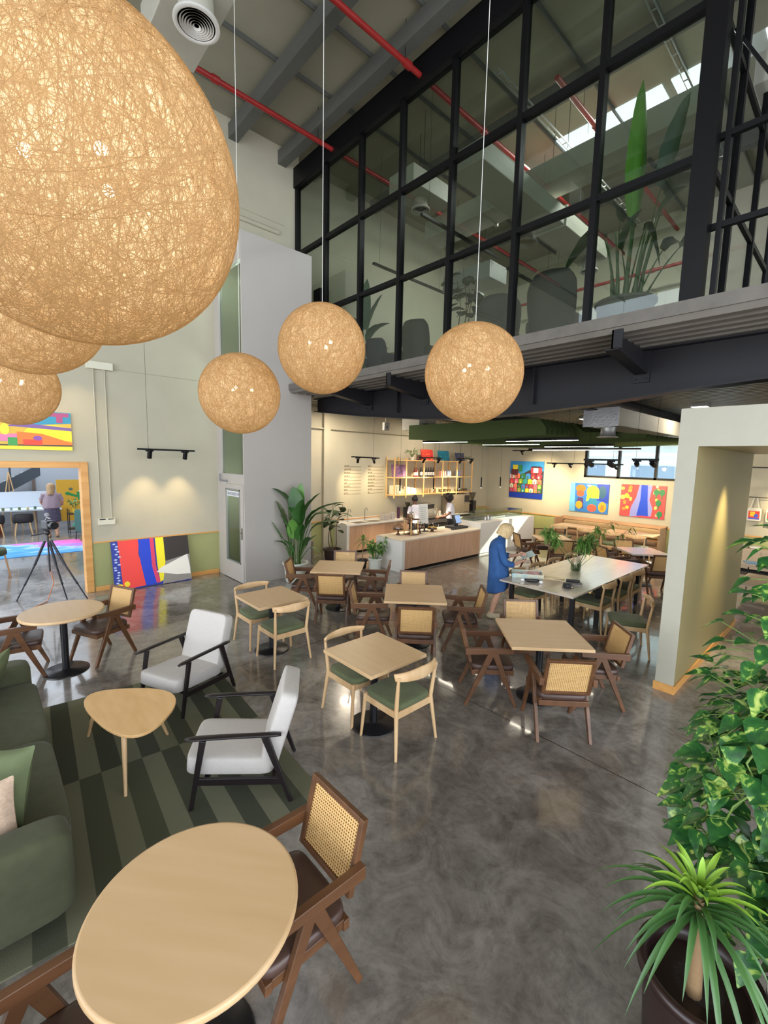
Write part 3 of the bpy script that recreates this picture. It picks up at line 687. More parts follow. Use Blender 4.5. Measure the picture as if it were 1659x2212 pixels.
# exposed conduits and a junction box on the left wall
t = thing('wall_conduit', 'pair of cream conduits dropping to a junction box right of the studio doorway', 'conduit', (WX, 1.75, 1.3))
for y in (-0.09, 0.09): MB().tube([(0.02, y, 0.08), (0.02, y, 2.85)], 0.011, 8).build('pipe', M_wall, t)
b = MB(); b.bb(0, 0.06, -0.14, 0.14, -0.02, 0.10); b.build('junction_box', mat('cream_box', 'd6d1bc', 0.6), t, bevel=0.004)
b = MB(); b.bb(0.058, 0.062, -0.12, -0.02, 0.075, 0.09); b.bb(0.058, 0.062, 0.02, 0.12, 0.075, 0.09); b.build('slot', M_black, t)
MB().bb(0, 0.07, -0.20, 0.22, 2.85, 2.98).build('pull_box', mat('cream_box', 'd6d1bc', 0.6), t, bevel=0.004)
struct('trim_4', MB().tube([(WX+0.02, 5.45, 7.75), (WX+0.02, 1.5, 7.75), (WX+0.02, -6, 7.75)], 0.05, 10), M_wall)

# ------------------------------------------------------------------ cream portal and passage
w = MB()
w.bb(-1.46, -1.27, 5.77, 9.2, 0, 3.25); w.bb(-1.27, 1.6, 5.77, 9.2, 2.84, 3.25); w.bb(1.35, 1.6, 5.77, 9.2, 0, 2.84)
struct('wall_portal', w, mat('portal_satin', '94875c', 0.36, var=0.02))
w = MB(); w.bb(-1.463, 1.6, 5.755, 5.772, 0, 3.25)
# front face with the opening cut out
w = MB(); w.bb(-1.46, -1.27, 5.758, 5.77, 0, 3.25); w.bb(-1.27, 1.35, 5.758, 5.77, 2.84, 3.25); w.bb(1.35, 1.6, 5.758, 5.77, 0, 3.25)
struct('trim_5', w, M_portal)
b = MB(); b.bb(-1.475, -1.255, 5.742, 5.758, 0, 0.10); b.bb(-1.27, -1.255, 5.758, 9.2, 0, 0.10); b.bb(1.335, 1.35, 5.758, 9.2, 0, 0.1)
struct('baseboard_portal', b, M_trimwood, bevel=0.003)
lamp('SPOT', 'passage_wallwasher', (-0.80, 7.3, 2.82), (-1.27, 7.3, 1.55), energy=340, color=(1.0, 0.84, 0.50), size=0.10, spot=R(56), blend=1.0)
# gift corner beyond the passage
M_tote = mat('cotton_tote', 'd9d2c0', 0.9)
rail = thing('hanging_rail', 'thin black wall rail with tote bags, seen through the passage', 'rail', (-1.2, FY-0.10, 1.88))
MB().tube([(-1.1, 0, 0), (1.6, 0, 0)], 0.008, 8).build('rod', M_black, rail)
for x in (-1.0, -0.5, 0.2, 0.9): MB().tube([(x, 0, 0), (x, 0.095, 0)], 0.006, 6).build('bracket', M_black, rail)
TC = [('d8543a', 'f0a63c', '8a3fa0'), ('e0443c', 'f2c33a', '4a5fc8'), ('d93a48', 'f4f0e8', '3aa05a'), ('3a6fc0', 'f2b23a', 'd94a5a')]
for i, x in enumerate((-2.17, -1.87, -1.50, -1.14)):
    t = thing('tote_bag', ['cotton tote with an orange and violet print, leftmost on the rail', 'cotton tote with a red, yellow and blue print, second on the rail', 'cotton tote with a red print, third on the rail', 'cotton tote with a blue print at the right end of the rail'][i], 'bag', (x, FY-0.10, 1.44), 0, 'tote bags on the rail')
    MB().ell((0, 0, 0), (0.145, 0.02, 0.17), 20, 12, p=0.25).build('bag_body', M_tote, t)
    for sx in (-1, 1): MB().bar((sx*0.09, 0, 0.14), (sx*0.03, 0, 0.44), 0.02, 0.004).build('strap', M_tote, t)
    p = MB(); p.bb(-0.11, 0.11, -0.026, -0.021, -0.12, 0.09); p.bb(-0.08, 0.02, -0.028, -0.026, -0.05, 0.07, 1); p.ell((0.04, -0.026, -0.03), (0.05, 0.004, 0.05), 12, 6, mi=2); p.bb(-0.11, 0.11, -0.028, -0.026, -0.12, -0.085, 2)
    p.build('print', [mat('print_'+c_, c_, 0.8) for c_ in TC[i]], t)
t = thing('track_light_bar', 'black track with one spotlight above the tote bags', 'track light', (-1.4, FY-0.9, 2.62))
MB().bb(-1.0, 1.6, -0.018, 0.018, 0, 0.03).build('track', M_black, t)
for x in (-0.72, 0.6):
    MB().bb(x-0.09, x+0.09, -0.02, 0.02, -0.035, 0).build('driver', M_black, t)
    MB().tube([(x, 0, -0.05), (x+0.02, 0.01, -0.24)], 0.045, 16).build('spotlight', M_black, t)
lamp('SPOT', 'gift_spot', (-1.3, FY-1.0, 2.5), (-1.1, FY, 1.5), energy=130, color=(1, 0.82, 0.5), size=0.04, spot=R(70), blend=0.8)
cb = thing('low_cabinet', 'pale low cabinet with doors under the tote bags', 'cabinet', (-1.0, FY-0.25, 0))
MB().bb(-1.3, 1.5, -0.20, 0.22, 0.08, 0.60).build('body', wood('pale_cabinet', 'b9a48c', 'c4b098', 0.5), cb, bevel=0.004)
for k in range(4): MB().bb(-1.29+0.7*k, -0.61+0.7*k, -0.215, -0.20, 0.09, 0.55).build('door', wood('pale_cabinet', 'b9a48c', 'c4b098', 0.5), cb, bevel=0.003)
MB().bb(-1.28, 1.48, -0.15, 0.2, 0, 0.08).build('plinth', M_black, cb)
for i, (x, cc, lb) in enumerate(((-2.15, 'e0b070', 'folded tote with warm print at the left on the pale low cabinet'), (-1.98, '6a5fb0', 'folded tote with violet print on the pale low cabinet'), (-1.75, 'e8e4da', 'folded plain cotton bag on the pale low cabinet'))):
    p = MB(); p.ell((0, 0, 0.03), (0.11, 0.12, 0.03), 16, 6, p=0.4); p.bb(-0.07, 0.07, -0.123, -0.119, 0.01, 0.05, 1)
    tag(p.build('folded_bag', [M_tote, mat('fold_'+cc, cc, 0.8)], loc=(x, FY-0.28, 0.60)), lb, 'bag')
gt = thing('display_table', 'pale display table with thin black legs behind the trailing plant', 'table', (-0.95, 11.7, 0))
MB().bb(-0.65, 0.9, -0.75, 0.75, 0.70, 0.73).build('tabletop', wood('pale_cabinet', 'b9a48c', 'c4b098', 0.5), gt)
MB().bb(-0.62, 0.85, -0.7, 0.7, 0.30, 0.32).build('shelf', wood('pale_cabinet', 'b9a48c', 'c4b098', 0.5), gt)
for sx in (-0.63, 0.88):
    for sy in (-0.73, 0.73): MB().bb(sx-0.012, sx+0.012, sy-0.012, sy+0.012, 0, 0.70).build('leg', M_black, gt)
tag(MB().bb(-0.1, 0.1, -0.14, 0.14, 0, 0.02).build('booklet', mat('blue_paper', '7fa0b8', 0.6), loc=(-1.40, 11.3, 0.73), rot=(0, 0, 0.4), bevel=0.002), 'pale blue booklet on the display table beyond the passage', 'booklet')
# ------------------------------------------------------------------ cafe counters
M_rib = wood('blush_ribbed_oak', 'c39a7a', 'cfa788', 0.5, axis=2)
M_top = mat('white_solid_surface', 'dedad2', 0.25, var=0.01)
M_topw = mat('cream_worktop', 'd9cbb6', 0.28, var=0.03, scale=6)
sc = thing('service_counter', 'low service counter with ribbed blush-oak front and cream top', 'counter', (-7.14, 8.7, 0))
r = MB(); y = -1.42
while y < 1.50: r.bb(-0.012, 0.0, y, y+0.024, 0.07, 0.735); y += 0.031
r.bb(-0.05, -0.012, -1.45, 1.52, 0.07, 0.735); r.build('ribbed_front', M_rib, sc)
MB().bb(-0.90, 0.012, -1.55, 1.52, 0.735, 0.775).build('worktop', M_topw, sc, bevel=0.004)
MB().bb(-0.90, 0.012, -1.55, -1.45, 0.0, 0.735).build('end_panel', M_top, sc, bevel=0.004)
MB().bb(-0.86, -0.05, -1.45, 1.52, 0.05, 0.735).build('carcass', mat('carcass_dark', '3a332e', 0.6), sc)
MB().bb(-0.84, -0.02, -1.44, 1.5, 0.0, 0.07).build('plinth', M_black, sc)
dc = thing('display_counter', 'taller white display counter with a glass case top, catching sunlight', 'counter', (-7.14, 11.68, 0))
MB().bb(-0.95, 0.0, -1.44, 1.47, 0.06, 0.93).build('body', M_top, dc, bevel=0.006)
MB().bb(-0.9, -0.03, -1.4, 1.44, 0, 0.06).build('plinth', M_top, dc)
g = MB(); g.bb(-0.90, -0.35, -1.3, 1.3, 0.93, 0.935); g.bb(-0.36, -0.35, -1.3, 1.3, 0.93, 1.14); g.bb(-0.90, -0.35, -1.3, 1.3, 1.135, 1.14); g.bb(-0.9, -0.35, -1.3, -1.29, 0.93, 1.14); g.bb(-0.9, -0.35, 1.29, 1.3, 0.93, 1.14)
g.build('glass_case', glass('case_glass', 'f0f5f2', 1.0), dc)
t = MB(); t.bb(-0.85, -0.4, -1.2, -0.4, 0.94, 0.99); t.bb(-0.85, -0.4, -0.3, 0.4, 0.94, 0.98); t.build('tray', M_chrome, dc)
bc = thing('back_counter', 'back counter with two sinks, ribbed front and white waterfall end', 'counter', (-9.5, 8.6, 0))
r = MB(); y = -1.12
while y < 1.2: r.bb(-0.012, 0.0, y, y+0.024, 0.07, 0.775); y += 0.031
r.bb(-0.05, -0.012, -1.15, 1.2, 0.07, 0.775); r.build('ribbed_front', M_rib, bc)
MB().bb(-0.54, 0.015, -1.25, 4.4, 0.775, 0.815).build('worktop', M_top, bc, bevel=0.004)
MB().bb(-0.54, 0.015, -1.25, -1.15, 0, 0.775).build('end_panel', M_top, bc, bevel=0.004)
MB().bb(-0.54, -0.52, -1.15, 4.4, 0.815, 0.93).build('backsplash', M_top, bc)
MB().bb(-0.50, -0.03, 1.2, 4.4, 0.05, 0.775).build('fridge_drawers', mat('dark_undercounter', '2c2b2c', 0.4), bc)
for y in (-0.6, -0.05): MB().bb(-0.42, -0.10, y-0.19, y+0.19, 0.812, 0.818).build('sink', mat('sink_steel', '55504a', 0.3, metal=0.7), bc)
for i, y in enumerate((-0.85, -0.22)):
    t = thing('tap', ['slim chrome gooseneck tap nearest the leafy plants', 'slim chrome gooseneck tap, second along the back counter'][i], 'tap', (-9.96, 8.6+y, 0.815))
    MB().tube([(0, 0, 0), (0, 0, 0.28), (0.02, 0, 0.36), (0.07, 0, 0.39), (0.12, 0, 0.36), (0.13, 0, 0.30)], 0.010, 10).build('spout', M_chrome, t)
    MB().lathe([(0.02, 0), (0.02, 0.03)], 16).build('base', M_chrome, t); MB().tube([(0, 0.02, 0.06), (0, 0.07, 0.09)], 0.006, 8).build('lever', M_chrome, t)
# wall shelf
M_pine = wood('pine_shelf', 'd8ac6e', 'e2bb80', 0.5, axis=1)
sh = thing('hanging_shelf', 'open pine shelf unit hanging above the back counter', 'shelf', (-9.65, 11.2, 1.5))
for z in (0.03, 0.57, 1.10):
    MB().bb(-0.38, 0.0, -1.92, 1.98 if z > 1 else 1.98, z, z+0.03).build('shelf_board', M_pine, sh, bevel=0.003)
for y in (-1.92, -1.42, -0.62, 0.32, 1.08, 1.95):
    for x in (-0.36, -0.01): MB().bb(x-0.018, x+0.018, y-0.018, y+0.018, -0.04, 1.20 if y < -1 else 1.14).build('upright', M_pine, sh, bevel=0.003)
M_g1 = glass('bottle_glass', 'd8d4cc', 1.5)
def bottle(name, label, loc, h, r_, body, capc, grp=None):
    t = thing(name, label, 'bottle', loc, 0, grp)
    MB().lathe([(r_, 0), (r_, h*0.62), (r_*0.4, h*0.75), (r_*0.35, h*0.9)], 14).build('body', mat('bt_'+body, body, 0.3), t)
    MB().lathe([(r_*0.45, h*0.9), (r_*0.45, h)], 12).build('cap', mat('bt_'+capc, capc, 0.4), t)
    MB().lathe([(r_*1.03, h*0.15), (r_*1.03, h*0.5)], 14).build('label_band', mat('bt_label', 'e8e2d8', 0.6), t)
    return t
b0 = bottle('syrup_bottle', 'black-capped dark syrup bottle on the middle board of the pine shelf', (-9.82, 10.62, 2.10), 0.30, 0.04, '1f1a1a', '111111', 'dark syrup bottles on the pine shelf')
for k in range(1, 6): dup(b0, (-9.82, 10.62+0.12*k, 2.10), 0)
b1 = bottle('red_bottle', 'dark red bottle beside the dark syrup bottles on the pine shelf', (-9.82, 10.32, 2.10), 0.29, 0.04, '7a2630', '1a1414', 'dark red bottles on the pine shelf'); dup(b1, (-9.82, 10.42, 2.10), 0)
for i, y in enumerate((11.58, 11.68, 11.78)): tag(MB().bb(-0.05, 0.05, -0.035, 0.035, 0, 0.19).build('tea_box', mat('pink_box', 'cf8f88', 0.6), loc=(-9.80, y, 2.10), bevel=0.003), 'small pink tea box on the middle board of the pine shelf', 'box', 'pink tea boxes on the pine shelf')
for i, (y, c_) in enumerate(((11.95, '7d8fae'), (12.05, '8fa2bf'), (12.45, '6f7fa5'), (12.56, '7a88ad'), (12.67, 'a88a90'))):
    tag(MB().ell((0, 0, 0.1), (0.05, 0.045, 0.10), 12, 8, p=0.5).build('coffee_bag', mat('bag_'+c_, c_, 0.5), loc=(-9.80, y, 2.10)), 'small bluish coffee bag toward the right of the middle shelf board' if c_ != 'a88a90' else 'small mauve coffee bag at the right end of the middle shelf board', 'bag', 'coffee bags on the pine shelf' if c_ != 'a88a90' else None)
cup = MB(); cup.lathe([(0.03, 0), (0.036, 0.10), (0.034, 0.10), (0.028, 0.005)], 14)
first = None
for k in range(14):
    y = [11.62, 11.74, 11.86, 11.98, 12.10, 11.68, 11.80, 11.92][k] if k < 8 else 12.42+0.12*(k-8)
    if first is None: first = tag(cup.build('drinking_glass', glass('tumbler', 'ded8cc', 2.0), loc=(-9.80, y, 1.56)), 'clear tumbler on the lowest board of the pine shelf', 'glass', 'tumblers on the pine shelf')
    else: o = first.copy(); col.objects.link(o); o.location = (-9.80 if k < 5 or k > 7 else -9.92, y, 1.56)
for i, y in enumerate((9.92, 10.05, 10.2, 10.32)):
    tag(MB().bb(-0.015, 0.015, -0.055, 0.055, 0, 0.24-0.02*i).build('packet', mat('cream_packet', 'e6dcc6', 0.6), loc=(-9.78, y, 1.56), rot=(0, R(-8), 0), bevel=0.002), 'cream paper packet standing on the lowest shelf board', 'packet', 'cream packets on the lowest shelf board')
for i, y in enumerate((9.36, 9.43, 9.50, 9.57, 9.64)): tag(MB().bb(-0.10, 0.10, -0.02, 0.02, 0, 0.28).build('file_book', mat('cream_spine', 'd8cbb2', 0.7), loc=(-9.84, y, 1.56), bevel=0.002), 'pale book standing at the left end of the lowest shelf board', 'book', 'pale books at the left of the pine shelf')
for i, y in enumerate((10.75, 10.85, 10.95, 11.08, 11.3, 11.36)):
    tag(MB().lathe([(0.028, 0), (0.028, 0.10), (0.02, 0.12), (0.02, 0.14)], 12).build('small_jar', mat('amber_jar', '8a6a40', 0.35), loc=(-9.82, y, 1.56)), 'small amber jar in the middle of the lowest shelf board', 'jar', 'amber jars on the lowest shelf board')
# little paintings on the shelf
def art(name, label, loc, rot, w, h, base, shapes, cat='painting', d=0.03, group=None):
    """canvas facing +x (local x is depth, y is width); shapes: ('p', [(u,v)...], colour) or ('e', u, v, ru, rv, colour), u,v in 0..1"""
    cols = [base]; mb = MB(); mb.bb(-d, 0, -w/2, w/2, 0, h, 0)
    for i, s in enumerate(shapes):
        c_ = s[-1]
        if c_ not in cols: cols.append(c_)
        mi = cols.index(c_); e0 = 0.0004+0.0005*i
        pts = s[1] if s[0] == 'p' else [(s[1]+s[3]*math.cos(2*math.pi*k/18), s[2]+s[4]*math.sin(2*math.pi*k/18)) for k in range(18)]
        pts = [((min(1, max(0, u))-0.5)*w, min(1, max(0, v))*h) for u, v in pts]
        mb.prism(pts, 0, e0, mi, plane='yz')
    o = mb.build(name, [mat('paint_'+c_, c_, 0.45) for c_ in cols], loc=loc, rot=rot)
    return tag(o, label, cat, group)
rn = random.Random(11)
def blobs(n, colors, rmin=0.03, rmax=0.09): return [('e', rn.random(), rn.random(), rn.uniform(rmin, rmax), rn.uniform(rmin, rmax), rn.choice(colors)) for _ in range(n)]
art('small_painting', 'small red painting on top of the pine shelf', (-9.72, 10.84, 2.63), (0, R(-12), 0), 0.55, 0.36, 'c23a34', blobs(16, ['8f2430', 'd9604a', 'e0873a']))
art('small_painting', 'small teal painting on top of the pine shelf', (-9.72, 11.67, 2.63), (0, R(-12), 0), 0.55, 0.34, '1f6f86', blobs(16, ['2f8fa0', '2a4f80', '5a3a80']))
art('small_painting', 'smallest dark painting with red patch on top of the pine shelf', (-9.72, 12.55, 2.63), (0, R(-12), 0), 0.46, 0.29, '3f4a6a', blobs(12, ['c0453c', '6a7a4a', '8a4a30']))
art('small_painting', 'violet painting standing on the middle board of the pine shelf', (-9.78, 9.62, 2.10), (0, R(-6), 0), 0.62, 0.38, '7d5a80', blobs(18, ['94668a', '5a4a78', 'a87a86']))
# menu lettering on the wall: two columns of ruled lines
for i, (y0, y1) in enumerate(((7.66, 8.28), (8.55, 9.18))):
    m = MB(); rn2 = random.Random(20+i)
    for k in range(9):
        z = 2.40-0.098*k
        m.bb(0, 0.004, y0, y1, z-0.006, z+0.004)
        n_ = [5, 8, 7, 6, 4, 3, 7, 4, 4][k] if i == 0 else [4, 3, 5, 9, 9, 7, 9, 5, 3][k]
        yy = y0+0.01
        for q in range(n_):
            ww = rn2.choice((0.018, 0.024, 0.03)); m.bb(0, 0.004, yy, yy+0.006, z+0.010, z+0.045); m.bb(0, 0.004, yy, yy+ww, z+(0.036 if q % 2 else 0.010), z+(0.045 if q % 2 else 0.018))
            if q % 3 == 0: m.bb(0, 0.004, yy+ww-0.006, yy+ww, z+0.010, z+0.045)
            yy += ww+0.008
    tag(m.build('menu_board', mat('menu_brown', '6d5332', 0.6), loc=(MX+0.001, 0, 0)), ['left column of the menu lettered on the cream wall', 'right column of the menu, next to the pine shelf'][i], 'menu')
# appliances
def appliance(name, label, cat, loc, parts):
    t = thing(name, label, cat, loc)
    for nm, mb, m in parts: mb.build(nm, m, t, bevel=0.004)
    return t
M_ss = mat('stainless_panel', 'a79c8c', 0.35, metal=0.55, var=0.05)
M_dk = mat('dark_plastic', '1d1c20', 0.4)
appliance('ice_machine', 'big stainless cabinet machine at the right end of the back counter', 'machine', (-9.78, 12.5, 0.815), [('body', MB().bb(-0.22, 0.22, -0.55, 0.45, 0, 0.66), M_ss), ('control_panel', MB().bb(0.22, 0.235, 0.15, 0.43, 0.38, 0.62), M_dk), ('ledge', MB().bb(0.22, 0.28, 0.12, 0.45, 0.33, 0.35), M_chrome)])
appliance('espresso_machine', 'silver espresso machine behind the curly-haired barista', 'machine', (-9.72, 10.6, 0.815), [('body', MB().bb(-0.22, 0.2, -0.42, 0.42, 0.06, 0.42), M_chrome), ('panel', MB().bb(0.2, 0.215, -0.38, 0.38, 0.26, 0.40), M_dk), ('drip_tray', MB().bb(-0.2, 0.3, -0.4, 0.4, 0.0, 0.06), M_ss)])
appliance('coffee_grinder', 'black coffee grinder with a clear hopper, right of the steel machine', 'grinder', (-9.60, 13.15, 0.815), [('body', MB().bb(-0.1, 0.12, -0.09, 0.09, 0, 0.42), M_dk), ('hopper', MB().lathe([(0.05, 0.42), (0.11, 0.64), (0.11, 0.68)], 18), glass('hopper', 'b8b4ac', 1.2)), ('lid', MB().lathe([(0.14, 0.68), (0.14, 0.695)], 18), M_dk)])
appliance('coffee_grinder', 'black coffee grinder standing left of the espresso machine', 'grinder', (-9.70, 9.92, 0.815), [('body', MB().bb(-0.1, 0.12, -0.09, 0.09, 0, 0.34), M_dk), ('hopper', MB().lathe([(0.05, 0.34), (0.09, 0.50)], 18), glass('hopper', 'b8b4ac', 1.2))])
appliance('pitcher', 'white plastic pitcher on the back counter left of the grinder', 'pitcher', (-9.72, 9.30, 0.815), [('body', MB().lathe([(0.08, 0), (0.09, 0.2), (0.085, 0.22)], 20), M_white), ('handle', MB().tube([(0.08, 0, 0.04), (0.14, 0, 0.08), (0.14, 0, 0.15), (0.085, 0, 0.19)], 0.01, 8), M_white)])
appliance('toaster', 'small white toaster beside the sinks on the back counter', 'toaster', (-9.75, 9.02, 0.815), [('body', MB().bb(-0.1, 0.1, -0.14, 0.14, 0.01, 0.19), M_white), ('slot', MB().bb(-0.02, 0.02, -0.1, 0.1, 0.19, 0.196), M_dk)])
tag(MB().bb(-0.04, 0.04, -0.03, 0.03, 0, 0.34).build('coffee_tin', mat('aubergine_tin', '3d1f3f', 0.4), loc=(-9.80, 9.62, 0.815), bevel=0.004), 'dark purple tall tin behind the pastry stand', 'tin')
for i, (x, y, h_, c_) in enumerate(((-9.62, 10.02+0.14, 0.22, 'd9d4ca'), (-9.55, 10.16+0.9, 0.18, 'cfc8bc'), (-9.62, 11.2, 0.24, 'b8a68c'), (-9.6, 11.36, 0.15, 'e2ded6'), (-9.62, 11.55, 0.20, '4a4038'), (-9.58, 11.72, 0.12, 'd8d2c6'))):
    tag(MB().lathe([(0.045, 0), (0.05, h_*0.8), (0.035, h_)], 16).build('canister', mat('can_'+c_, c_, 0.4), loc=(x, y, 0.815)), 'canister on the back counter, number of similar ones behind the baristas' if False else ['white canister between grinder and espresso machine', 'off-white canister just right of the espresso machine', 'tan canister under the middle of the pine shelf', 'short white canister beside the tan one on the back counter', 'dark brown canister on the back counter near the steel machine', 'short cream canister next to the steel machine'][i], 'canister')
# on the service counter
def cake_stand(label, x, y, treat, dome=True, h=0.13):
    t = thing('cake_stand', label, 'cake stand', (x, y, 0.775))
    MB().lathe([(0.055, 0), (0.05, 0.02), (0.022, 0.05), (0.022, h-0.02), (0.05, h-0.005), (0.135, h), (0.135, h+0.012)], 24).build('stand', wood('stand_walnut', '54321f', '6b4530', 0.4), t)
    m = MB(); rr = random.Random(int(x*100+y*10))
    for k in range(9): a = k*2.4; q = 0.03+0.02*(k % 4); m.ell((q*math.cos(a), q*math.sin(a), h+0.035+0.012*(k % 3)), (0.032, 0.03, 0.024), 10, 6)
    m.build('pastries', mat('treat_'+treat, treat, 0.6), t)
    if dome: MB().lathe([(0.125, h+0.012), (0.125, h+0.07), (0.10, h+0.12), (0.04, h+0.15), (0.012, h+0.155), (0.012, h+0.18), (0.0, h+0.185)], 24).build('dome', glass('dome_glass', 'e6e6e2', 1.6), t)
    return t
cake_stand('dark cake stand with glass dome near the plants at the counter end', -7.75, 7.62, 'b08b6a')
cake_stand('dark cake stand with brown pastries beside the wooden tier', -7.62, 8.26, '9a6238', dome=True)
cake_stand('small cake stand piled with yellow cakes under glass on the service counter', -7.60, 8.72, 'e9b41e', dome=True, h=0.07)
t = thing('tiered_stand', 'wooden two-tier stand with glass jars at the counter front', 'stand', (-7.60, 7.92, 0.775))
for sx in (-0.12, 0.12):
    for sy in (-0.12, 0.12): MB().bb(sx-0.009, sx+0.009, sy-0.009, sy+0.009, 0, 0.42).build('post', M_pine, t)
for z in (0.0, 0.38): MB().bb(-0.15, 0.15, -0.15, 0.15, z, z+0.015).build('tier', wood('stand_walnut', '54321f', '6b4530', 0.4), t)
for i, z in enumerate((0.79, 1.17)):
    j = thing('cookie_jar', ['glass jar of biscuits on the lower tier of the wooden stand', 'glass jar of biscuits on top of the wooden stand'][i], 'jar', (-7.60, 7.92, z))
    MB().lathe([(0.07, 0), (0.09, 0.04), (0.09, 0.12), (0.06, 0.15)], 20).build('jar_glass', glass('dome_glass', 'e6e6e2', 1.6), j)
    m = MB()
    for k in range(10): m.ell((0.04*math.cos(k*2.4), 0.04*math.sin(k*2.4), 0.02+0.009*k), (0.03, 0.03, 0.012), 10, 6)
    m.build('biscuits', mat('biscuit', 'c09a6c', 0.7), j)
    MB().lathe([(0.065, 0.15), (0.06, 0.175), (0.015, 0.18), (0.018, 0.20), (0, 0.205)], 18).build('lid', glass('dome_glass', 'e6e6e2', 1.6), j)
s = thing('counter_sign', 'white printed notice board standing at the back of the service counter', 'sign', (-7.72, 8.55, 0.775), 0)
m = MB(); m.bb(-0.004, 0.004, -0.17, 0.17, 0.20, 0.72)
for k in range(7): m.bb(0.004, 0.006, -0.12+0.01*(k % 2), 0.12-0.015*(k % 3), 0.62-0.05*k, 0.632-0.05*k, 1)
m.build('board', [mat('notice_white', 'd9d8d4', 0.5), mat('notice_ink', '9aa09a', 0.6)], s, rot=(0, R(-6), 0))
MB().bb(-0.06, 0.06, -0.10, 0.10, 0, 0.02).build('foot', M_dk, s); MB().bb(-0.01, 0.01, -0.02, 0.02, 0.02, 0.22).build('stem', M_dk, s)
p = thing('cash_register', 'dark point-of-sale terminal with a pale blue screen at the counter end', 'cash register', (-7.62, 9.78, 0.775))
MB().bb(-0.22, 0.20, -0.26, 0.26, 0, 0.06).build('drawer', M_dk, p, bevel=0.01)
MB().box((-0.02, 0, 0.24), (0.03, 0.34, 0.26), Euler((0, R(-20), 0))).build('screen_case', M_dk, p, bevel=0.006)
MB().box((0.002, 0.04, 0.245), (0.004, 0.22, 0.22), Euler((0, R(-20), 0))).build('screen', mat('pos_screen', '8ea6cc', 0.2, emit='7f9cc8', estr=0.5), p)
MB().bb(-0.05, 0.0, -0.05, 0.05, 0.05, 0.16).build('stand', M_dk, p)
tag(MB().box((0, 0, 0.02), (0.08, 0.17, 0.03)).build('card_reader', M_dk, loc=(-7.45, 9.42, 0.775), rot=(0, 0, 0.3), bevel=0.006), 'small dark card reader lying left of the cash register', 'card reader')
for i, (y, h_) in enumerate(((10.75, 0.10), (10.9, 0.14), (11.05, 0.09))): tag(MB().lathe([(0.03, 0), (0.035, h_), (0.02, h_+0.02)], 12).build('condiment_pot', M_chrome, loc=(-7.36, y, 0.93)), ['short steel pot at the near end of the white display counter', 'tall steel pot between two short ones on the display counter', 'short steel pot on the display counter, right of the tall pot'][i], 'pot')
wt = thing('prep_table', 'dark prep table between the two baristas', 'table', (-8.85, 10.2, 0))
MB().bb(-0.28, 0.28, -0.85, 2.6, 0.74, 0.78).build('tabletop', M_dk, wt); MB().bb(-0.26, 0.26, -0.8, -0.1, 0.05, 0.74).build('cabinet', M_dk, wt)
for y in (0.5, 2.5):
    for x in (-0.24, 0.24): MB().bb(x-0.02, x+0.02, y-0.02, y+0.02, 0, 0.74).build('leg', M_chrome, wt)
for i, (x, y, c_) in enumerate(((-8.78, 9.66, 'e6ddc8'), (-8.70, 10.9, 'd6d6d8'), (-8.85, 11.6, 'e0dcd4'))): tag(MB().lathe([(0.05, 0), (0.13, 0.02), (0.14, 0.03), (0.12, 0.03), (0.05, 0.012)], 24).build('plate', mat('plate_'+c_, c_, 0.3), loc=(x, y, 0.78)), ['cream plate on the prep table beside the bending barista', 'grey-white plate on the prep table right of the standing barista', 'white plate at the far end of the prep table'][i], 'plate')
# ------------------------------------------------------------------ communal table and the far dining corner
M_wtop = mat('pale_laminate_top', 'b9ac9c', 0.27, color2='c6baab', scale=2, spec=0.9, stretch=(5, 1, 5))
M_wtop.node_tree.nodes['Principled BSDF'].inputs['Coat Weight'].default_value = 1.0; M_wtop.node_tree.nodes['Principled BSDF'].inputs['Coat Roughness'].default_value = 0.22
ct = thing('communal_table', 'long pale communal table with black legs, vase and open box on it', 'table', (-3.24, 7.69, 0))
MB().bb(-0.60, 0.60, -1.60, 1.60, 0.722, 0.750).build('tabletop', M_wtop, ct, bevel=0.003)
for sx in (-0.50, 0.50):
    for sy in (-1.38, -0.45, 0.45, 1.38):
        if abs(sy) < 1 and sx > 0: pass
        MB().bb(sx-0.03, sx+0.03, sy-0.03, sy+0.03, 0, 0.722).build('leg', M_iron, ct)
m = MB(); m.bb(-0.5, 0.5, -1.40, -1.36, 0.68, 0.72); m.bb(-0.5, 0.5, 1.36, 1.40, 0.68, 0.72)
for sx in (-0.5, 0.5): m.bb(sx-0.02, sx+0.02, -1.4, 1.4, 0.68, 0.72)
m.build('underframe', M_iron, ct)
words = ['nearest the viewer', 'second from the near end', 'third from the near end', 'at the far end']
for k, y in enumerate((6.78, 7.48, 8.15, 8.85)):
    dup(o0, (-3.72, y, 0), R(-90), 'oak chair on the left side of the communal table, %s' % words[k])
for k, y in enumerate((7.22, 7.92, 8.52)):
    dup(o0, (-2.80, y, 0), R(90), 'oak chair on the right side of the communal table, %s' % ['nearest the viewer', 'second from the near end', 'third from the near end'][k])
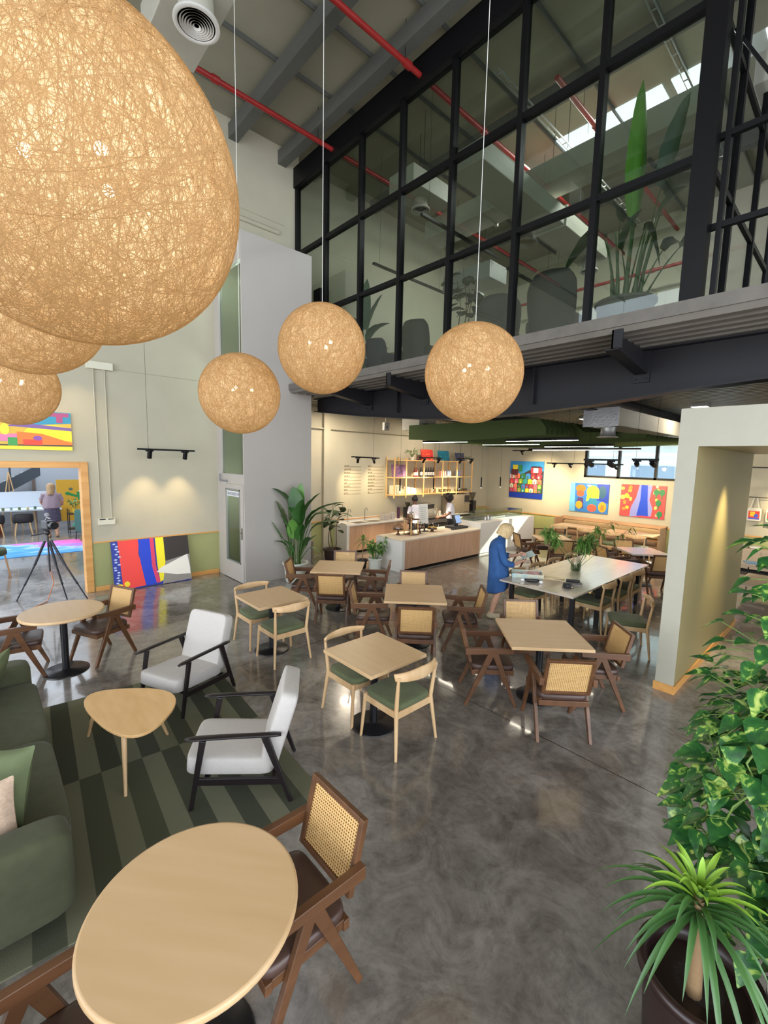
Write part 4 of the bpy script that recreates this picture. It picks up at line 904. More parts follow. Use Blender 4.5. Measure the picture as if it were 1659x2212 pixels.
# vase with bamboo-like stems
M_vg = glass('vase_glass', 'dbe2dc', 1.5)
vs = thing('glass_vase', 'clear glass vase full of leafy stems on the communal table', 'vase', (-3.33, 7.70, 0.751))
MB().lathe([(0.075, 0), (0.085, 0.02), (0.088, 0.16), (0.055, 0.22), (0.055, 0.27), (0.065, 0.28)], 28).build('vase_body', M_vg, vs)
MB().lathe([(0.07, 0.01), (0.08, 0.03), (0.08, 0.11)], 24).build('water', glass('water', 'c9d6c4', 1.2, ior=1.33), vs)
M_stem = mat('green_stem', '5d7a44', 0.5)
M_leafb = mat('bamboo_leaf', '5f8a3c', 0.5, color2='8bb65a', scale=3)
rn = random.Random(42); st = MB(); lf = MB()
def leafy_stem(st, lf, base, tip, n, L_, rn, w=0.011, dens=1.0, cluster=0.25):
    base, tip = Vector(base), Vector(tip); mid = (base+tip)/2+Vector((0, 0, 0.06))
    P = lambda t: base*(1-t)**2+mid*2*t*(1-t)+tip*t*t
    st.tube([P(i/6) for i in range(7)], [0.005-0.0005*i for i in range(7)], 6)
    for i in range(n):
        t = 1-rn.random()**1.5*(1-cluster); p = P(t); d = Vector((rn.gauss(0, 1), rn.gauss(0, 1), rn.gauss(0.1, 0.7))).normalized(); ln = L_*rn.uniform(0.6, 1.15)
        side = d.cross(Vector((0, 0, 1))); side = side if side.length > 0.1 else Vector((1, 0, 0))
        q = [p+d*(ln*s)+Vector((0, 0, -0.35*ln*s*s)) for s in (0, 0.3, 0.6, 0.85, 1)]
        lf.leaf(q, [0.001, w, w*0.9, w*0.45, 0.0005], side, 0.2)
stems = [((-0.02, 0, 0.02), (-0.52, -0.20, 0.66), 95), ((0, 0.02, 0.02), (-0.36, -0.30, 0.72), 60), ((-0.01, 0.02, 0.02), (-0.62, -0.05, 0.62), 60), ((0.01, 0, 0.02), (0.14, 0.16, 0.62), 90), ((0, -0.02, 0.02), (0.02, 0.05, 0.55), 70), ((0.02, 0.01, 0.02), (0.25, 0.20, 0.76), 45), ((0.02, 0.0, 0.02), (0.10, 0.30, 0.50), 60), ((0.01, 0.02, 0.02), (0.42, 0.42, 0.88), 14), ((0.02, 0.02, 0.02), (0.66, 0.62, 0.80), 12)]
for a, b_, n in stems: leafy_stem(st, lf, a, b_, int(n*1.5), 0.15, rn, w=0.0125, cluster=0.55)
st.build('stems', M_stem, vs); lf.build('foliage', M_leafb, vs)
# box, packaging, sunglasses case, phone, camera on the communal table
bx = thing('open_gift_box', 'open pale blue cardboard box with tissue at the near left corner of the communal table', 'box', (-3.66, 6.62, 0.752), R(35))
m = MB(); m.bb(-0.24, 0.24, -0.15, 0.15, 0, 0.01)
for (a, b_, c_, d_) in ((-0.24, 0.24, -0.155, -0.145), (-0.24, 0.24, 0.145, 0.155), (-0.245, -0.235, -0.15, 0.15), (0.235, 0.245, -0.15, 0.15)): m.bb(a, b_, c_, d_, 0, 0.07)
m.build('box_tray', mat('sky_card', 'a7c4c8', 0.6, color2='d8d2b8', scale=6), bx)
m = MB(); rr = random.Random(2)
for k in range(9): m.ell((rr.uniform(-0.17, 0.17), rr.uniform(-0.09, 0.09), 0.045), (0.06, 0.05, 0.025), 10, 6)
m.build('tissue', mat('blush_tissue', 'dcc6c0', 0.8, color2='d08a80', scale=10), bx)
m = MB(); rr = random.Random(4); N = 9; vs_ = []; fs = []
for i in range(N):
    for j in range(N): vs_.append((-0.2+0.4*i/(N-1), -0.16+0.32*j/(N-1), 0.012+0.03*rr.random()))
for i in range(N-1):
    for j in range(N-1): fs.append((i*N+j, (i+1)*N+j, (i+1)*N+j+1, i*N+j+1))
m.add(vs_, fs, 0, True)
tag(m.build('plastic_wrap', glass('cloudy_plastic', 'e4dcd2', 2.5, rough=0.25), loc=(-3.30, 6.75, 0.752), rot=(0, 0, 0.4), subsurf=1), 'crumpled clear plastic wrap right of the open box', 'plastic wrap')
sgl = thing('sunglasses_case', 'long black sunglasses case lying in front of the open box', 'case', (-3.42, 6.36, 0.752), R(38))
MB().ell((0, 0, 0.025), (0.12, 0.035, 0.025), 20, 10, p=0.6).build('case_body', M_dk, sgl)
for i, (x, y) in enumerate(((-3.54, 6.28), (-3.28, 6.38))): tag(MB().ell((0, 0, 0.025), (0.035, 0.03, 0.025), 10, 8).build('paper_ball', mat('tissue_white', 'e6e4e2', 0.8), loc=(x, y, 0.751)), ['crumpled white tissue left of the sunglasses case', 'crumpled white tissue right of the sunglasses case'][i], 'tissue')
cm = thing('compact_camera', 'small black camera near the front edge of the communal table', 'camera', (-2.93, 6.52, 0.752), R(30))
MB().bb(-0.055, 0.055, -0.025, 0.025, 0, 0.07).build('camera_body', M_dk, cm, bevel=0.006); MB().lathe([(0.03, 0), (0.03, 0.05), (0.024, 0.055)], 20).build('lens', M_dk, cm, loc=(0, -0.025, 0.035), rot=(R(90), 0, 0))
MB().tube([(0.055, 0, 0.05), (0.09, -0.05, 0.006), (0.02, -0.11, 0.005), (-0.07, -0.07, 0.005), (-0.055, 0, 0.05)], 0.005, 6).build('strap', M_dk, cm)
nb = thing('notebook', 'closed notebook with a black case on it behind the camera', 'notebook', (-2.94, 6.78, 0.751), R(25))
MB().bb(-0.12, 0.12, -0.08, 0.08, 0, 0.015).build('cover', mat('notebook_grey', '8f8a88', 0.6), nb, bevel=0.002)
tag(MB().bb(-0.10, 0.10, -0.03, 0.03, 0, 0.04).build('glasses_case', M_dk, loc=(-2.98, 6.83, 0.767), rot=(0, 0, R(25)), bevel=0.01), 'black glasses case lying on the notebook', 'case')
# far cane sets
M_wt2 = mat('white_laminate_top', 'cdc6bd', 0.25, var=0.02)
square_table('pale square table near the white display counter, with cane chairs around', -5.27, 10.68, R(45), 0.80, M_oak)
square_table('pale square table between the bench and the cream portal', -3.20, 10.72, R(45), 0.80, M_wt2)
for (cx, cy, nm) in ((-5.27, 10.68, 'the table near the display counter'), (-3.20, 10.72, 'the table beside the cream portal')):
    for (sx, sy, wh) in ((1, -1, 'nearest the viewer'), (1, 1, 'on the right'), (-1, -1, 'on the left'), (-1, 1, 'on the far side')):
        k = 0.60/math.sqrt(2)
        dup(c0, (cx+sx*k, cy+sy*k, 0), math.atan2(sx, -sy)+(0.15 if sx*sy > 0 else -0.1), 'walnut cane armchair %s at %s' % (wh, nm))
# bench tables + oak chairs
for i, (x, y) in enumerate(((-4.30, 13.40), (-5.85, 13.40))):
    t = thing('bench_table', ['oak rectangular table before the right half of the bench', 'oak rectangular table before the left half of the bench'][i], 'table', (x, y, 0))
    MB().bb(-0.60, 0.60, -0.36, 0.36, 0.718, 0.75).build('tabletop', M_oak, t, bevel=0.004)
    for sx in (-0.35, 0.35): MB().lathe([(0.2, 0), (0.2, 0.012), (0.03, 0.02), (0.03, 0.71)], 20, c=(sx, 0, 0)).build('pedestal', M_iron, t)
for i, (x, a) in enumerate(((-3.98, 0), (-4.62, 6), (-5.25, -8), (-6.05, 0))):
    dup(o0, (x, 12.88, 0), R(a), ['oak chair at the right end of the bench tables, back to the viewer', 'oak chair at the bench tables, second from the right', 'oak chair at the bench tables, third from the right', 'oak chair at the left end of the bench tables'][i])
M_tan = mat('tan_leather', 'b89a6e', 0.45, var=0.05, bump=0.05, bscale=150)
bq = thing('banquette', 'long tan leather bench with oak frame under the bright paintings', 'bench', (-5.33, 14.3, 0))
MB().bb(-1.52, 1.52, -0.30, 0.34, 0.05, 0.34).build('base', wood('banquette_oak', 'b9906a', 'c59c76', 0.5), bq)
for k in range(3): MB().ell((-1.0+1.0*k, -0.02, 0.40), (0.50, 0.29, 0.07), 24, 8, p=0.3).build('seat_cushion', mat('brown_seat_leather', '93704f', 0.45), bq)
for z in (0.56, 0.70): MB().ell((0, 0.24, z), (1.48, 0.06, 0.075), 40, 10, p=0.35).build('back_pad', M_tan, bq)
MB().bb(-1.55, 1.55, 0.26, 0.36, 0.78, 0.88).build('top_rail', wood('banquette_oak', 'b9906a', 'c59c76', 0.5), bq, bevel=0.004)
for sx in (-1.55, 1.50): MB().bb(sx, sx+0.05, -0.30, 0.36, 0, 0.86).build('end_panel', wood('banquette_oak', 'b9906a', 'c59c76', 0.5), bq, bevel=0.006)
# ------------------------------------------------------------------ sprinkler pipes, ducts, diffusers, tracks
def red_pipe(label, pts, joints):
    t = thing('sprinkler_pipe', label, 'pipe', pts[0]); o = Vector(pts[0])
    MB().tube([Vector(p)-o for p in pts], 0.045, 12).build('pipe', M_red, t)
    for j in joints: MB().tube([Vector(j[0])-o, Vector(j[1])-o], 0.062, 12).build('coupling', M_red, t)
    return t
red_pipe('red sprinkler pipe passing above the rightmost globes into the glazed room', [(-8.2, -4, 9.0), (-8.2, 14.2, 9.0)], [((-8.2, 3.35, 9), (-8.2, 3.47, 9)), ((-8.2, 5.9, 9), (-8.2, 6.02, 9)), ((-8.2, 9.0, 9), (-8.2, 9.12, 9))])
red_pipe('red sprinkler pipe running along the roof nearest the glass wall head', [(-5.72, -4, 9.0), (-5.72, 14.2, 9.0)], [((-5.72, 5.5, 9), (-5.72, 5.62, 9)), ((-5.72, 7.6, 9), (-5.72, 7.72, 9))])
red_pipe('red sprinkler pipe nearest the skylight in the upstairs room', [(-4.1, 7.4, 8.9), (-4.1, 14.2, 8.9)], [((-4.1, 8.9, 8.9), (-4.1, 9.02, 8.9))])
red_pipe('low red pipe along the far wall of the upstairs room', [(-8.6, 13.9, 7.9), (-2.0, 13.9, 7.9)], [((-7, 13.9, 7.9), (-6.88, 13.9, 7.9)), ((-4.6, 13.9, 7.9), (-4.48, 13.9, 7.9))])
M_duct = mat('cream_duct', 'a39f92', 0.6, var=0.03)
M_diff = mat('diffuser_white', 'c9c6c0', 0.45)
def diffuser(parent, c, r=0.25, neck=0.35, m=None):
    MB().lathe([(r*0.78, 0.02), (r*0.74, neck)], 32, c=c).build('neck', m or M_duct, parent)
    mb = MB(); mb.lathe([(r, 0.0), (r*0.98, 0.03), (r*0.8, 0.05)], 40, c=c, cap=False); mb.lathe([(r, 0.0), (r*0.86, -0.012), (r*0.80, 0.0)], 40, c=c, cap=False)
    for k in range(6): q = r*(0.74-0.11*k); mb.lathe([(q, -0.004-0.004*k), (q-0.022, 0.012-0.004*k)], 32, c=c, cap=False)
    mb.build('diffuser_rings', m and M_diff or M_diff, parent)
    MB().lathe([(r*0.8, 0.016), (0.001, 0.016)], 24, c=c).build('diffuser_shade_disc', mat('duct_shadow', '2c2a27', 0.8), parent)  # flat disc, shade inside the neck put into its dark colour
du = thing('ventilation_duct', 'cream duct with a big round ringed diffuser overhead at the top left', 'duct', (-5.87, 2.23, 7.65))
MB().bb(-1.1, 1.15, -0.30, 0.36, 0.30, 0.75).build('duct_body', M_duct, du, bevel=0.01)
diffuser(du, (0, 0, 0), 0.26, 0.32)
# duct group upstairs
du = thing('ventilation_duct', 'long cream duct running deep into the upstairs room, ending in a round diffuser', 'duct', (-4.95, 10.6, 7.1))
MB().bb(-0.32, 0.32, -4.4, 0.55, 0.30, 0.62).build('duct_body', M_duct, du, bevel=0.01)
MB().bb(-0.36, 0.36, -1.6, -1.56, 0.26, 0.66).build('flange', M_duct, du)
diffuser(du, (0.05, 0.25, 0), 0.20, 0.30, M_galv)
du = thing('ventilation_duct', 'cross duct in the upstairs room under the skylight', 'duct', (-4.6, 8.6, 7.9))
MB().bb(-3.2, 3.2, -0.3, 0.3, 0, 0.4).build('duct_body', M_duct, du, bevel=0.01); MB().bb(-1.6, -1.55, -0.34, 0.34, -0.04, 0.44).build('flange', M_duct, du)
du = thing('air_handler', 'grey air handling unit hanging upstairs near the round diffuser duct', 'air handler', (-6.9, 9.4, 6.9))
MB().bb(-0.9, 0.5, -0.35, 0.35, 0, 0.38).build('case', M_galv, du, bevel=0.01); MB().bb(-1.0, -0.9, -0.25, 0.25, 0.05, 0.33).build('spigot', M_galv, du)
du = thing('ventilation_duct', 'cream duct box with round diffuser behind the glass, near the wall head', 'duct', (-7.0, 7.3, 7.9))
MB().bb(-0.35, 0.35, -0.6, 0.6, 0.2, 0.55).build('duct_body', M_duct, du, bevel=0.01); diffuser(du, (0, 0, 0), 0.2, 0.2)
# linear lamps and cable tray upstairs
for i, (x, y0, y1, z) in enumerate(((-6.3, 6.6, 9.2, 7.3), (-5.9, 9.0, 11.5, 6.9), (-8.4, 7.2, 9.8, 7.2))):
    t = thing('linear_lamp', ['unlit black linear lamp hanging upstairs, nearest the glass', 'unlit black linear lamp hanging upstairs behind the dark chairs', 'unlit black linear lamp hanging upstairs near the left wall'][i], 'linear lamp', (x, y0, z))
    MB().bb(-0.03, 0.03, 0, y1-y0, 0, 0.05).build('housing', M_black, t)
    for yy in (0.2, y1-y0-0.2): MB().tube([(0, yy, 0.05), (0, yy, 9.62-z)], 0.003, 5).build('cable', M_black, t)
# skylights in the roof of the upstairs room
M_sky = emission('skylight_glow', 'e9f2ff', 1.9)
for i, (x0, x1, y0, y1) in enumerate(((-5.35, -3.3, 9.75, 10.45), (-3.15, -1.2, 9.75, 10.45))):
    t = MB(); t.bb(x0, x1, y0, y1, 9.59, 9.615); struct('window_%d' % (4+i), t, M_sky)
for i, x in enumerate((-4.6, -2.6, 1.0)):
    tr = MB()
    for s_ in (-0.04, 0.04): tr.bb(s_-0.006, s_+0.006, -3.2, 3.2, 0, 0.03)
    for k in range(20): tr.bb(-0.04, 0.04, -3.1+0.32*k, -3.08+0.32*k, 0, 0.01)
    for yy in (-2.6, 0, 2.6): tr.tube([(0.04, yy, 0.03), (0.04, yy, 0.86)], 0.004, 5)
    tag(tr.build('cable_tray', M_galv, loc=(x, 9.6, 8.75)), ['thin perforated cable tray upstairs, left of the tall leaf', 'thin perforated cable tray upstairs behind the tall leaf', 'thin perforated cable tray upstairs near the corner column'][i], 'cable tray')
# ---------------- below the upper floor
M_felt = mat('green_felt', '3d4a22', 0.9, var=0.06, scale=20)
cp = thing('acoustic_canopy', 'large green felt baffle canopy hanging above the cafe', 'acoustic baffle', (-5.2, 9.2, 3.25))
n_ = 26
for k in range(n_):
    y = -1.5+k*0.19; mb = MB(); N = 22; top, bt = [], []
    x0, x1 = -2.35-0.03*k, 1.15 if k < 7 else 2.25+0.02*k
    for i in range(N+1):
        u = i/N; x = x0+(x1-x0)*u
        zb = -0.19+0.16*abs(u-0.42)**1.2+0.015*math.sin(k*0.5)
        zt = 0.20 if x < 1.15 else 0.02-0.06*(x-1.15)
        top.append((x, max(zt, zb+0.03))); bt.append((x, zb))
    mb.prism(bt+top[::-1], y-0.006, y+0.006, plane='xz'); mb.build('felt_fin', M_felt, cp)
m = MB()
for x in (-1.9, 0): m.bb(x-0.015, x+0.015, -1.5, 3.3, 0.20, 0.23)
m.build('hanger_rail', M_black, cp)
for (x, y) in ((-1.9, -1.4), (0, -1.4), (-1.9, 3.0), (0, 3.0)): MB().tube([(x, y, 0.23), (x, y, 0.70)], 0.003, 5).build('hanger', M_black, cp)
M_led = emission('linear_led', 'fff3dd', 34.0)
def linear(label, x0, x1, y, z):
    t = thing('linear_lamp', label, 'linear lamp', (x0, y, z))
    MB().bb(0, x1-x0, -0.03, 0.03, 0.004, 0.06).build('housing', M_black, t); MB().bb(0.01, x1-x0-0.01, -0.026, 0.026, 0, 0.004).build('diffuser_strip', M_led, t)
    for xx in (0.2, x1-x0-0.2): MB().tube([(xx, 0, 0.06), (xx, 0, 3.95-z)], 0.0025, 5).build('cable', M_black, t)
linear('lit black linear lamp under the canopy, the front one', -5.25, -3.72, 8.3, 3.06)
linear('lit black linear lamp under the canopy, left of the ribbed counter light', -6.75, -5.2, 9.6, 3.05)
linear('lit black linear lamp under the canopy, the middle right one', -5.75, -4.05, 10.9, 3.04)
linear('lit black linear lamp under the canopy, the rearmost long one', -7.5, -4.2, 13.2, 3.03)
linear('lit black linear lamp farthest left, above the cake stands', -7.9, -6.5, 8.6, 3.08)
for i, (x, y) in enumerate(((-8.5, 8.38), (-8.5, 9.75), (-8.5, 10.96), (-8.5, 12.10), (-8.5, 13.21))):
    t = thing('tube_pendant', 'slim black tube pendant, %s over the cafe counters' % ['first from the left', 'second from the left', 'third from the left', 'fourth from the left', 'the rightmost'][i], 'pendant lamp', (x, y, 1.78))
    MB().lathe([(0.02, 0.004), (0.02, 0.34)], 14).build('tube', M_black, t); MB().lathe([(0.016, 0.0), (0.016, 0.006)], 12).build('lens', emission('tube_lens', 'fff0cc', 20), t)
    MB().tube([(0, 0, 0.34), (0, 0, 2.2)], 0.003, 5).build('cable', M_black, t)
    lamp('SPOT', 'tube_light', (x, y, 1.77), (x, y, 0), energy=130, color=(1, 0.84, 0.6), size=0.02, spot=R(95), blend=0.7)
# air box with a hat-shaped diffuser
ab = thing('duct_box', 'foil-faced duct box with a hat-shaped diffuser under the upper floor', 'duct', (-3.45, 8.55, 3.33))
MB().bb(-0.30, 0.32, 0, 4.4, 0.0, 0.32).build('duct_body', M_duct, ab, bevel=0.006); MB().bb(-0.31, 0.33, -0.012, 0.0, -0.01, 0.33).build('foil_face', mat('foil', 'b9b9bd', 0.4, metal=0.5, bump=0.6, bscale=40), ab)
MB().lathe([(0.14, 0.0), (0.13, -0.06), (0.135, -0.14), (0.15, -0.17), (0.20, -0.185), (0.17, -0.195), (0.02, -0.185)], 28, c=(0.02, 0.35, 0)).build('diffuser', M_galv, ab)
MB().bb(-0.10, 0.22, -0.03, 0, -0.03, -0.01).build('bracket_bar', M_galv, ab)
d2 = thing('duct_box', 'small white duct box with a round diffuser beside the green canopy edge', 'duct', (-7.75, 8.3, 3.25))
MB().bb(-0.35, 0.25, -0.3, 0.3, 0.12, 0.5).build('duct_body', M_duct, d2, bevel=0.006); MB().lathe([(0.13, 0.12), (0.12, 0.02), (0.16, -0.02), (0.14, -0.03), (0.02, -0.02)], 24).build('diffuser', M_galv, d2)
# tracks with spotlights; each aims a real spot lamp
def track(label, a, b, heads, targets, top=3.97, energy=30, r=0.035, ln=0.15, cabs=(0.15, 0.85)):
    a, b = Vector(a), Vector(b); t = thing('track_light_bar', label, 'track light', a); d = b-a; L_ = d.length; u = d.normalized()
    MB().bar((0, 0, 0.012), d+Vector((0, 0, 0.012)), 0.034, 0.024, side=(0, 0, 1)).build('track', M_black, t)
    for c_ in cabs: MB().tube([d*c_+Vector((0, 0, 0.02)), d*c_+Vector((0, 0, top-a.z))], 0.0028, 5).build('cable', M_black, t)
    for h, tg in zip(heads, targets):
        p = d*h; MB().bar(p-u*0.07+Vector((0, 0, -0.015)), p+u*0.07+Vector((0, 0, -0.015)), 0.03, 0.034, side=(0, 0, 1)).build('adapter', M_black, t)
        dr_ = (Vector(tg)-(a+p)).normalized(); q = p+Vector((0, 0, -0.075))
        hd = MB(); hd.tube([p+Vector((0, 0, -0.03)), q], 0.008, 8); hd.tube([q-dr_*ln*0.5, q+dr_*ln*0.5], r, 18); sp = hd.build('spotlight', M_black, t)
        MB().tube([q+dr_*ln*0.5, q+dr_*(ln*0.5+0.002)], r*0.75, 14).build('lens', emission('spot_lens', 'fff0cc', 12), sp)
        if energy: lamp('SPOT', 'track_spot', tuple(a+q+dr_*(ln*0.5+0.02)), tg, energy=energy*5.5, color=(1.0, 0.80, 0.48), size=0.05, spot=R(72), blend=1.0)
    return t
track('black track with two spotlights hanging in front of the lift shaft on the left wall', (-9.30, 2.23, 2.71), (-9.30, 3.28, 2.70), (0.2, 0.82), ((-9.74, 2.4, 1.2), (-9.74, 3.05, 1.2)), top=9.1, cabs=(0.18,), energy=7, r=0.042, ln=0.17)
track('black track with two spotlights over the menu columns', (-9.25, 7.30, 2.67), (-9.25, 8.28, 2.65), (0.22, 0.80), ((-10.04, 8.0, 1.7), (-10.04, 9.1, 1.75)), energy=15, cabs=(0.78,))
track('black track with two spotlights before the left half of the pine shelf', (-9.1, 9.75, 2.70), (-9.1, 10.8, 2.70), (0.2, 0.85), ((-9.8, 9.9, 1.7), (-9.8, 10.5, 1.7)), energy=24)
track('black track with two spotlights before the right half of the pine shelf', (-9.1, 11.55, 2.70), (-9.1, 12.45, 2.70), (0.2, 0.85), ((-9.8, 11.7, 1.7), (-9.8, 12.1, 1.7)), energy=24)
track('slim track with two small spotlights left of the band window', (-6.8, 13.1, 2.62), (-5.8, 13.1, 2.62), (0.25, 0.75), ((-7.5, 14.67, 1.7), (-5.9, 14.67, 1.9)), energy=32, r=0.03, ln=0.11)
track('slim track with two small spotlights in the middle of the band window', (-5.6, 12.6, 2.62), (-4.4, 12.6, 2.62), (0.2, 0.85), ((-6.1, 14.67, 1.9), (-4.3, 14.67, 1.6)), energy=32, r=0.035, ln=0.12)
track('bronze-looking track with two large spotlights before the band window', (-3.85, 8.9, 2.70), (-3.25, 9.05, 2.70), (0.2, 0.8), ((-3.7, 14.6, 1.6), (-3.3, 14.6, 1.2)), energy=14, r=0.05, ln=0.17)
track('track with two spotlights nearest the cream portal', (-3.1, 9.3, 2.72), (-2.65, 9.35, 2.72), (0.2, 0.8), ((-4.4, 14.67, 1.6), (-2.6, 14.6, 1.2)), energy=20, r=0.045, ln=0.14)
track('track with spotlight lighting the painting of houses', (-7.9, 12.9, 3.0), (-7.2, 12.9, 3.0), (0.5,), ((-7.75, 14.67, 1.9),), energy=40, r=0.03, ln=0.11)
track('black track above the studio doorway lighting the wall painting', (-8.9, 0.2, 4.4), (-8.9, 1.4, 4.4), (0.3, 0.85), ((-9.74, 0.6, 3.0), (-9.74, 1.45, 2.9)), top=9.1, energy=5)
for i, (x, y) in enumerate(((-8.9, 7.0), (-8.6, 10.4), (-6.9, 9.4), (-2.6, 11.6), (-5.6, 12.9))):  # panels added to brighten the cafe, spread where they suit the light
    t = thing('added_panel_light', 'added square white ceiling panel light under the upper floor, %s' % ['nearest the lift shaft', 'above the baristas', 'above the service counter', 'right of the foil duct box', 'over the bench tables'][i], 'ceiling light', (x, y, 3.90))
    MB().bb(-0.16, 0.16, -0.16, 0.16, 0, 0.075).build('housing', M_galv, t); MB().bb(-0.14, 0.14, -0.14, 0.14, -0.004, 0.0).build('diffuser', emission('panel_glow', 'fff0d6', 6.0), t)
    lamp('AREA', 'added_panel_lamp', (x, y, 3.88), (x, y, 0), energy=(50, 50, 40, 35, 50)[i], color=(1.0, 0.86, 0.66), size=0.28)
cn = thing('control_box', 'small grey electrical box on the girder line above the menu', 'electrical box', (-8.6, 7.9, 3.38))
MB().bb(-0.03, 0.05, -0.09, 0.09, 0, 0.2).build('case', M_galv, cn, bevel=0.004); MB().bb(0.05, 0.055, -0.02, 0.02, 0.07, 0.10).build('lens', M_black, cn); MB().tube([(0, 0, 0.2), (0, 0, 0.6)], 0.006, 6).build('hanger', M_galv, cn)
tag(MB().tube([(MX+0.06, 5.7, 3.42), (MX+0.06, 11.2, 3.42)], 0.022, 10).build('wall_pipe', M_wall), 'thin cream pipe running along the cream wall above the menu', 'pipe')
dg = MB(); dg.bb(-4.6, -1.0, 6.2, 14.4, 4.155, 4.156)
# secondary beams under the slab
for i, x in enumerate((-7.2, -3.6, 0.0)):
    m = MB(); m.bb(x-0.09, x+0.09, 6.03, FY, 3.62, 3.64); m.bb(x-0.008, x+0.008, 6.03, FY, 3.64, 3.95); m.bb(x-0.09, x+0.09, 6.03, FY, 3.945, 3.96)
    tag(m.build('floor_beam', M_beam), ['dark steel beam under the upper floor above the cafe counter', 'dark steel beam under the upper floor beside the foil duct box', 'dark steel beam under the upper floor behind the cream portal'][i], 'beam')
# ------------------------------------------------------------------ upstairs room behind the glass
M_chairfab = mat('charcoal_shell', '3c3a38', 0.75, var=0.05)
def lounge(label, x, y, rz, w=0.62, h=1.10):
    t = thing('shell_chair', label, 'chair', (x, y, 4.15), rz)
    rings = []
    for i in range(11):
        u = i/10; z = 0.40+u*(h-0.40); ww = w/2*(0.92+0.16*math.sin(u*2.6)) * (1 if u < 0.85 else 1-(u-0.85)*1.6); yy = 0.26+0.12*u
        rings.append([(ww*math.cos(a)*1.0 if abs(math.cos(a)) < 1 else ww*math.cos(a), yy-0.13*(1-abs(math.sin(a)))*0+0.05*math.sin(a)-0.10*(math.cos(a)**2), z) for a in [2*math.pi*k/20 for k in range(20)]])
    b = MB(); b.loft(rings); b.build('backrest', M_chairfab, t)
    MB().ell((0, -0.02, 0.40), (w/2*0.95, 0.30, 0.07), 24, 8, p=0.4).build('seat', M_chairfab, t)
    for sx in (-1, 1): MB().ell((sx*w*0.46, 0.05, 0.52), (0.05, 0.25, 0.12), 14, 8, p=0.6).build('armrest', M_chairfab, t)
    MB().lathe([(0.03, 0.02), (0.03, 0.34)], 12).build('stem', M_black, t)
    for k in range(4): a = k*math.pi/2+0.6; MB().tube([(0, 0, 0.05), (0.30*math.cos(a), 0.30*math.sin(a), 0.015)], 0.016, 8).build('leg', M_black, t)
    return t
lounge('tall charcoal shell chair upstairs, the largest one just left of the grey planter', -3.42, 6.62, R(180), 0.72, 1.22)
lounge('charcoal shell chair upstairs above the rightmost globe, turned sideways', -4.55, 6.75, R(215), 0.66, 1.18)
lounge('charcoal shell chair upstairs between the two right-hand globes', -6.15, 6.6, R(180), 0.68, 1.10)
lounge('charcoal shell chair upstairs just behind the middle globe', -7.15, 6.5, R(175), 0.66, 0.92)
ds = thing('side_desk', 'small desk upstairs with a laptop, left of the charcoal chairs', 'desk', (-7.9, 7.6, 4.15))
MB().bb(-0.5, 0.5, -0.35, 0.35, 0.92, 0.95).build('desktop', M_oakl, ds); MB().bb(0.44, 0.5, -0.35, 0.35, 0, 0.92).build('side', mat('desk_red', '8a4f40', 0.5), ds); MB().bb(-0.5, -0.44, -0.35, 0.35, 0, 0.92).build('side', mat('desk_red', '8a4f40', 0.5), ds)
lp = thing('laptop', 'open laptop on the small desk upstairs', 'laptop', (-7.8, 7.6, 5.101))
MB().bb(-0.16, 0.16, -0.11, 0.11, 0, 0.015).build('keyboard', M_galv, lp); MB().box((0, 0.13, 0.11), (0.32, 0.01, 0.21), Euler((R(-12), 0, 0))).build('screen', M_white, lp)
# paddle-leaf plants
M_leafd = mat('banana_leaf_green', '284d1e', 0.42, color2='356226', scale=2.5)
M_leafm = mat('mid_leaf_green', '44702c', 0.42, color2='5d8a3a', scale=3)
M_dleaf = mat('deep_leaf_green', '1e3819', 0.45, color2='2a4a20', scale=3)
M_pet = mat('petiole_green', '46602c', 0.5)
M_soil = mat('potting_soil', '2b211a', 0.95, bump=0.6, bscale=60)
def paddle(st, lf, base, top, tip, w, mi=0, n=12, fold=0.22, thick=0.014):
    """petiole from base to top, then a broad blade from top to tip"""
    base, top, tip = Vector(base), Vector(top), Vector(tip)
    c = Vector(((base.x+top.x)/2*0.9+base.x*0.1, (base.y+top.y)/2*0.9+base.y*0.1, (base.z+top.z)/2+0.1*(top-base).length))
    P = [base*(1-t)**2+c*2*t*(1-t)+top*t*t for t in [i/7 for i in range(8)]]
    st.tube(P, [thick*(1-0.5*i/7) for i in range(8)], 7)
    d0 = (P[-1]-P[-2]).normalized(); L_ = (tip-top).length; c2 = top+d0*L_*0.45
    Q = [top*(1-t)**2+c2*2*t*(1-t)+tip*t*t for t in [i/n for i in range(n+1)]]
    W = [w*max(0.02, math.sin(math.pi*min(1, (i/n)*0.94+0.06))**0.55)*(1-0.25*(i/n)) for i in range(n+1)]; W[-1] = 0.002
    side = (tip-top).cross(Vector((0, 0, 1)))
    if side.length < 0.12*L_: side = Vector((0.7, 0.7, 0))
    lf.leaf(Q, W, side, fold, mi, wave=0.05)
def pot(parent, r, h, m, r0=0.72, rim=0.02):
    MB().lathe([(r*r0, 0), (r*(r0+0.1), 0.02), (r*0.96, h*0.85), (r*0.97, h-0.04), (r+rim, h-0.04), (r+rim, h), (r-0.01, h), (r-0.03, h-0.05), (r-0.03, h-0.06)], 44).build('pot', m, parent)
    MB().lathe([(r-0.03, h-0.07), (0.001, h-0.05)], 30).build('soil', M_soil, parent)
t = thing('potted_palm', 'big-leaved plant in a wide grey planter upstairs behind the glass', 'potted plant', (-2.46, 6.62, 4.15))
pot(t, 0.36, 0.66, mat('grey_planter', '625f56', 0.6, var=0.04), 0.78)
st, lf = MB(), MB(); z0 = 0.60
paddle(st, lf, (-0.02, 0, z0), (0.03, 0, 1.75), (0.02, -0.05, 3.35), 0.15, 1, fold=0.9, thick=0.035)
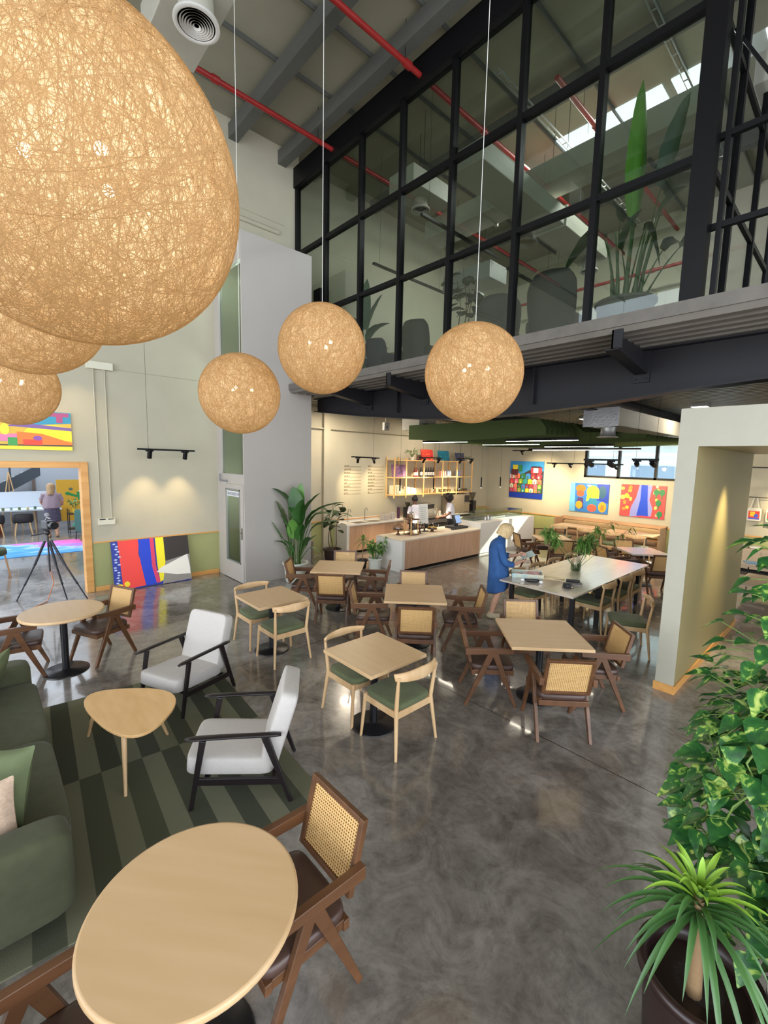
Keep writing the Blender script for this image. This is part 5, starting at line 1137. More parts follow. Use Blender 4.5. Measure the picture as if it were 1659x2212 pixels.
for (b_, tp, ti, w, mi) in (((-0.1, 0, z0), (-0.35, 0.0, 1.6), (-0.95, 0.1, 1.35), 0.15, 0), ((0.1, 0, z0), (0.30, 0.05, 2.0), (0.55, 0.0, 2.95), 0.2, 0), ((0.1, 0.05, z0), (0.35, 0.1, 1.9), (0.95, 0.15, 1.75), 0.20, 0), ((0, 0.1, z0), (0.2, 0.25, 1.7), (0.75, 0.5, 2.2), 0.2, 0),
                            ((0.12, 0, z0), (0.4, 0, 1.2), (0.85, -0.1, 0.75), 0.15, 0), ((-0.12, 0, z0), (-0.2, 0.1, 1.8), (-0.75, 0.2, 2.25), 0.18, 0), ((0.15, 0.1, z0), (0.5, 0.3, 1.3), (0.95, 0.4, 1.25), 0.17, 0), ((0, 0, z0), (0.15, 0, 1.5), (0.35, 0.1, 1.05), 0.13, 0), ((0.05, -0.05, z0), (-0.05, -0.1, 1.25), (0.15, -0.1, 1.75), 0.12, 0)):
    paddle(st, lf, b_, tp, ti, w, mi)
for k in range(10): a = k*0.63; st.tube([(0.16*math.cos(a), 0.16*math.sin(a), z0-0.03), (0.20*math.cos(a), 0.2*math.sin(a), z0+0.45), (0.30*math.cos(a), 0.3*math.sin(a), z0+0.9)], [0.03, 0.018, 0.006], 7)
st.build('stems', M_pet, t); lf.build('foliage', [M_dleaf, mat('young_leaf', '4f8a22', 0.4, color2='6aa534', scale=2)], t)
def fiddle(label, loc, h, n, spread, sz, potr=0.2, poth=0.35, potm=None, seed=1, stems=4, trunk0=0.3):
    t = thing('fiddle_leaf_fig', label, 'potted plant', loc); rn = random.Random(seed); st, lf = MB(), MB()
    pot(t, potr, poth, potm or M_iron)
    for s_ in range(stems):
        a = s_*2*math.pi/stems+0.5; top = Vector((spread*0.6*math.cos(a)*rn.uniform(0.4, 1), spread*0.6*math.sin(a)*rn.uniform(0.4, 1), h*rn.uniform(0.85, 1)))
        P = [Vector((0.05*math.cos(a), 0.05*math.sin(a), poth-0.06)).lerp(top, i/6)+Vector((0.03*math.sin(i*1.3+s_), 0.03*math.cos(i+s_), 0)) for i in range(7)]
        st.tube(P, [0.014-0.0014*i for i in range(7)], 6)
        for k in range(n//stems):
            u = trunk0+(1-trunk0)*(k+rn.random())/(n/stems); i = min(5, int(u*6)); p = P[i].lerp(P[i+1], u*6-i); az = rn.uniform(0, 6.28); el_ = rn.uniform(-0.3, 0.8)
            d = Vector((math.cos(az)*math.cos(el_), math.sin(az)*math.cos(el_), math.sin(el_))); L_ = sz*rn.uniform(0.75, 1.15)
            Q = [p+d*(0.04+L_*v)+Vector((0, 0, -0.35*L_*v*v)) for v in (0, 0.15, 0.4, 0.65, 0.88, 1)]
            lf.leaf(Q, [0.004, L_*0.16, L_*0.26, L_*0.34, L_*0.22, 0.01], d.cross(Vector((0, 0, 1))), 0.18, wave=0.08)
    st.build('stems', mat('bark_brown', '6a4f38', 0.8), t); lf.build('foliage', M_dleaf, t); return t
fiddle('fiddle leaf fig standing upstairs above the rightmost globe', (-5.35, 6.85, 4.15), 2.0, 34, 0.45, 0.28, seed=3, trunk0=0.6)
t = thing('potted_palm', 'leafy plant upstairs behind the left end of the glass, above the middle globe', 'potted plant', (-8.35, 6.9, 4.15)); pot(t, 0.22, 0.4, M_iron)
st, lf = MB(), MB()
for (tp, ti, w) in (((0.0, 0, 1.5), (0.1, 0, 2.6), 0.16), ((0.15, 0, 1.2), (0.8, 0.1, 1.5), 0.15), ((-0.15, 0, 1.2), (-0.5, 0.1, 1.9), 0.15), ((0.2, 0, 0.9), (0.9, 0, 0.9), 0.13), ((0, 0.1, 1.4), (0.3, 0.3, 2.3), 0.15)): paddle(st, lf, (0, 0, 0.35), tp, ti, w)
st.build('stems', M_pet, t); lf.build('foliage', M_leafd, t)
# right of the corner column: return glazing, bracing, leaning canvases
rt = bpy.data.objects.new('window_6', None); col.objects.link(rt); rt['kind'] = 'structure'
for y in (7.2, 8.6, 10.0): MB().bb(-1.56, -1.48, y-0.04, y+0.04, 4.15, 9.5).build('mullion', M_black, rt)
for z in (5.915, 7.41): MB().bb(-1.55, -1.49, 5.95, 14.6, z-0.035, z+0.035).build('rail', M_black, rt)
MB().bb(-1.525, -1.515, 6.0, 14.6, 4.2, 9.0).build('glass_pane', M_glass, rt)
fr = thing('steel_screen', 'black steel framed screen with diagonal brace right of the corner column', 'screen', (-0.5, 6.05, 4.15))
for x in (-0.85, -0.32, 0.35, 1.2): MB().bb(x-(0.09 if x == -0.32 else 0.025), x+(0.09 if x == -0.32 else 0.025), -0.04, 0.04, 0, 5.3).build('post', M_black, fr)
for z in (0.05, 1.05, 1.95): MB().bb(-0.95, 2.5, -0.03, 0.03, z-0.03, z+0.03).build('rail', M_black, fr)
MB().bar((-0.85, 0.05, 4.9), (0.35, 0.05, 2.0), 0.04, 0.04).build('brace', M_black, fr); MB().bar((-0.9, 0.06, 3.0), (-0.32, 0.06, 1.95), 0.03, 0.03).build('brace', M_black, fr)
M_canvas = mat('raw_canvas', 'c3b8a9', 0.85, var=0.02)
M_strw = wood('stretcher_pine', 'b8835a', 'c79468', 0.6)
for i, (z0, z1, yy) in enumerate(((0.12, 1.35, 6.25),)):
    t = thing('stretched_canvas', 'back of a large stretched canvas leaning at the right edge upstairs', 'canvas', (0.35, yy, 4.15))
    MB().bb(-0.95, 1.2, 0, 0.02, z0, z1).build('canvas_sheet', M_canvas, t)
    for (a, b_, c_, d_) in ((-0.97, -0.91, z0, z1), (1.14, 1.2, z0, z1), (-0.97, 1.2, z0, z0+0.06), (-0.97, 1.2, z1-0.06, z1), (-0.97, 1.2, 0.52, 0.58)): MB().bb(a, b_, -0.03, 0, c_, d_).build('stretcher_bar', M_strw, t, bevel=0.003)
# ------------------------------------------------------------------ studio seen through the doorway on the left
M_gw = mat('studio_grey_wall', 'a3a8b0', 0.8, var=0.05, scale=1.5)
w = MB(); w.bb(-21.2, -21.0, -6, 6.5, 0, 6.0); w.bb(-21, -9.94, 4.2, 4.4, 0, 6.0); struct('wall_studio', w, M_gw)
ms = MB(); ms.bb(-20.98, -20.97, 1.6, 3.6, 0.3, 2.75)
ls = MB()
sg = thing('wall_banner', 'pale grey banner with dark lettering on the studio far wall', 'banner', (-20.9, 2.3, 1.0))
m = MB(); m.bb(0, 0.02, -0.75, 1.1, 0, 1.75); rn = random.Random(9)
for r_, (z, n, s_) in enumerate(((1.5, 9, 0.10), (1.28, 8, 0.10), (1.16, 10, 0.06))):
    for k in range(n): y = -0.15+k*(0.9/n); m.bb(0.02, 0.024, y, y+0.02, z, z+s_, 1); m.bb(0.02, 0.024, y, y+0.06, z+s_*(0.8 if k % 2 else 0), z+s_*(1 if k % 2 else 0.2), 1)
m.build('sheet', [mat('banner_grey', 'b6bcc6', 0.8), mat('banner_ink', '777d8a', 0.8)], sg)
MB().bb(-0.02, 0.04, -0.85, 1.2, 1.75, 1.83).build('top_bar', mat('bar_dark', '4a4c55', 0.5), sg); MB().bb(-0.02, 0.05, -0.85, -0.76, -1.0, 1.75).build('side_post', mat('bar_brown', '7a6a62', 0.5), sg)
stt = thing('staircase', 'dark steel staircase with glass balustrade inside the studio', 'stairs', (-19.8, 0, 0))
m = MB(); m.prism([(-2.0, 0.02), (1.62, 2.20), (1.62, 1.80), (-1.2, 0.02)], -0.04, 0.04, plane='yz'); m.build('stringer', mat('stair_steel', '3d4650', 0.5), stt)
m = MB()
for k in range(12): y = -1.6+0.25*k; z = 0.22+0.150*k; m.bb(-0.9, 0, y, y+0.27, z, z+0.03)
m.build('treads', mat('stair_tread', 'b9bcc0', 0.5), stt)
for k in range(4): y = -1.3+0.70*k; z = 0.45+0.42*k; MB().bb(-0.02, 0.02, y-0.03, y+0.03, z, z+1.0).build('baluster', mat('stair_steel', '3d4650', 0.5), stt)
MB().prism([(-2.0, 1.05), (1.62, 3.22), (1.62, 3.14), (-2.0, 0.97)], -0.03, 0.03, plane='yz').build('handrail', mat('stair_steel', '3d4650', 0.5), stt)
cv = MB(); cv.bb(0, 0.04, -0.9, 1.35, 0, 0.52); tag(cv.build('long_canvas', mat('blank_canvas', 'c3cbd6', 0.8), loc=(-19.0, 0.35, 0.78), rot=(0, R(-6), 0)), 'long blank white canvas propped on the studio work table', 'canvas')
wtb = thing('work_table', 'long studio work table with white top behind the camera tripod', 'table', (-18.6, 0.4, 0))
MB().bb(-0.5, 0.45, -1.6, 1.6, 0.73, 0.77).build('tabletop', mat('work_top', 'c9d2dc', 0.4), wtb)
for sy in (-1.4, -0.2, 0.9, 1.4): MB().tube([(0.3, sy, 0), (0.25, sy*0.97, 0.73)], 0.022, 8).build('leg', M_oakl, wtb)
rn = random.Random(5)
for k in range(10):
    c_ = rn.choice(['6f7f5a', '8fa0a0', 'd8d2a8', '4d6a55']); tag(MB().lathe([(0.035, 0), (0.04, 0.09)], 12).build('paint_pot', mat('pp_'+c_, c_, 0.5), loc=(-18.25+0.05*(k % 3), -0.5+0.2*k, 0.77)), 'small paint pot standing along the front of the studio work table', 'pot', 'paint pots on the studio table')
for i, y in enumerate((0.25, 0.95)):
    t = thing('black_tub_chair', ['black low-backed chair at the left of the studio table', 'black low-backed chair at the studio table beside the woman'][i], 'chair', (-17.95, y, 0))
    MB().ell((0.1, 0, 0.55), (0.09, 0.27, 0.17), 18, 10, p=0.5).build('backrest', M_dk, t); MB().ell((-0.08, 0, 0.42), (0.22, 0.25, 0.05), 18, 8, p=0.5).build('seat', M_dk, t)
    for sx in (-1, 1):
        for sy in (-1, 1): MB().tube([(sx*0.22, sy*0.22, 0), (sx*0.15, sy*0.16, 0.40)], [0.013, 0.02], 8).build('leg', M_oakl, t)
y_ = thing('yellow_painting', 'yellow painting of a green watering can leaning in the studio', 'painting', (-18.6, 2.35, 0.28), 0)
m = MB(); m.bb(-0.04, 0, -0.42, 0.62, 0, 1.42); m.prism([(0.18, 0.72), (0.62, 0.72), (0.62, 1.0), (0.14, 1.0)], 0, 0.003, 1, plane='yz'); m.prism([(0.16, 0.80), (0.16, 0.88), (-0.08, 0.98), (-0.12, 0.90)], 0, 0.003, 1, plane='yz'); m.ell((0.003, -0.12, 0.95), (0.004, 0.07, 0.06), 14, 6, 1); m.ell((0.003, 0.4, 1.02), (0.004, 0.22, 0.05), 14, 6, 2); m.ell((0.004, -0.02, 1.10), (0.004, 0.06, 0.05), 12, 6, 3)
m.build('canvas_panel', [mat('mustard_paint', 'd2a030', 0.5), mat('can_green', '2c8a4a', 0.5), mat('can_pale', '9fc9a8', 0.5), mat('can_grey', '5a6a58', 0.5)], y_)
fp = MB(); fp.bb(-1.05, 1.0, -1.3, 0.95, 0, 0.012)
def canvas_mat():
    m = bpy.data.materials.new('painted_cloth'); m.use_nodes = True; nt = m.node_tree; n = nt.nodes; l = nt.links; b = n['Principled BSDF']
    tc = n.new('ShaderNodeTexCoord'); mp = n.new('ShaderNodeMapping'); mp.inputs['Scale'].default_value = (1.3, 0.5, 1); l.new(tc.outputs['Object'], mp.inputs[0])
    no = n.new('ShaderNodeTexNoise'); no.inputs['Scale'].default_value = 2.2; no.inputs['Detail'].default_value = 6; no.inputs['Distortion'].default_value = 1.2; l.new(mp.outputs[0], no.inputs[0])
    sp = n.new('ShaderNodeSeparateXYZ'); l.new(tc.outputs['Object'], sp.inputs[0])
    gx = n.new('ShaderNodeMath'); gx.operation = 'MULTIPLY_ADD'; gx.inputs[1].default_value = -0.22; gx.inputs[2].default_value = 0.0; l.new(sp.outputs[0], gx.inputs[0])
    gy = n.new('ShaderNodeMath'); gy.operation = 'MULTIPLY_ADD'; gy.inputs[1].default_value = 0.20; l.new(sp.outputs[1], gy.inputs[0]); l.new(gx.outputs[0], gy.inputs[2])
    ad = n.new('ShaderNodeMath'); ad.operation = 'ADD'; l.new(no.outputs[0], ad.inputs[0]); l.new(gy.outputs[0], ad.inputs[1])
    r = n.new('ShaderNodeValToRGB'); l.new(ad.outputs[0], r.inputs[0]); e = r.color_ramp.elements
    e[0].position = 0.25; e[0].color = lin('2f86d0'); e[1].position = 0.9; e[1].color = lin('f05fb0')
    for p, c_ in ((0.42, '4a9ae8'), (0.52, 'a9c6ee'), (0.60, '9a72c8'), (0.75, 'd873c6')): x = e.new(p); x.color = lin(c_)
    l.new(r.outputs[0], b.inputs['Base Color']); b.inputs['Roughness'].default_value = 0.6; return m
tag(fp.build('floor_canvas', canvas_mat(), loc=(-15.1, 1.2, 0)), 'blue and pink painted cloth lying on the studio floor', 'canvas')
# easel, trolley, plant, folded chair
ea = thing('easel', 'pale wooden easel standing behind the long blank canvas', 'easel', (-19.6, 0.75, 0))
for a, b_ in (((0, -0.3, 0), (0.02, 0, 1.95)), ((0, 0.3, 0), (0.02, 0, 1.95)), ((-0.5, 0, 0), (0.0, 0, 1.8))): MB().bar(a, b_, 0.05, 0.03).build('leg', M_oakl, ea)
MB().bb(0, 0.05, -0.35, 0.35, 0.8, 0.85).build('ledge', M_oakl, ea)
tr = thing('paint_trolley', 'small dark trolley with a leafy plant beside the woman in the studio', 'trolley', (-17.6, 2.30, 0))
for z in (0.12, 0.62): MB().bb(-0.2, 0.2, -0.22, 0.22, z, z+0.03).build('shelf', M_dk, tr)
for sx in (-0.19, 0.19):
    for sy in (-0.2, 0.2): MB().bb(sx-0.012, sx+0.012, sy-0.012, sy+0.012, 0.0, 0.8).build('post', M_dk, tr)
pl = thing('leafy_plant', 'bushy green plant on the studio trolley', 'potted plant', (-17.6, 2.30, 0.65)); st, lf = MB(), MB(); rn = random.Random(8)
MB().lathe([(0.07, 0), (0.09, 0.14)], 16).build('pot', mat('yellow_pot', 'd8b030', 0.5), pl)
for k in range(6): leafy_stem(st, lf, (0, 0, 0.12), (0.22*math.cos(k), 0.22*math.sin(k), 0.45), 12, 0.11, rn, w=0.02, cluster=0.4)
st.build('stems', M_stem, pl); lf.build('foliage', M_leafm, pl)
tag(MB().lathe([(0.13, 0), (0.16, 0.32), (0.15, 0.32), (0.12, 0.02)], 20).build('bucket', mat('copper_tin', 'a8583a', 0.35, metal=0.6), loc=(-18.7, 0.35, 0)), 'copper coloured bucket under the studio table', 'bucket')
tag(MB().lathe([(0.001, 0.10), (0.08, 0.05), (0.10, 0.0), (0.08, -0.05), (0.001, -0.10)], 16).build('green_ball', mat('ball_green', '2f9a6a', 0.4), loc=(-17.6, 2.30, 0.25)), 'green round pot on the lower trolley shelf', 'pot')
fc = thing('padded_chair', 'teal and yellow upholstered chair cut off by the right edge of the doorway', 'chair', (-15.9, 2.35, 0), R(20))
MB().ell((0, 0, 0.45), (0.25, 0.25, 0.06), 18, 8, p=0.4).build('seat', mat('yellow_fabric', 'd8a83a', 0.8), fc); MB().ell((0.05, -0.22, 0.60), (0.24, 0.05, 0.35), 18, 10, p=0.4).build('backrest', mat('teal_fabric', '2f5a50', 0.8), fc)
for sx in (-1, 1):
    for sy in (-1, 1): MB().tube([(sx*0.22, sy*0.22, 0), (sx*0.2, sy*0.2, 0.42)], 0.014, 8).build('leg', M_dk, fc)
oc = thing('wooden_stool', 'wooden legged seat with dark cushion at the far left edge of the doorway', 'chair', (-12.2, 0.10, 0))
MB().ell((0, 0, 0.52), (0.25, 0.25, 0.08), 18, 8, p=0.5).build('seat', mat('olive_seat', '3d452f', 0.8), oc)
for sx in (-1, 1):
    for sy in (-1, 1): MB().bar((sx*0.25, sy*0.27, 0), (sx*0.18, sy*0.2, 0.48), 0.04, 0.03).build('leg', wood('stool_oak', 'a8784a', 'b8885a', 0.5), oc)
# tripod with camera
tp = thing('tripod', 'black camera tripod with camera standing in front of the studio doorway', 'tripod', (-9.50, 0.82, 0))
top = Vector((0, 0, 1.13))
for i, f_ in enumerate(((-0.43, -0.46), (-0.02, 0.22), (0.16, 0.50))):
    foot = Vector((f_[0], f_[1], 0)); lg = MB(); lg.tube([top+Vector((f_[0]*0.08, f_[1]*0.08, -0.03)), top.lerp(foot, 0.42)], 0.022, 10); lg.tube([top.lerp(foot, 0.40), top.lerp(foot, 0.74)], 0.016, 10); lg.tube([top.lerp(foot, 0.72), foot], 0.012, 10)
    lo = lg.build('leg', mat('tripod_grey', '3a3b42', 0.35, metal=0.4), tp)
    for u in (0.41, 0.73): MB().ell(tuple(top.lerp(foot, u)), 0.022, 10, 8).build('leg_clamp', M_dk, lo)
MB().tube([(0, 0, 0.55), (0, 0, 1.22)], 0.014, 12).build('centre_column', M_dk, tp)
m = MB(); m.ell((0, 0, 1.24), (0.045, 0.045, 0.05), 14, 10); m.tube([(0, 0, 1.24), (-0.05, -0.22, 1.20)], [0.012, 0.014], 8); m.bb(-0.03, 0.03, -0.06, 0.06, 1.28, 1.30); m.build('head', M_dk, tp)
cmr = thing('camcorder', 'black camera with fluffy lens hood mounted on the tripod', 'camera', (-9.50, 0.84, 1.305), R(20))
MB().bb(-0.12, 0.08, -0.06, 0.06, 0, 0.14).build('camera_body', M_dk, cmr, bevel=0.012); MB().tube([(0.08, 0, 0.07), (0.20, 0, 0.07)], [0.055, 0.065], 18).build('lens', M_dk, cmr)
MB().tube([(-0.08, 0, 0.14), (-0.02, 0, 0.20), (0.08, 0, 0.18)], 0.012, 8).build('handle', M_galv, cmr); MB().ell((-0.02, 0.0, 0.24), (0.05, 0.035, 0.04), 12, 8).build('microphone', mat('mic_grey', '8a8a90', 0.9), cmr)
tag(MB().tube([(-9.5, 0.83, 0.55), (-9.46, 0.86, 0.35), (-9.50, 0.80, 0.15), (-9.55, 0.76, 0.012), (-9.3, 0.55, 0.008), (-8.9, 0.35, 0.008), (-8.3, 0.15, 0.008)], 0.008, 6).build('power_cable', mat('orange_cable', 'c47a4a', 0.5)), 'orange cable hanging from the tripod to the floor', 'cable')
# ------------------------------------------------------------------ potted plants downstairs
M_wpot = mat('white_glazed_pot', 'cfd0c4', 0.35, var=0.01)
t = thing('potted_palm', 'tall broad-leaved plant in a white glazed pot beside the lift shaft', 'potted plant', (-8.05, 4.87, 0))
pot(t, 0.25, 0.42, M_wpot, 0.72, 0.025)
st, lf = MB(), MB(); z0 = 0.38
# (petiole top, tip, half-width): x runs right-to-left away from the viewer, y runs right
V_ = lambda r, d, z: (r*0.735+d*-0.68, r*0.68+d*0.735, z)     # r = to the viewer's right, d = away
for (tp, ti, w, mi) in ((V_(-0.12, 0, 1.55), V_(-0.50, 0.0, 1.98), 0.19, 0), (V_(0.02, 0, 1.35), V_(-0.05, 0, 2.02), 0.20, 0), (V_(0.05, 0.05, 1.45), V_(0.10, 0.1, 2.10), 0.14, 1), (V_(0.16, 0, 1.3), V_(0.55, 0, 1.92), 0.22, 0), (V_(0.22, 0.05, 1.2), V_(1.05, 0.0, 1.72), 0.19, 0),
    (V_(-0.20, 0, 1.15), V_(-0.42, 0, 1.72), 0.17, 0), (V_(0.3, 0, 1.05), V_(0.95, 0.1, 1.30), 0.14, 0), (V_(-0.3, 0, 0.9), V_(-0.45, -0.1, 1.25), 0.10, 0), (V_(0.0, -0.15, 0.95), V_(0.02, -0.3, 1.38), 0.14, 1), (V_(0.25, -0.1, 0.8), V_(0.5, -0.15, 1.05), 0.11, 0),
    (V_(-0.15, -0.1, 0.75), V_(-0.42, -0.15, 0.88), 0.09, 0), (V_(0.28, 0, 0.7), V_(0.55, 0, 0.62), 0.07, 0), (V_(0.1, -0.1, 0.9), V_(0.22, -0.25, 1.28), 0.12, 0), (V_(-0.05, 0.1, 1.1), V_(-0.2, 0.2, 1.6), 0.17, 0), (V_(0.2, -0.1, 1.0), V_(0.5, -0.1, 1.5), 0.16, 0), (V_(0.1, -0.1, 1.2), V_(0.2, -0.2, 1.78), 0.17, 0), (V_(-0.1, -0.1, 1.0), V_(-0.28, -0.2, 1.45), 0.15, 0), (V_(0.15, 0, 0.7), V_(0.32, -0.15, 1.0), 0.12, 0), (V_(-0.05, -0.1, 0.65), V_(-0.2, -0.25, 0.95), 0.11, 0), (V_(0.3, 0.1, 1.3), V_(0.75, 0.15, 1.45), 0.17, 0)):
    a = math.atan2(ti[1], ti[0]); paddle(st, lf, (0.07*math.cos(a), 0.07*math.sin(a), z0), tp, ti, w, mi)
paddle(st, lf, (0, 0, z0), V_(-0.5, 0, 1.25), V_(-0.98, 0, 1.80), 0.045, 0)
for k in range(9): a = k*0.7; st.tube([(0.10*math.cos(a), 0.10*math.sin(a), z0-0.02), (0.12*math.cos(a), 0.12*math.sin(a), z0+0.35), (0.2*math.cos(a), 0.2*math.sin(a), z0+0.8)], [0.022, 0.014, 0.005], 7)
st.build('stems', M_pet, t); lf.build('foliage', [M_leafd, M_leafm], t)
fiddle('small fiddle leaf fig in a dark pot behind the tall plant, before the olive panel', (-9.05, 6.55, 0), 1.55, 34, 0.55, 0.26, 0.22, 0.34, mat('brown_pot', '3e2f2a', 0.4), seed=12, stems=3, trunk0=0.45)
tag(MB().lathe([(0.13, 0), (0.14, 0.5), (0.15, 0.52), (0.13, 0.52)], 24).build('steel_vase', M_ss, loc=(-9.55, 6.15, 0)), 'tall grey cylinder pot behind the small fiddle leaf fig', 'vase')
t = thing('potted_plant', 'bushy green plant in a white pot at the end of the service counter', 'potted plant', (-7.72, 6.84, 0)); pot(t, 0.16, 0.30, M_wpot, 0.75, 0.012)
st, lf = MB(), MB(); rn = random.Random(17)
for k in range(16): a = k*2.4; q = 0.10+0.20*rn.random(); leafy_stem(st, lf, (0.05*math.cos(a), 0.05*math.sin(a), 0.27), (q*math.cos(a), q*math.sin(a), 0.50+0.28*rn.random()), 13, 0.12, rn, w=0.026, cluster=0.35)
st.build('stems', M_stem, t); lf.build('foliage', M_leafm, t)
def dracaena(label, loc, pr, ph, pm, trunk, heads, n, L_, w, m, seed=1, droop=0.9):
    t = thing('dracaena', label, 'potted plant', loc); pot(t, pr, ph, pm, 0.74, 0.02); rn = random.Random(seed); st, lf = MB(), MB()
    for (hx, hy, hz) in heads:
        st.tube([(hx*0.4, hy*0.4, ph-0.06), (hx*0.7, hy*0.7, (ph+hz)/2), (hx, hy, hz)], [0.03*trunk, 0.024*trunk, 0.018*trunk], 10)
        for k in range(n):
            az = k*2.399+rn.uniform(-0.2, 0.2); f = k/n; el_ = 1.35-1.35*f+rn.uniform(-0.28, 0.28); ll = L_*rn.uniform(0.8, 1.1)*(0.62+0.38*min(1, f*2.2))
            d = Vector((math.cos(az)*math.cos(el_), math.sin(az)*math.cos(el_), math.sin(el_))); p = Vector((hx, hy, hz-0.10*f))
            Q = [p+d*(ll*s)+Vector((0, 0, -droop*ll*s**2.2*(0.35+0.65*f))) for s in [i/9 for i in range(10)]]
            W = [w*x for x in (0.55, 0.8, 1, 1, 0.95, 0.9, 0.75, 0.55, 0.3, 0.03)]; sd = d.cross(Vector((0, 0, 1)))
            lf.leaf(Q, W, sd if sd.length > 0.05 else Vector((1, 0, 0)), 0.35, 1 if f < 0.30 else 0)
    st.build('trunk', mat('cane_trunk', '8a6f4e', 0.8, bump=0.4, bscale=40), t); lf.build('foliage', m, t); return t
dracaena('small spiky plant in a black pot left of the bushy one by the counter', (-8.06, 6.74, 0), 0.11, 0.22, M_iron, 0.5, [(0, 0, 0.72)], 26, 0.30, 0.014, [M_leafm, M_leafm], 4)
# foreground dracaena
dracaena('spiky long-leaved plant in a dark brown pot at the bottom right corner', (-0.27, 2.12, 0.0), 0.21, 0.50, mat('dark_brown_pot', '2c1c1a', 0.35), 1.0, [(-0.01, -0.14, 0.95)], 74, 0.40, 0.0125, [mat('strap_leaf', '35592f', 0.4, color2='4a7339', scale=4), mat('young_strap_leaf', '7fa838', 0.4, color2='9cc24a', scale=4)], 9, droop=1.0)
# trailing pothos on a tall stand
ps = thing('plant_stand', 'tall dark plant stand hidden under the trailing plant at the right edge', 'plant stand', (0.02, 2.68, 0))
MB().bb(-0.18, 0.18, -0.18, 0.18, 0.60, 0.63).build('shelf', M_iron, ps)
for sx in (-0.16, 0.16):
    for sy in (-0.16, 0.16): MB().bb(sx-0.012, sx+0.012, sy-0.012, sy+0.012, 0, 1.22).build('leg', M_iron, ps)
MB().bb(-0.18, 0.18, -0.18, 0.18, 1.22, 1.25).build('top_shelf', M_iron, ps)
def pothos_material():
    m = bpy.data.materials.new('variegated_leaf'); m.use_nodes = True; nt = m.node_tree; n = nt.nodes; l = nt.links; b = n['Principled BSDF']
    tc = n.new('ShaderNodeTexCoord'); no = n.new('ShaderNodeTexNoise'); no.inputs['Scale'].default_value = 16; no.inputs['Detail'].default_value = 4; no.inputs['Distortion'].default_value = 1.5
    l.new(tc.outputs['Object'], no.inputs['Vector']); r = n.new('ShaderNodeValToRGB'); l.new(no.outputs[0], r.inputs[0]); e = r.color_ramp.elements
    e[0].position = 0.35; e[0].color = lin('24502a'); e[1].position = 0.75; e[1].color = lin('c6cf7a'); x = e.new(0.55); x.color = lin('356b30'); x = e.new(0.61); x.color = lin('8fb050')
    l.new(r.outputs[0], b.inputs['Base Color']); b.inputs['Roughness'].default_value = 0.32; return m
po = thing('trailing_pothos', 'trailing variegated plant cascading down the right edge of the view', 'potted plant', (0.02, 2.68, 1.25)); pot(po, 0.17, 0.26, M_iron, 0.8, 0.01)
rn = random.Random(77); st, lf = MB(), MB(); nl = 0
def heart(lf, p, d, up, s):
    Q = [p+d*(s*v)+Vector((0, 0, -0.25*s*v*v)) for v in (-0.10, 0.06, 0.25, 0.5, 0.75, 1.0)]
    lf.leaf(Q, [s*0.22, s*0.42, s*0.46, s*0.36, s*0.18, 0.002], up, 0.22, wave=0.04)
for k in range(36):
    az = rn.uniform(math.radians(100), math.radians(330)); rr_ = rn.uniform(0.22, 0.54); dz = rn.uniform(0.2, 0.75) if k > 9 else -rn.uniform(0.3, 1.05); rr_ = rr_ if dz > 0 else rn.uniform(0.10, 0.2)
    P = [Vector((0.1*math.cos(az), 0.1*math.sin(az), 0.24)), Vector((rr_*0.7*math.cos(az), rr_*0.7*math.sin(az), 0.30)), Vector((rr_*math.cos(az), rr_*math.sin(az), 0.12))]
    for q in range(1, 7): P.append(Vector((rr_*math.cos(az)+0.05*math.sin(q*1.7+k), rr_*math.sin(az)+0.05*math.cos(q*1.3+k), 0.12-dz*q/6)))
    st.tube(P, 0.0045, 6)
    n_l = int(9+abs(dz)*12) if dz > 0 else 11
    for j in range(n_l):
        u = rn.uniform(0.5, len(P)-1.01); i = int(u); p = P[i].lerp(P[i+1], u-i); a2 = az+rn.uniform(-1.3, 1.3); d = Vector((math.cos(a2), math.sin(a2), rn.uniform(-0.7, 0.4))).normalized()
        p2 = p+d*rn.uniform(0.03, 0.09); st.tube([p, p2], 0.002, 4)
        heart(lf, p2, (d+Vector((0, 0, rn.uniform(-0.8, 0.1)))).normalized(), d.cross(Vector((0, 0, 1)))+Vector((0, 0, rn.uniform(-0.3, 0.3))), rn.uniform(0.08, 0.135))
for k in range(120):
    az = rn.uniform(0, 6.28); z = 0.15+0.95*(k/120)**1.2; q_ = 0.05+0.16*(1-k/120); p = Vector((-0.17+q_*math.cos(az), -0.10+q_*math.sin(az), z)); d = Vector((math.cos(az), math.sin(az), rn.uniform(-0.3, 0.5))).normalized(); p2 = p+d*rn.uniform(0.05, 0.14); st.tube([p, p2], 0.0022, 4)
    heart(lf, p2, (d+Vector((0, 0, rn.uniform(-0.9, 0.0)))).normalized(), d.cross(Vector((0, 0, 1))), rn.uniform(0.065, 0.105))
st.tube([(-0.08, -0.05, 0.2), (-0.17, -0.10, 0.5), (-0.17, -0.10, 1.1)], 0.012, 8)
st.build('vines', mat('vine_green', '6d8a3f', 0.5), po); lf.build('foliage', pothos_material(), po)
t = thing('potted_plant', 'dark leafy plant in a white pot behind the spiky plant at the right edge', 'potted plant', (0.10, 2.30, 0.0)); pot(t, 0.16, 0.5, M_wpot, 0.8, 0.012)
st, lf = MB(), MB()
for k in range(26): a = k*2.4; q = 0.12+0.22*rn.random(); leafy_stem(st, lf, (0.07*math.cos(a), 0.07*math.sin(a), 0.45), (q*math.cos(a), q*math.sin(a), 0.7+0.5*rn.random()), 9, 0.14, rn, w=0.042, cluster=0.2)
st.build('stems', M_stem, t); lf.build('foliage', M_leafd, t)
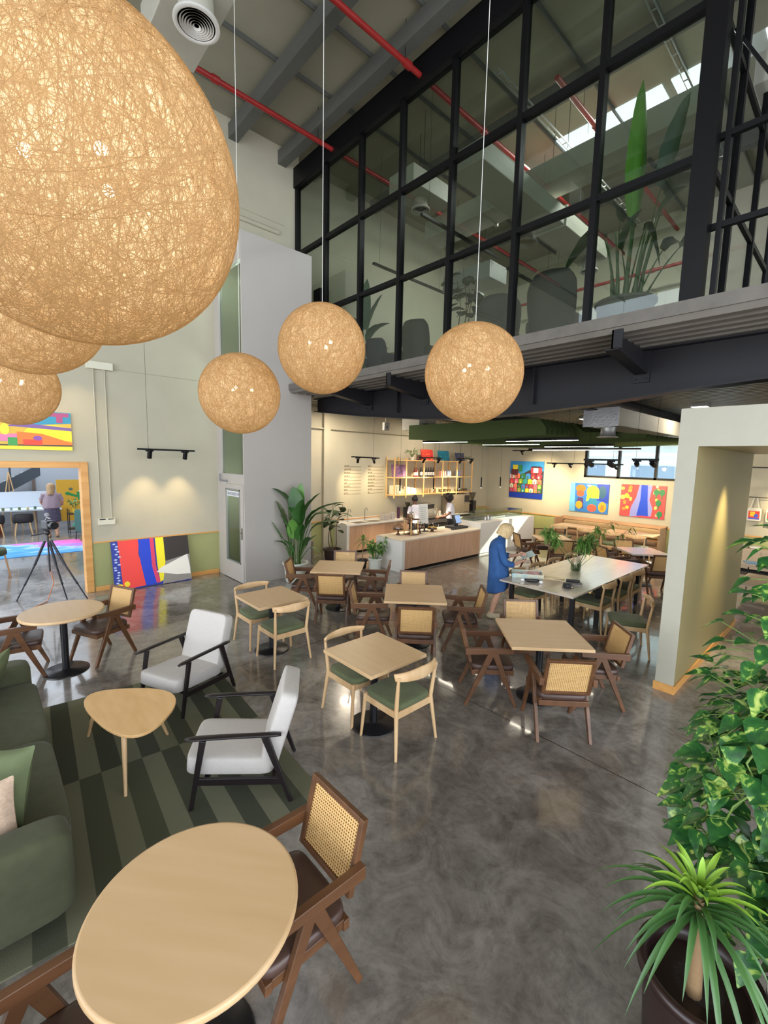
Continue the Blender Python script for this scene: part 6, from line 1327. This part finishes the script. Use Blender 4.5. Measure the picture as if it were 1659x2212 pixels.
t = thing('potted_plant', 'small sprig plant at the left end on top of the pine shelf', 'potted plant', (-9.76, 10.12, 2.63)); MB().lathe([(0.05, 0), (0.06, 0.09)], 14).build('pot', M_wpot, t)
st, lf = MB(), MB()
for k in range(9): a = k*2.4; leafy_stem(st, lf, (0, 0, 0.08), (0.10*math.cos(a), 0.26*math.sin(a), 0.2+0.15*rn.random()), 10, 0.08, rn, w=0.014, cluster=0.3)
st.build('stems', M_stem, t); lf.build('foliage', M_leafm, t)
t = thing('potted_plant', 'little sprig at the right end on top of the pine shelf', 'potted plant', (-9.8, 13.05, 2.63)); MB().lathe([(0.04, 0), (0.05, 0.07)], 14).build('pot', M_wpot, t)
st, lf = MB(), MB()
for k in range(5): a = k*2.4; leafy_stem(st, lf, (0, 0, 0.06), (0.1*math.cos(a), 0.18*math.sin(a), 0.17), 8, 0.06, rn, w=0.012, cluster=0.3)
st.build('stems', M_stem, t); lf.build('foliage', M_leafm, t)
# ------------------------------------------------------------------ paintings
FW = R(-90)   # faces -y: local +x -> world -y
rn = random.Random(31)
hs = [('p', [(0, 0), (1, 0), (1, 0.14), (0, 0.14)], '16349a'), ('p', [(0, 0.14), (1, 0.14), (1, 0.74), (0.62, 0.78), (0.30, 0.60), (0.05, 0.62), (0, 0.45)], '3a3030')]
HC = ['c8384a', '2f6f3a', 'e0c23a', 'd0607a', '3a7ac0', 'd8d0c0', '7aa03a', '8a2f3a', 'e07a5a', '2f8a8a']
for r_, (v0, n, hh) in enumerate(((0.16, 8, 0.12), (0.27, 8, 0.12), (0.39, 7, 0.14), (0.53, 6, 0.15))):
    for k in range(n):
        u = 0.02+k*(0.96/n); w_ = 0.96/n*0.86; c_ = HC[(k*3+r_*5) % 10]
        hs.append(('p', [(u, v0), (u+w_, v0), (u+w_, v0+hh*0.8), (u+w_/2, v0+hh), (u, v0+hh*0.8)], c_)); hs.append(('p', [(u+w_*0.3, v0+0.01), (u+w_*0.6, v0+0.01), (u+w_*0.6, v0+hh*0.5), (u+w_*0.3, v0+hh*0.5)], HC[(k*7+r_*2+4) % 10]))
hs += [('p', [(0.05, 0.62), (0.05, 0.78), (0.15, 0.86), (0.26, 0.78), (0.26, 0.62)], '5a2a30'), ('p', [(0.10, 0.78), (0.24, 0.78), (0.24, 0.90), (0.10, 0.90)], 'e8d23a'), ('p', [(0.28, 0.72), (0.38, 0.72), (0.38, 0.90), (0.28, 0.90)], '2f7a4a'),
       ('p', [(0.65, 0.68), (0.95, 0.68), (0.95, 0.84), (0.65, 0.84)], 'c8384a'), ('p', [(0.72, 0.70), (0.86, 0.70), (0.86, 0.82), (0.72, 0.82)], 'e6ded0'), ('p', [(0.62, 0.83), (0.98, 0.83), (0.90, 0.87), (0.68, 0.87)], '2a2528')]
art('wall_painting', 'blue-sky painting of crowded colourful houses on the far wall', (-8.36, FY-0.035, 1.35), (0, 0, FW), 1.33, 1.33, '2f86c8', hs)
art('wall_painting', 'blue painting with orange and yellow mushroom shapes left under the band window', (-6.08, FY-0.035, 1.06), (0, 0, FW), 1.24, 0.94, '2f6fb8',
    [('p', [(0, 0), (0.16, 0), (0.12, 1), (0, 1)], '6ab0d8'), ('p', [(0.7, 0.45), (1, 0.35), (1, 1), (0.7, 1)], '1e3aa0'), ('e', 0.84, 0.72, 0.10, 0.22, '28506a'), ('e', 0.28, 0.82, 0.13, 0.13, 'e8702a'), ('e', 0.28, 0.64, 0.10, 0.11, 'ee5a3a'), ('p', [(0.18, 0.12), (0.38, 0.12), (0.36, 0.5), (0.22, 0.5)], '4a3a6a'), ('e', 0.26, 0.24, 0.09, 0.14, 'd8982a'),
     ('p', [(0.46, 0.06), (0.74, 0.06), (0.70, 0.55), (0.5, 0.55)], '2a7a98'), ('e', 0.60, 0.72, 0.16, 0.22, 'f2e23a'), ('p', [(0.44, 0.38), (0.50, 0.42), (0.56, 0.60), (0.46, 0.60)], 'f2e23a'), ('p', [(0.46, 0.52), (0.76, 0.50), (0.76, 0.72), (0.46, 0.72)], 'f2e23a'), ('e', 0.60, 0.16, 0.12, 0.13, 'ee5340'), ('e', 0.86, 0.22, 0.10, 0.18, 'f0901f'), ('e', 0.86, 0.20, 0.04, 0.10, 'e8702a'), ('e', 0.50, 0.93, 0.06, 0.03, 'd8c0c8')])
sh_ = [('p', [(0.24, 0), (0.72, 0.06), (0.74, 0.3), (0.66, 0.55), (0.70, 1), (0.42, 1), (0.36, 0.6), (0.26, 0.3)], '8a8fd0'), ('p', [(0.40, 0.04), (0.66, 0.04), (0.62, 0.55), (0.60, 1), (0.46, 1), (0.46, 0.55)], '1b46c8'), ('p', [(0.25, 0), (1, 0), (1, 0.06), (0.5, 0.05)], 'e84050')]
rn = random.Random(6)
for k in range(12): sh_.append(('e', rn.uniform(0.02, 0.26), rn.uniform(0.05, 0.98), rn.uniform(0.03, 0.06), rn.uniform(0.04, 0.08), rn.choice(['f0b83a', 'f28a3a', 'f2d05a', 'b8404a', '6a9a3a'])))
for k in range(7): sh_.append(('e', rn.uniform(0.76, 0.84), rn.uniform(0.05, 0.98), 0.03, 0.05, rn.choice(['f2e0b0', 'f0b08a', 'f2d05a'])))
for (u, v) in ((0.80, 0.80), (0.92, 0.80), (0.86, 0.48), (0.90, 0.14)): sh_.append(('e', u, v, 0.06, 0.10, '2a7a48')); sh_.append(('p', [(u-0.012, v-0.2), (u+0.012, v-0.2), (u+0.012, v), (u-0.012, v)], '2a7a48'))
art('wall_painting', 'red painting with a blue river and round trees, right under the band window', (-4.50, FY-0.035, 1.07), (0, 0, FW), 1.22, 0.97, 'ee4a48', sh_)
lp_ = [('p', [(0, 0.62), (0.25, 0.72), (0.6, 0.62), (1, 0.72), (1, 1), (0, 1)], '2f8fb0'), ('p', [(0.5, 0.28), (0.62, 0.62), (0.85, 0.66), (1, 0.58), (1, 0.25)], 'f2dc2a'), ('p', [(0.42, 0.58), (1, 0.52), (1, 0.60), (0.5, 0.68)], '7a5a9a'), ('p', [(0, 0.14), (0.5, 0.20), (0.5, 0.36), (0, 0.38)], '8ab43a'), ('p', [(0.3, 0.2), (0.5, 0.2), (0.5, 0.4), (0.3, 0.36)], 'e07aa8'), ('p', [(0.5, 0.12), (1, 0.12), (1, 0.2), (0.72, 0.42), (0.5, 0.45)], 'e07a2a'),
       ('p', [(0, 0), (1, 0), (1, 0.10), (0, 0.07)], 'f0e032'), ('p', [(0, 0.08), (1, 0.11), (1, 0.14), (0, 0.11)], '2a2a3a'), ('p', [(0.55, 0.12), (0.72, 0.12), (0.72, 0.26), (0.55, 0.26)], 'e0452a'), ('p', [(0.86, 0.72), (0.92, 0.72), (0.92, 0.98), (0.86, 0.98)], 'a84a7a'), ('p', [(0.8, 0.88), (0.98, 0.88), (0.98, 0.98), (0.8, 0.98)], 'a84a7a'), ('e', 0.40, 0.5, 0.04, 0.14, 'e8e23a'), ('p', [(0.42, 0.1), (0.5, 0.1), (0.5, 0.3), (0.42, 0.3)], '3a9a4a'), ('e', 0.68, 0.3, 0.04, 0.06, '8a4aa8'), ('p', [(0.2, 0.45), (0.34, 0.45), (0.34, 0.7), (0.2, 0.7)], '8a8a9a'), ('p', [(0.0, 0.4), (0.1, 0.4), (0.1, 0.7), (0, 0.7)], '4a2a3a')]
art('wall_painting', 'multicoloured painting above the studio doorway, partly hidden by a globe', (WX+0.035, 0.52, 2.66), (0, 0, 0), 1.52, 0.66, 'd8b03a', lp_)
# big painting leaning on the olive panel
bs = [('p', [(0, 0), (0.11, 0), (0.10, 1), (0, 1)], '1b2f96'), ('p', [(0.10, 0), (0.38, 0.03), (0.36, 0.4), (0.32, 0.7), (0.34, 1), (0.08, 1)], 'ee4038'), ('p', [(0.38, 0.03), (0.52, 0.04), (0.49, 0.4), (0.49, 1), (0.33, 1), (0.34, 0.5)], '0f3cc8'), ('p', [(0.52, 0.04), (0.57, 0.05), (0.53, 0.4), (0.53, 1), (0.48, 1), (0.48, 0.4)], 'd83a60'),
      ('p', [(0.57, 0.05), (0.63, 0.10), (0.68, 0.35), (0.67, 1), (0.55, 1), (0.55, 0.4)], 'f2e21e'), ('p', [(0.66, 0.48), (1, 0.58), (1, 1), (0.66, 1)], '2e2622'), ('p', [(0.60, 0.0), (1, 0.02), (1, 0.58), (0.66, 0.48)], '8a8580'), ('p', [(0.53, 0.27), (0.60, 0.36), (0.97, 0.58), (0.99, 0.3), (0.99, 0.14), (0.8, 0.16)], 'e8e4dc'),
      ('e', 0.15, 0.11, 0.035, 0.055, 'f2d21e'), ('e', 0.065, 0.08, 0.035, 0.05, 'f2d21e')]
rn = random.Random(3)
for k in range(16): bs.append(('e', 0.055+rn.uniform(-0.03, 0.03), 0.15+k*0.053, 0.018, 0.016, 'b8c6e8'))
art('leaning_painting', 'large striped painting of red, blue, yellow and black leaning against the olive panel', (-9.48, 2.50, 0.010), (0, R(-12), 0), 1.42, 0.95, '1b2f96', bs, d=0.035)
# ------------------------------------------------------------------ people (local +x is the way they face, y to their left)
def skin(name, c): return mat(name, c, 0.5, var=0.04, scale=12)
def hand(mb, wrist, d, palm_n, side, curl=0.9, s=1.0):
    """palm and five fingers; d = pointing direction, palm_n = palm normal, side = thumb side"""
    w, d, n_, sd = Vector(wrist), Vector(d).normalized(), Vector(palm_n).normalized(), Vector(side).normalized()
    mb.tube([w-d*0.02, w+d*0.03*s, w+d*0.07*s, w+d*0.085*s], [0.022*s, 0.030*s, 0.034*s, 0.026*s], 12, flat=0.5, up=n_)
    for i, (o, L_) in enumerate(((-0.027, 0.060), (-0.009, 0.074), (0.010, 0.078), (0.028, 0.070))):
        b = w+d*0.078*s+sd*(o*s); a = b+d*(L_*0.42*s)+n_*(0.012*curl*s); c = a+d*(L_*0.25*s)+n_*(0.030*curl*s); e = c+d*(L_*0.04*s)+n_*(0.024*curl*s)
        mb.tube([b-d*0.02, b, a, c, e], [0.0095*s, 0.009*s, 0.0085*s, 0.008*s, 0.0065*s], 8)
    b = w+d*0.025*s+sd*0.026*s; a = b+sd*0.028*s+d*0.022*s+n_*0.008; c = a+d*0.030*s+n_*(0.020*curl*s)
    mb.tube([b, a, c], [0.013*s, 0.0105*s, 0.008*s], 8)
def head(mb, c, tilt, r=0.098, yaw=0):
    """skull, face, nose, ears, chin; tilt>0 looks down"""
    M = Matrix.Translation(Vector(c)) @ Euler((0, tilt, yaw)).to_matrix().to_4x4(); P = lambda x, y, z: tuple(M @ Vector((x*r, y*r, z*r)))
    rt = (Euler((0, tilt, yaw)))
    mb.ell(P(-0.10, 0, 0.15), (r*0.98, r*0.80, r*0.95), 20, 14, rot=rt); mb.ell(P(0.18, 0, -0.35), (r*0.70, r*0.64, r*0.82), 18, 12, rot=rt)
    mb.tube([P(0.82, 0, 0.05), P(1.02, 0, -0.28), P(0.86, 0, -0.42)], [r*0.09, r*0.15, r*0.10], 8)
    for sy in (-1, 1): mb.ell(P(-0.02, sy*0.80, -0.18), (r*0.17, r*0.08, r*0.27), 10, 8, rot=rt); mb.ell(P(0.50, sy*0.42, -0.28), (r*0.25, r*0.22, r*0.22), 8, 6, rot=rt)
    mb.ell(P(0.72, 0, -0.72), (r*0.16, r*0.24, r*0.07), 10, 6, rot=rt); mb.ell(P(0.62, 0, -0.98), (r*0.22, r*0.25, r*0.18), 10, 6, rot=rt)
    return M, r
def face_bits(root, M, r, lip='a8605a'):
    for sy in (-1, 1):
        MB().ell(tuple(M @ Vector((0.80*r, sy*0.33*r, 0.0))), r*0.13, 10, 8).build('eye', mat('eye_dark', '2a211c', 0.3), root)
    MB().ell(tuple(M @ Vector((0.86*r, 0, -0.72*r))), (r*0.06, r*0.22, r*0.06), 10, 6).build('mouth', mat('lip_'+lip, lip, 0.5), root)
def rings_loft(rs, n=28, hem=None, fold=0.0):
    out = []
    for j, (z, cx, rx, ry) in enumerate(rs):
        ring = []
        for k in range(n):
            a = 2*math.pi*k/n; f = 1+fold*(j/(len(rs)-1))*math.sin(a*7+j*0.4)
            zz = z+(hem(a) if hem and j == len(rs)-1 else 0)
            ring.append((cx+rx*f*math.cos(a), ry*f*math.sin(a), zz))
        out.append(ring)
    return out
def limb(mb, pts, rs): mb.tube(pts, rs, 14)

# woman in the long denim shirt dress
wd = thing('person', 'woman with short blonde hair in a blue denim dress reading at the communal table', 'person', (-4.06, 6.40, 0), R(44))
SK = skin('fair_skin', 'c99a80'); b = MB()
limb(b, [(-0.02, 0.095, 0.80), (0.03, 0.10, 0.47), (0.0, 0.10, 0.30), (-0.03, 0.10, 0.09), (-0.03, 0.10, 0.05)], [0.085, 0.058, 0.056, 0.034, 0.034])
limb(b, [(-0.02, -0.095, 0.80), (0.0, -0.10, 0.47), (-0.06, -0.10, 0.30), (-0.11, -0.10, 0.09), (-0.11, -0.10, 0.05)], [0.085, 0.058, 0.056, 0.034, 0.034])
b.loft(rings_loft([(0.76, -0.01, 0.10, 0.14), (0.90, 0, 0.10, 0.15), (1.05, -0.02, 0.095, 0.13), (1.2, -0.04, 0.10, 0.15), (1.28, -0.04, 0.08, 0.16), (1.33, -0.01, 0.05, 0.07)], 20))
limb(b, [(-0.02, 0, 1.28), (0.03, 0, 1.36), (0.07, 0, 1.42)], [0.055, 0.045, 0.045])
M_, r_ = head(b, (0.10, 0, 1.475), R(28))
limb(b, [(-0.03, 0.16, 1.27), (0.03, 0.22, 1.08), (0.08, 0.22, 1.02), (0.22, 0.16, 1.03), (0.33, 0.10, 1.06)], [0.045, 0.042, 0.04, 0.034, 0.025])
limb(b, [(-0.03, -0.16, 1.27), (0.02, -0.21, 1.04), (0.06, -0.21, 0.97), (0.21, -0.15, 0.95), (0.32, -0.09, 0.98)], [0.045, 0.042, 0.04, 0.034, 0.025])
hand(b, (0.33, 0.10, 1.06), (0.95, -0.15, 0.25), (0.1, -0.5, -0.85), (0.2, 0.3, 0.9), 0.9); hand(b, (0.32, -0.09, 0.98), (0.95, 0.15, 0.25), (0.0, 0.5, 0.85), (0.1, -0.9, 0.3), 0.9)
b.build('body', SK, wd, remesh=0.0065, smooth_it=2); face_bits(wd, M_, r_)
M_den = mat('blue_denim', '234a80', 0.8, color2='2e5c96', scale=7, bump=0.2, bscale=90)
dm = MB(); dm.loft(rings_loft([(1.365, 0.015, 0.065, 0.075), (1.34, 0.0, 0.085, 0.13), (1.29, -0.035, 0.115, 0.185), (1.18, -0.045, 0.135, 0.195), (1.04, -0.03, 0.14, 0.185), (0.90, -0.01, 0.155, 0.19), (0.74, 0.0, 0.17, 0.205), (0.58, -0.005, 0.175, 0.21), (0.47, -0.01, 0.17, 0.205)], 36, hem=lambda a: 0.055*math.cos(a)-0.0, fold=0.05), cap=False)
dm.build('denim_dress', M_den, wd, subsurf=1, solid=0.004)
for sy, pts in ((1, [(-0.03, 0.15, 1.28), (0.03, 0.225, 1.09), (0.08, 0.225, 1.02), (0.20, 0.17, 1.025)]), (-1, [(-0.03, -0.15, 1.28), (0.02, -0.215, 1.05), (0.06, -0.215, 0.965), (0.19, -0.16, 0.945)])):
    MB().tube(pts, [0.075, 0.066, 0.06, 0.052], 16).build('sleeve', M_den, wd, subsurf=1)
MB().loft(rings_loft([(1.36, 0.02, 0.07, 0.078), (1.395, 0.02, 0.062, 0.066)], 20), cap=False).build('collar', M_den, wd, solid=0.004)
hr = MB(); M_hb = mat('blonde_hair', 'c9a877', 0.55, color2='e0c698', scale=14, stretch=(6, 6, 1), bump=0.4, bscale=60)
def hair_cap(mb, M, r, rad, back=0.0, down=0.9, fringe=0.25, seg=26):
    """bob: open at the face"""
    rings = []
    for j in range(12):
        v = j/11; th = math.pi/2-v*(math.pi/2+down)            # from crown downwards
        ring = []
        for k in range(seg+1):
            a = math.radians(38)+math.radians(284)*k/seg        # around the back, leaving the face open
            if v < 0.42: a = math.radians(0)+2*math.pi*k/seg if v < 0.3 else math.radians(38*(v-0.3)/0.12)+(2*math.pi-2*math.radians(38*(v-0.3)/0.12))*k/seg
            cr = max(0.02, math.cos(th)) if th > 0 else 1.0-0.10*(-th)
            z = math.sin(th) if th > 0 else th*1.05
            w = 1+0.03*math.sin(k*2.1)+0.02*math.sin(k*5+j)
            ring.append(tuple(M @ Vector((r*(-0.12-back*v+rad*cr*math.cos(a)*1.05*w), r*rad*0.92*cr*math.sin(a)*w, r*(0.16+z*1.08)))))
        rings.append(ring)
    mb.loft(rings, closed=False, cap=False)
hair_cap(hr, M_, r_, 1.18, 0.10, 1.15); hr.build('hair', M_hb, wd, solid=0.012, subsurf=1)
M_shoe = mat('beige_sneaker', 'b5a68a', 0.7)
for (x, y) in ((-0.0, 0.10), (-0.08, -0.10)):
    s = MB(); s.ell((x+0.02, y, 0.045), (0.13, 0.046, 0.045), 20, 10, p=0.7); s.ell((x-0.04, y, 0.075), (0.055, 0.042, 0.04), 14, 8); s.build('shoe', M_shoe, wd)
bk = thing('magazine', 'pale teal magazine held open by the woman in denim', 'magazine', (-4.06+0.42*math.cos(R(44)), 6.40+0.42*math.sin(R(44)), 1.075), R(44))
m = MB(); m.box((0.06, 0.085, 0.0), (0.22, 0.165, 0.006), Euler((R(14), R(-22), 0))); m.box((0.06, -0.085, 0.0), (0.22, 0.165, 0.006), Euler((R(-14), R(-22), 0))); m.build('pages', mat('teal_paper', 'a9c9c6', 0.5, color2='c9d8d4', scale=9), bk)

def simple_person(label, loc, rz, skinm, hgt, lean, top, bottom, arms, hairfn, topm, botm, legsm, shoem, bottom_hem=None, tilt=20, sleeve=0.55, fold=0.03, shoulder=0.17):
    t = thing('person', label, 'person', loc, rz); k = hgt/1.65; b = MB()
    lx = lambda z: math.sin(lean)*max(0, z-0.92)
    for sy in (-1, 1): limb(b, [(-0.01, sy*0.09*k, 0.88*k), (0.02, sy*0.10*k, 0.48*k), (-0.01, sy*0.10*k, 0.28*k), (-0.03, sy*0.10*k, 0.06)], [0.085*k, 0.058*k, 0.055*k, 0.034*k])
    b.loft(rings_loft([(z*k, lx(z), rx*k, ry*k) for z, rx, ry in ((0.80, 0.10, 0.15), (0.95, 0.10, 0.15), (1.1, 0.09, 0.13), (1.25, 0.10, 0.15), (1.34, 0.08, 0.155), (1.39, 0.05, 0.07))], 20))
    hx = lx(1.5)+0.03; hz = (1.535-0.25*(1-math.cos(lean)))*k
    limb(b, [(lx(1.36), 0, 1.34*k), (hx, 0, hz-0.06)], [0.05*k, 0.045*k])
    Mh, rh = head(b, (hx+0.02, 0, hz), R(tilt), 0.098*k)
    for sy, pts in arms.items():
        limb(b, pts, [0.045*k, 0.040*k, 0.034*k, 0.024*k]); d = (Vector(pts[-1])-Vector(pts[-2])).normalized(); hand(b, pts[-1], d, (0, -sy*0.6, -0.7), (0.3, -sy*0.3, 0.8), 0.9, k)
    b.build('body', skinm, t, remesh=0.010, smooth_it=2); face_bits(t, Mh, rh, '7a4a40')
    MB().loft(rings_loft([(z*k, lx(z)+dx, rx*k, ry*k) for z, dx, rx, ry in top], 30, fold=fold), cap=False).build('top', topm, t, subsurf=1, solid=0.004)
    for sy, pts in arms.items():
        p = [Vector(q) for q in pts]; MB().tube([p[0], p[0].lerp(p[1], 0.5), p[0].lerp(p[1], sleeve+0.3)], [0.075*k, 0.068*k, 0.062*k], 14).build('sleeve', topm, t, subsurf=1)
    if isinstance(bottom, list): MB().loft(rings_loft([(z*k, dx, rx*k, ry*k) for z, dx, rx, ry in bottom], 30, fold=0.06), cap=False).build('skirt', botm, t, subsurf=1, solid=0.004)
    else:
        m = MB(); m.loft(rings_loft([(0.98*k, 0.0, 0.11*k, 0.155*k), (0.88*k, 0, 0.125*k, 0.17*k), (0.80*k, 0, 0.12*k, 0.17*k)], 24))
        for sy in (-1, 1): m.tube([(-0.01, sy*0.085*k, 0.86*k), (0.02, sy*0.10*k, 0.48*k), (-0.03, sy*0.10*k, 0.10)], [0.10*k, 0.075*k, 0.06*k], 16)
        m.build('trousers', botm, t, remesh=0.012)
    for sy in (-1, 1): MB().ell((0.03, sy*0.10*k, 0.04), (0.125*k, 0.045*k, 0.04), 16, 8, p=0.7).build('shoe', shoem, t)
    h = MB(); m = hairfn(h, Mh, rh); h.build('hair', m, t, remesh=0.012 if m.name != 'long_brown_hair' else 0, solid=0 if m.name != 'long_brown_hair' else 0.012)
    return t
def curls(mb, M, r):
    rn = random.Random(4)
    for k in range(60):
        a = rn.uniform(0, 6.28); e = rn.uniform(-0.9, 1.5); v = Vector((-0.25+1.05*math.cos(e)*math.cos(a), 1.0*math.cos(e)*math.sin(a), 0.05+1.1*math.sin(e)))
        if v.x > 0.55 and v.z < 0.6: continue
        mb.ell(tuple(M @ (v*r*1.12)), r*0.38, 8, 6)
    return mat('black_curly_hair', '14100f', 0.7, bump=0.8, bscale=60)
def bun(mb, M, r):
    mb.ell(tuple(M @ Vector((-0.18*r, 0, 0.28*r))), (r*1.08, r*0.92, r*0.95), 18, 12); mb.ell(tuple(M @ Vector((-0.9*r, 0, 0.75*r))), r*0.5, 12, 8)
    return mat('black_smooth_hair', '15110f', 0.6)
def long_hair(mb, M, r):
    hair_cap(mb, M, r, 1.16, 0.25, 2.6); return mat('long_brown_hair', '8a6a4a', 0.5, color2='b09064', scale=14, stretch=(6, 6, 1))
M_tee = mat('white_tee', 'd6d2dc', 0.8, bump=0.1, bscale=60)
simple_person('barista with black curly hair, white tee and black trousers at the prep table', (-8.35, 10.42, 0), R(222), skin('brown_skin', '6b4634'), 1.64, R(6),
    [(1.40, 0.01, 0.065, 0.08), (1.36, 0.0, 0.09, 0.15), (1.28, 0, 0.12, 0.18), (1.12, 0, 0.125, 0.17), (0.98, 0, 0.135, 0.175), (0.92, 0, 0.14, 0.18)], None,
    {1: [(0.03, 0.17, 1.33), (0.06, 0.24, 1.10), (0.18, 0.22, 1.00), (0.34, 0.16, 0.96)], -1: [(0.03, -0.17, 1.33), (0.05, -0.24, 1.08), (0.16, -0.22, 0.98), (0.32, -0.14, 0.92)]}, curls, M_tee, mat('black_trousers', '17161a', 0.8), None, M_dk)
simple_person('barista with black hair in a white shirt bending behind the notice board', (-8.45, 9.10, 0), R(160), skin('brown_skin', '6b4634'), 1.62, R(22),
    [(1.40, 0.01, 0.065, 0.08), (1.36, 0.0, 0.09, 0.15), (1.28, 0, 0.12, 0.18), (1.12, 0, 0.125, 0.17), (0.98, 0, 0.135, 0.175), (0.88, 0, 0.14, 0.18)], None,
    {1: [(0.15, 0.17, 1.31), (0.18, 0.23, 1.08), (0.28, 0.20, 0.98), (0.42, 0.12, 0.92)], -1: [(0.15, -0.17, 1.31), (0.17, -0.24, 1.06), (0.27, -0.22, 0.96), (0.42, -0.14, 0.90)]}, bun, M_tee, mat('black_trousers', '17161a', 0.8), None, M_dk, tilt=40)
simple_person('woman with long light brown hair, taupe top and dark skirt standing in the studio', (-17.0, 1.62, 0), R(170), SK, 1.66, R(3),
    [(1.41, 0.01, 0.07, 0.09), (1.37, 0.0, 0.10, 0.17), (1.28, 0, 0.14, 0.21), (1.12, 0, 0.16, 0.22), (0.98, 0, 0.17, 0.23), (0.90, 0, 0.165, 0.22)],
    [(1.0, 0, 0.13, 0.17), (0.85, 0, 0.16, 0.20), (0.65, 0, 0.17, 0.21), (0.48, 0, 0.175, 0.215)],
    {1: [(0.0, 0.18, 1.34), (0.02, 0.27, 1.12), (0.12, 0.24, 1.02), (0.26, 0.16, 1.02)], -1: [(0.0, -0.18, 1.34), (0.02, -0.28, 1.12), (0.12, -0.26, 1.0), (0.24, -0.18, 0.98)]}, long_hair, mat('taupe_top', '94828a', 0.85), mat('dark_patterned_skirt', '2e2b3a', 0.8, color2='5a5468', scale=30), None, mat('tan_sandal', '9a7a5c', 0.7), fold=0.05)
# ------------------------------------------------------------------ street outside the band window
nb_ = thing('neighbouring_building', 'pale building across the yard seen through the band window', 'building', (-8, 27, 0))
MB().bb(-14, 14, 0, 6, 0, 4.6).build('wall', mat('pale_render', 'e4eaf4', 0.8, var=0.03), nb_)
for k in range(7): MB().bb(-13+4*k, -10.4+4*k, -0.05, 0, 1.2, 2.6).build('window', mat('far_pane', '8fa3c4', 0.2), nb_)
MB().bb(-14, 14, -0.6, 0, 3.1, 3.3).build('canopy', mat('far_canopy', 'e6eaf2', 0.6), nb_)
for i, x in enumerate((-9.5, -7.2, -3.6)):
    a = thing('air_conditioner', ['outdoor air conditioning unit at the left of the pale building', 'outdoor air conditioning unit next to the leftmost one', 'outdoor air conditioning unit farthest right on the pale building'][i], 'air conditioner', (x, 26.6, 3.9))
    MB().bb(-0.5, 0.5, -0.2, 0.38, 0, 0.8).build('case', M_white, a, bevel=0.02); MB().lathe([(0.28, 0), (0.28, 0.02)], 24).build('fan_grille', M_dk, a, loc=(-0.1, -0.22, 0.4), rot=(R(90), 0, 0))
def rods(name, parent, pts, z0, z1):
    for x, y in pts: MB().tube([(x, y, z0), (x, y, z1)], 0.005, 6).build('hanger_rod', M_black, parent)
for o in list(bpy.data.objects):
    if o.parent is None and o.name.startswith('sprinkler_pipe'):
        top = 9.62-o.location.z; ln = 9 if 'low red' not in o['label'] else 0
        if ln: rods('h', o, [(0, 4), (0, 9.5), (0, 14)] if o.location.y < 0 else [(0, 1), (0, 4)], 0.04, top)
        else: rods('h', o, [(1, 0), (5, 0)], 0.04, 9.6-o.location.z)
    elif o.parent is None and o.name.startswith(('ventilation_duct', 'air_handler')) and o.location.z > 6: rods('h', o, [(-0.25, 0.2), (0.25, -0.2)], 0.4, 9.62-o.location.z)
    elif o.parent is None and o.name.startswith('cable_tray'):
        pass
    elif o.parent is None and o.name.startswith('track_light_bar') and 'tote' in o['label']: rods('h', o, [(-0.8, 0), (1.2, 0)], 0.03, 3.99-o.location.z)
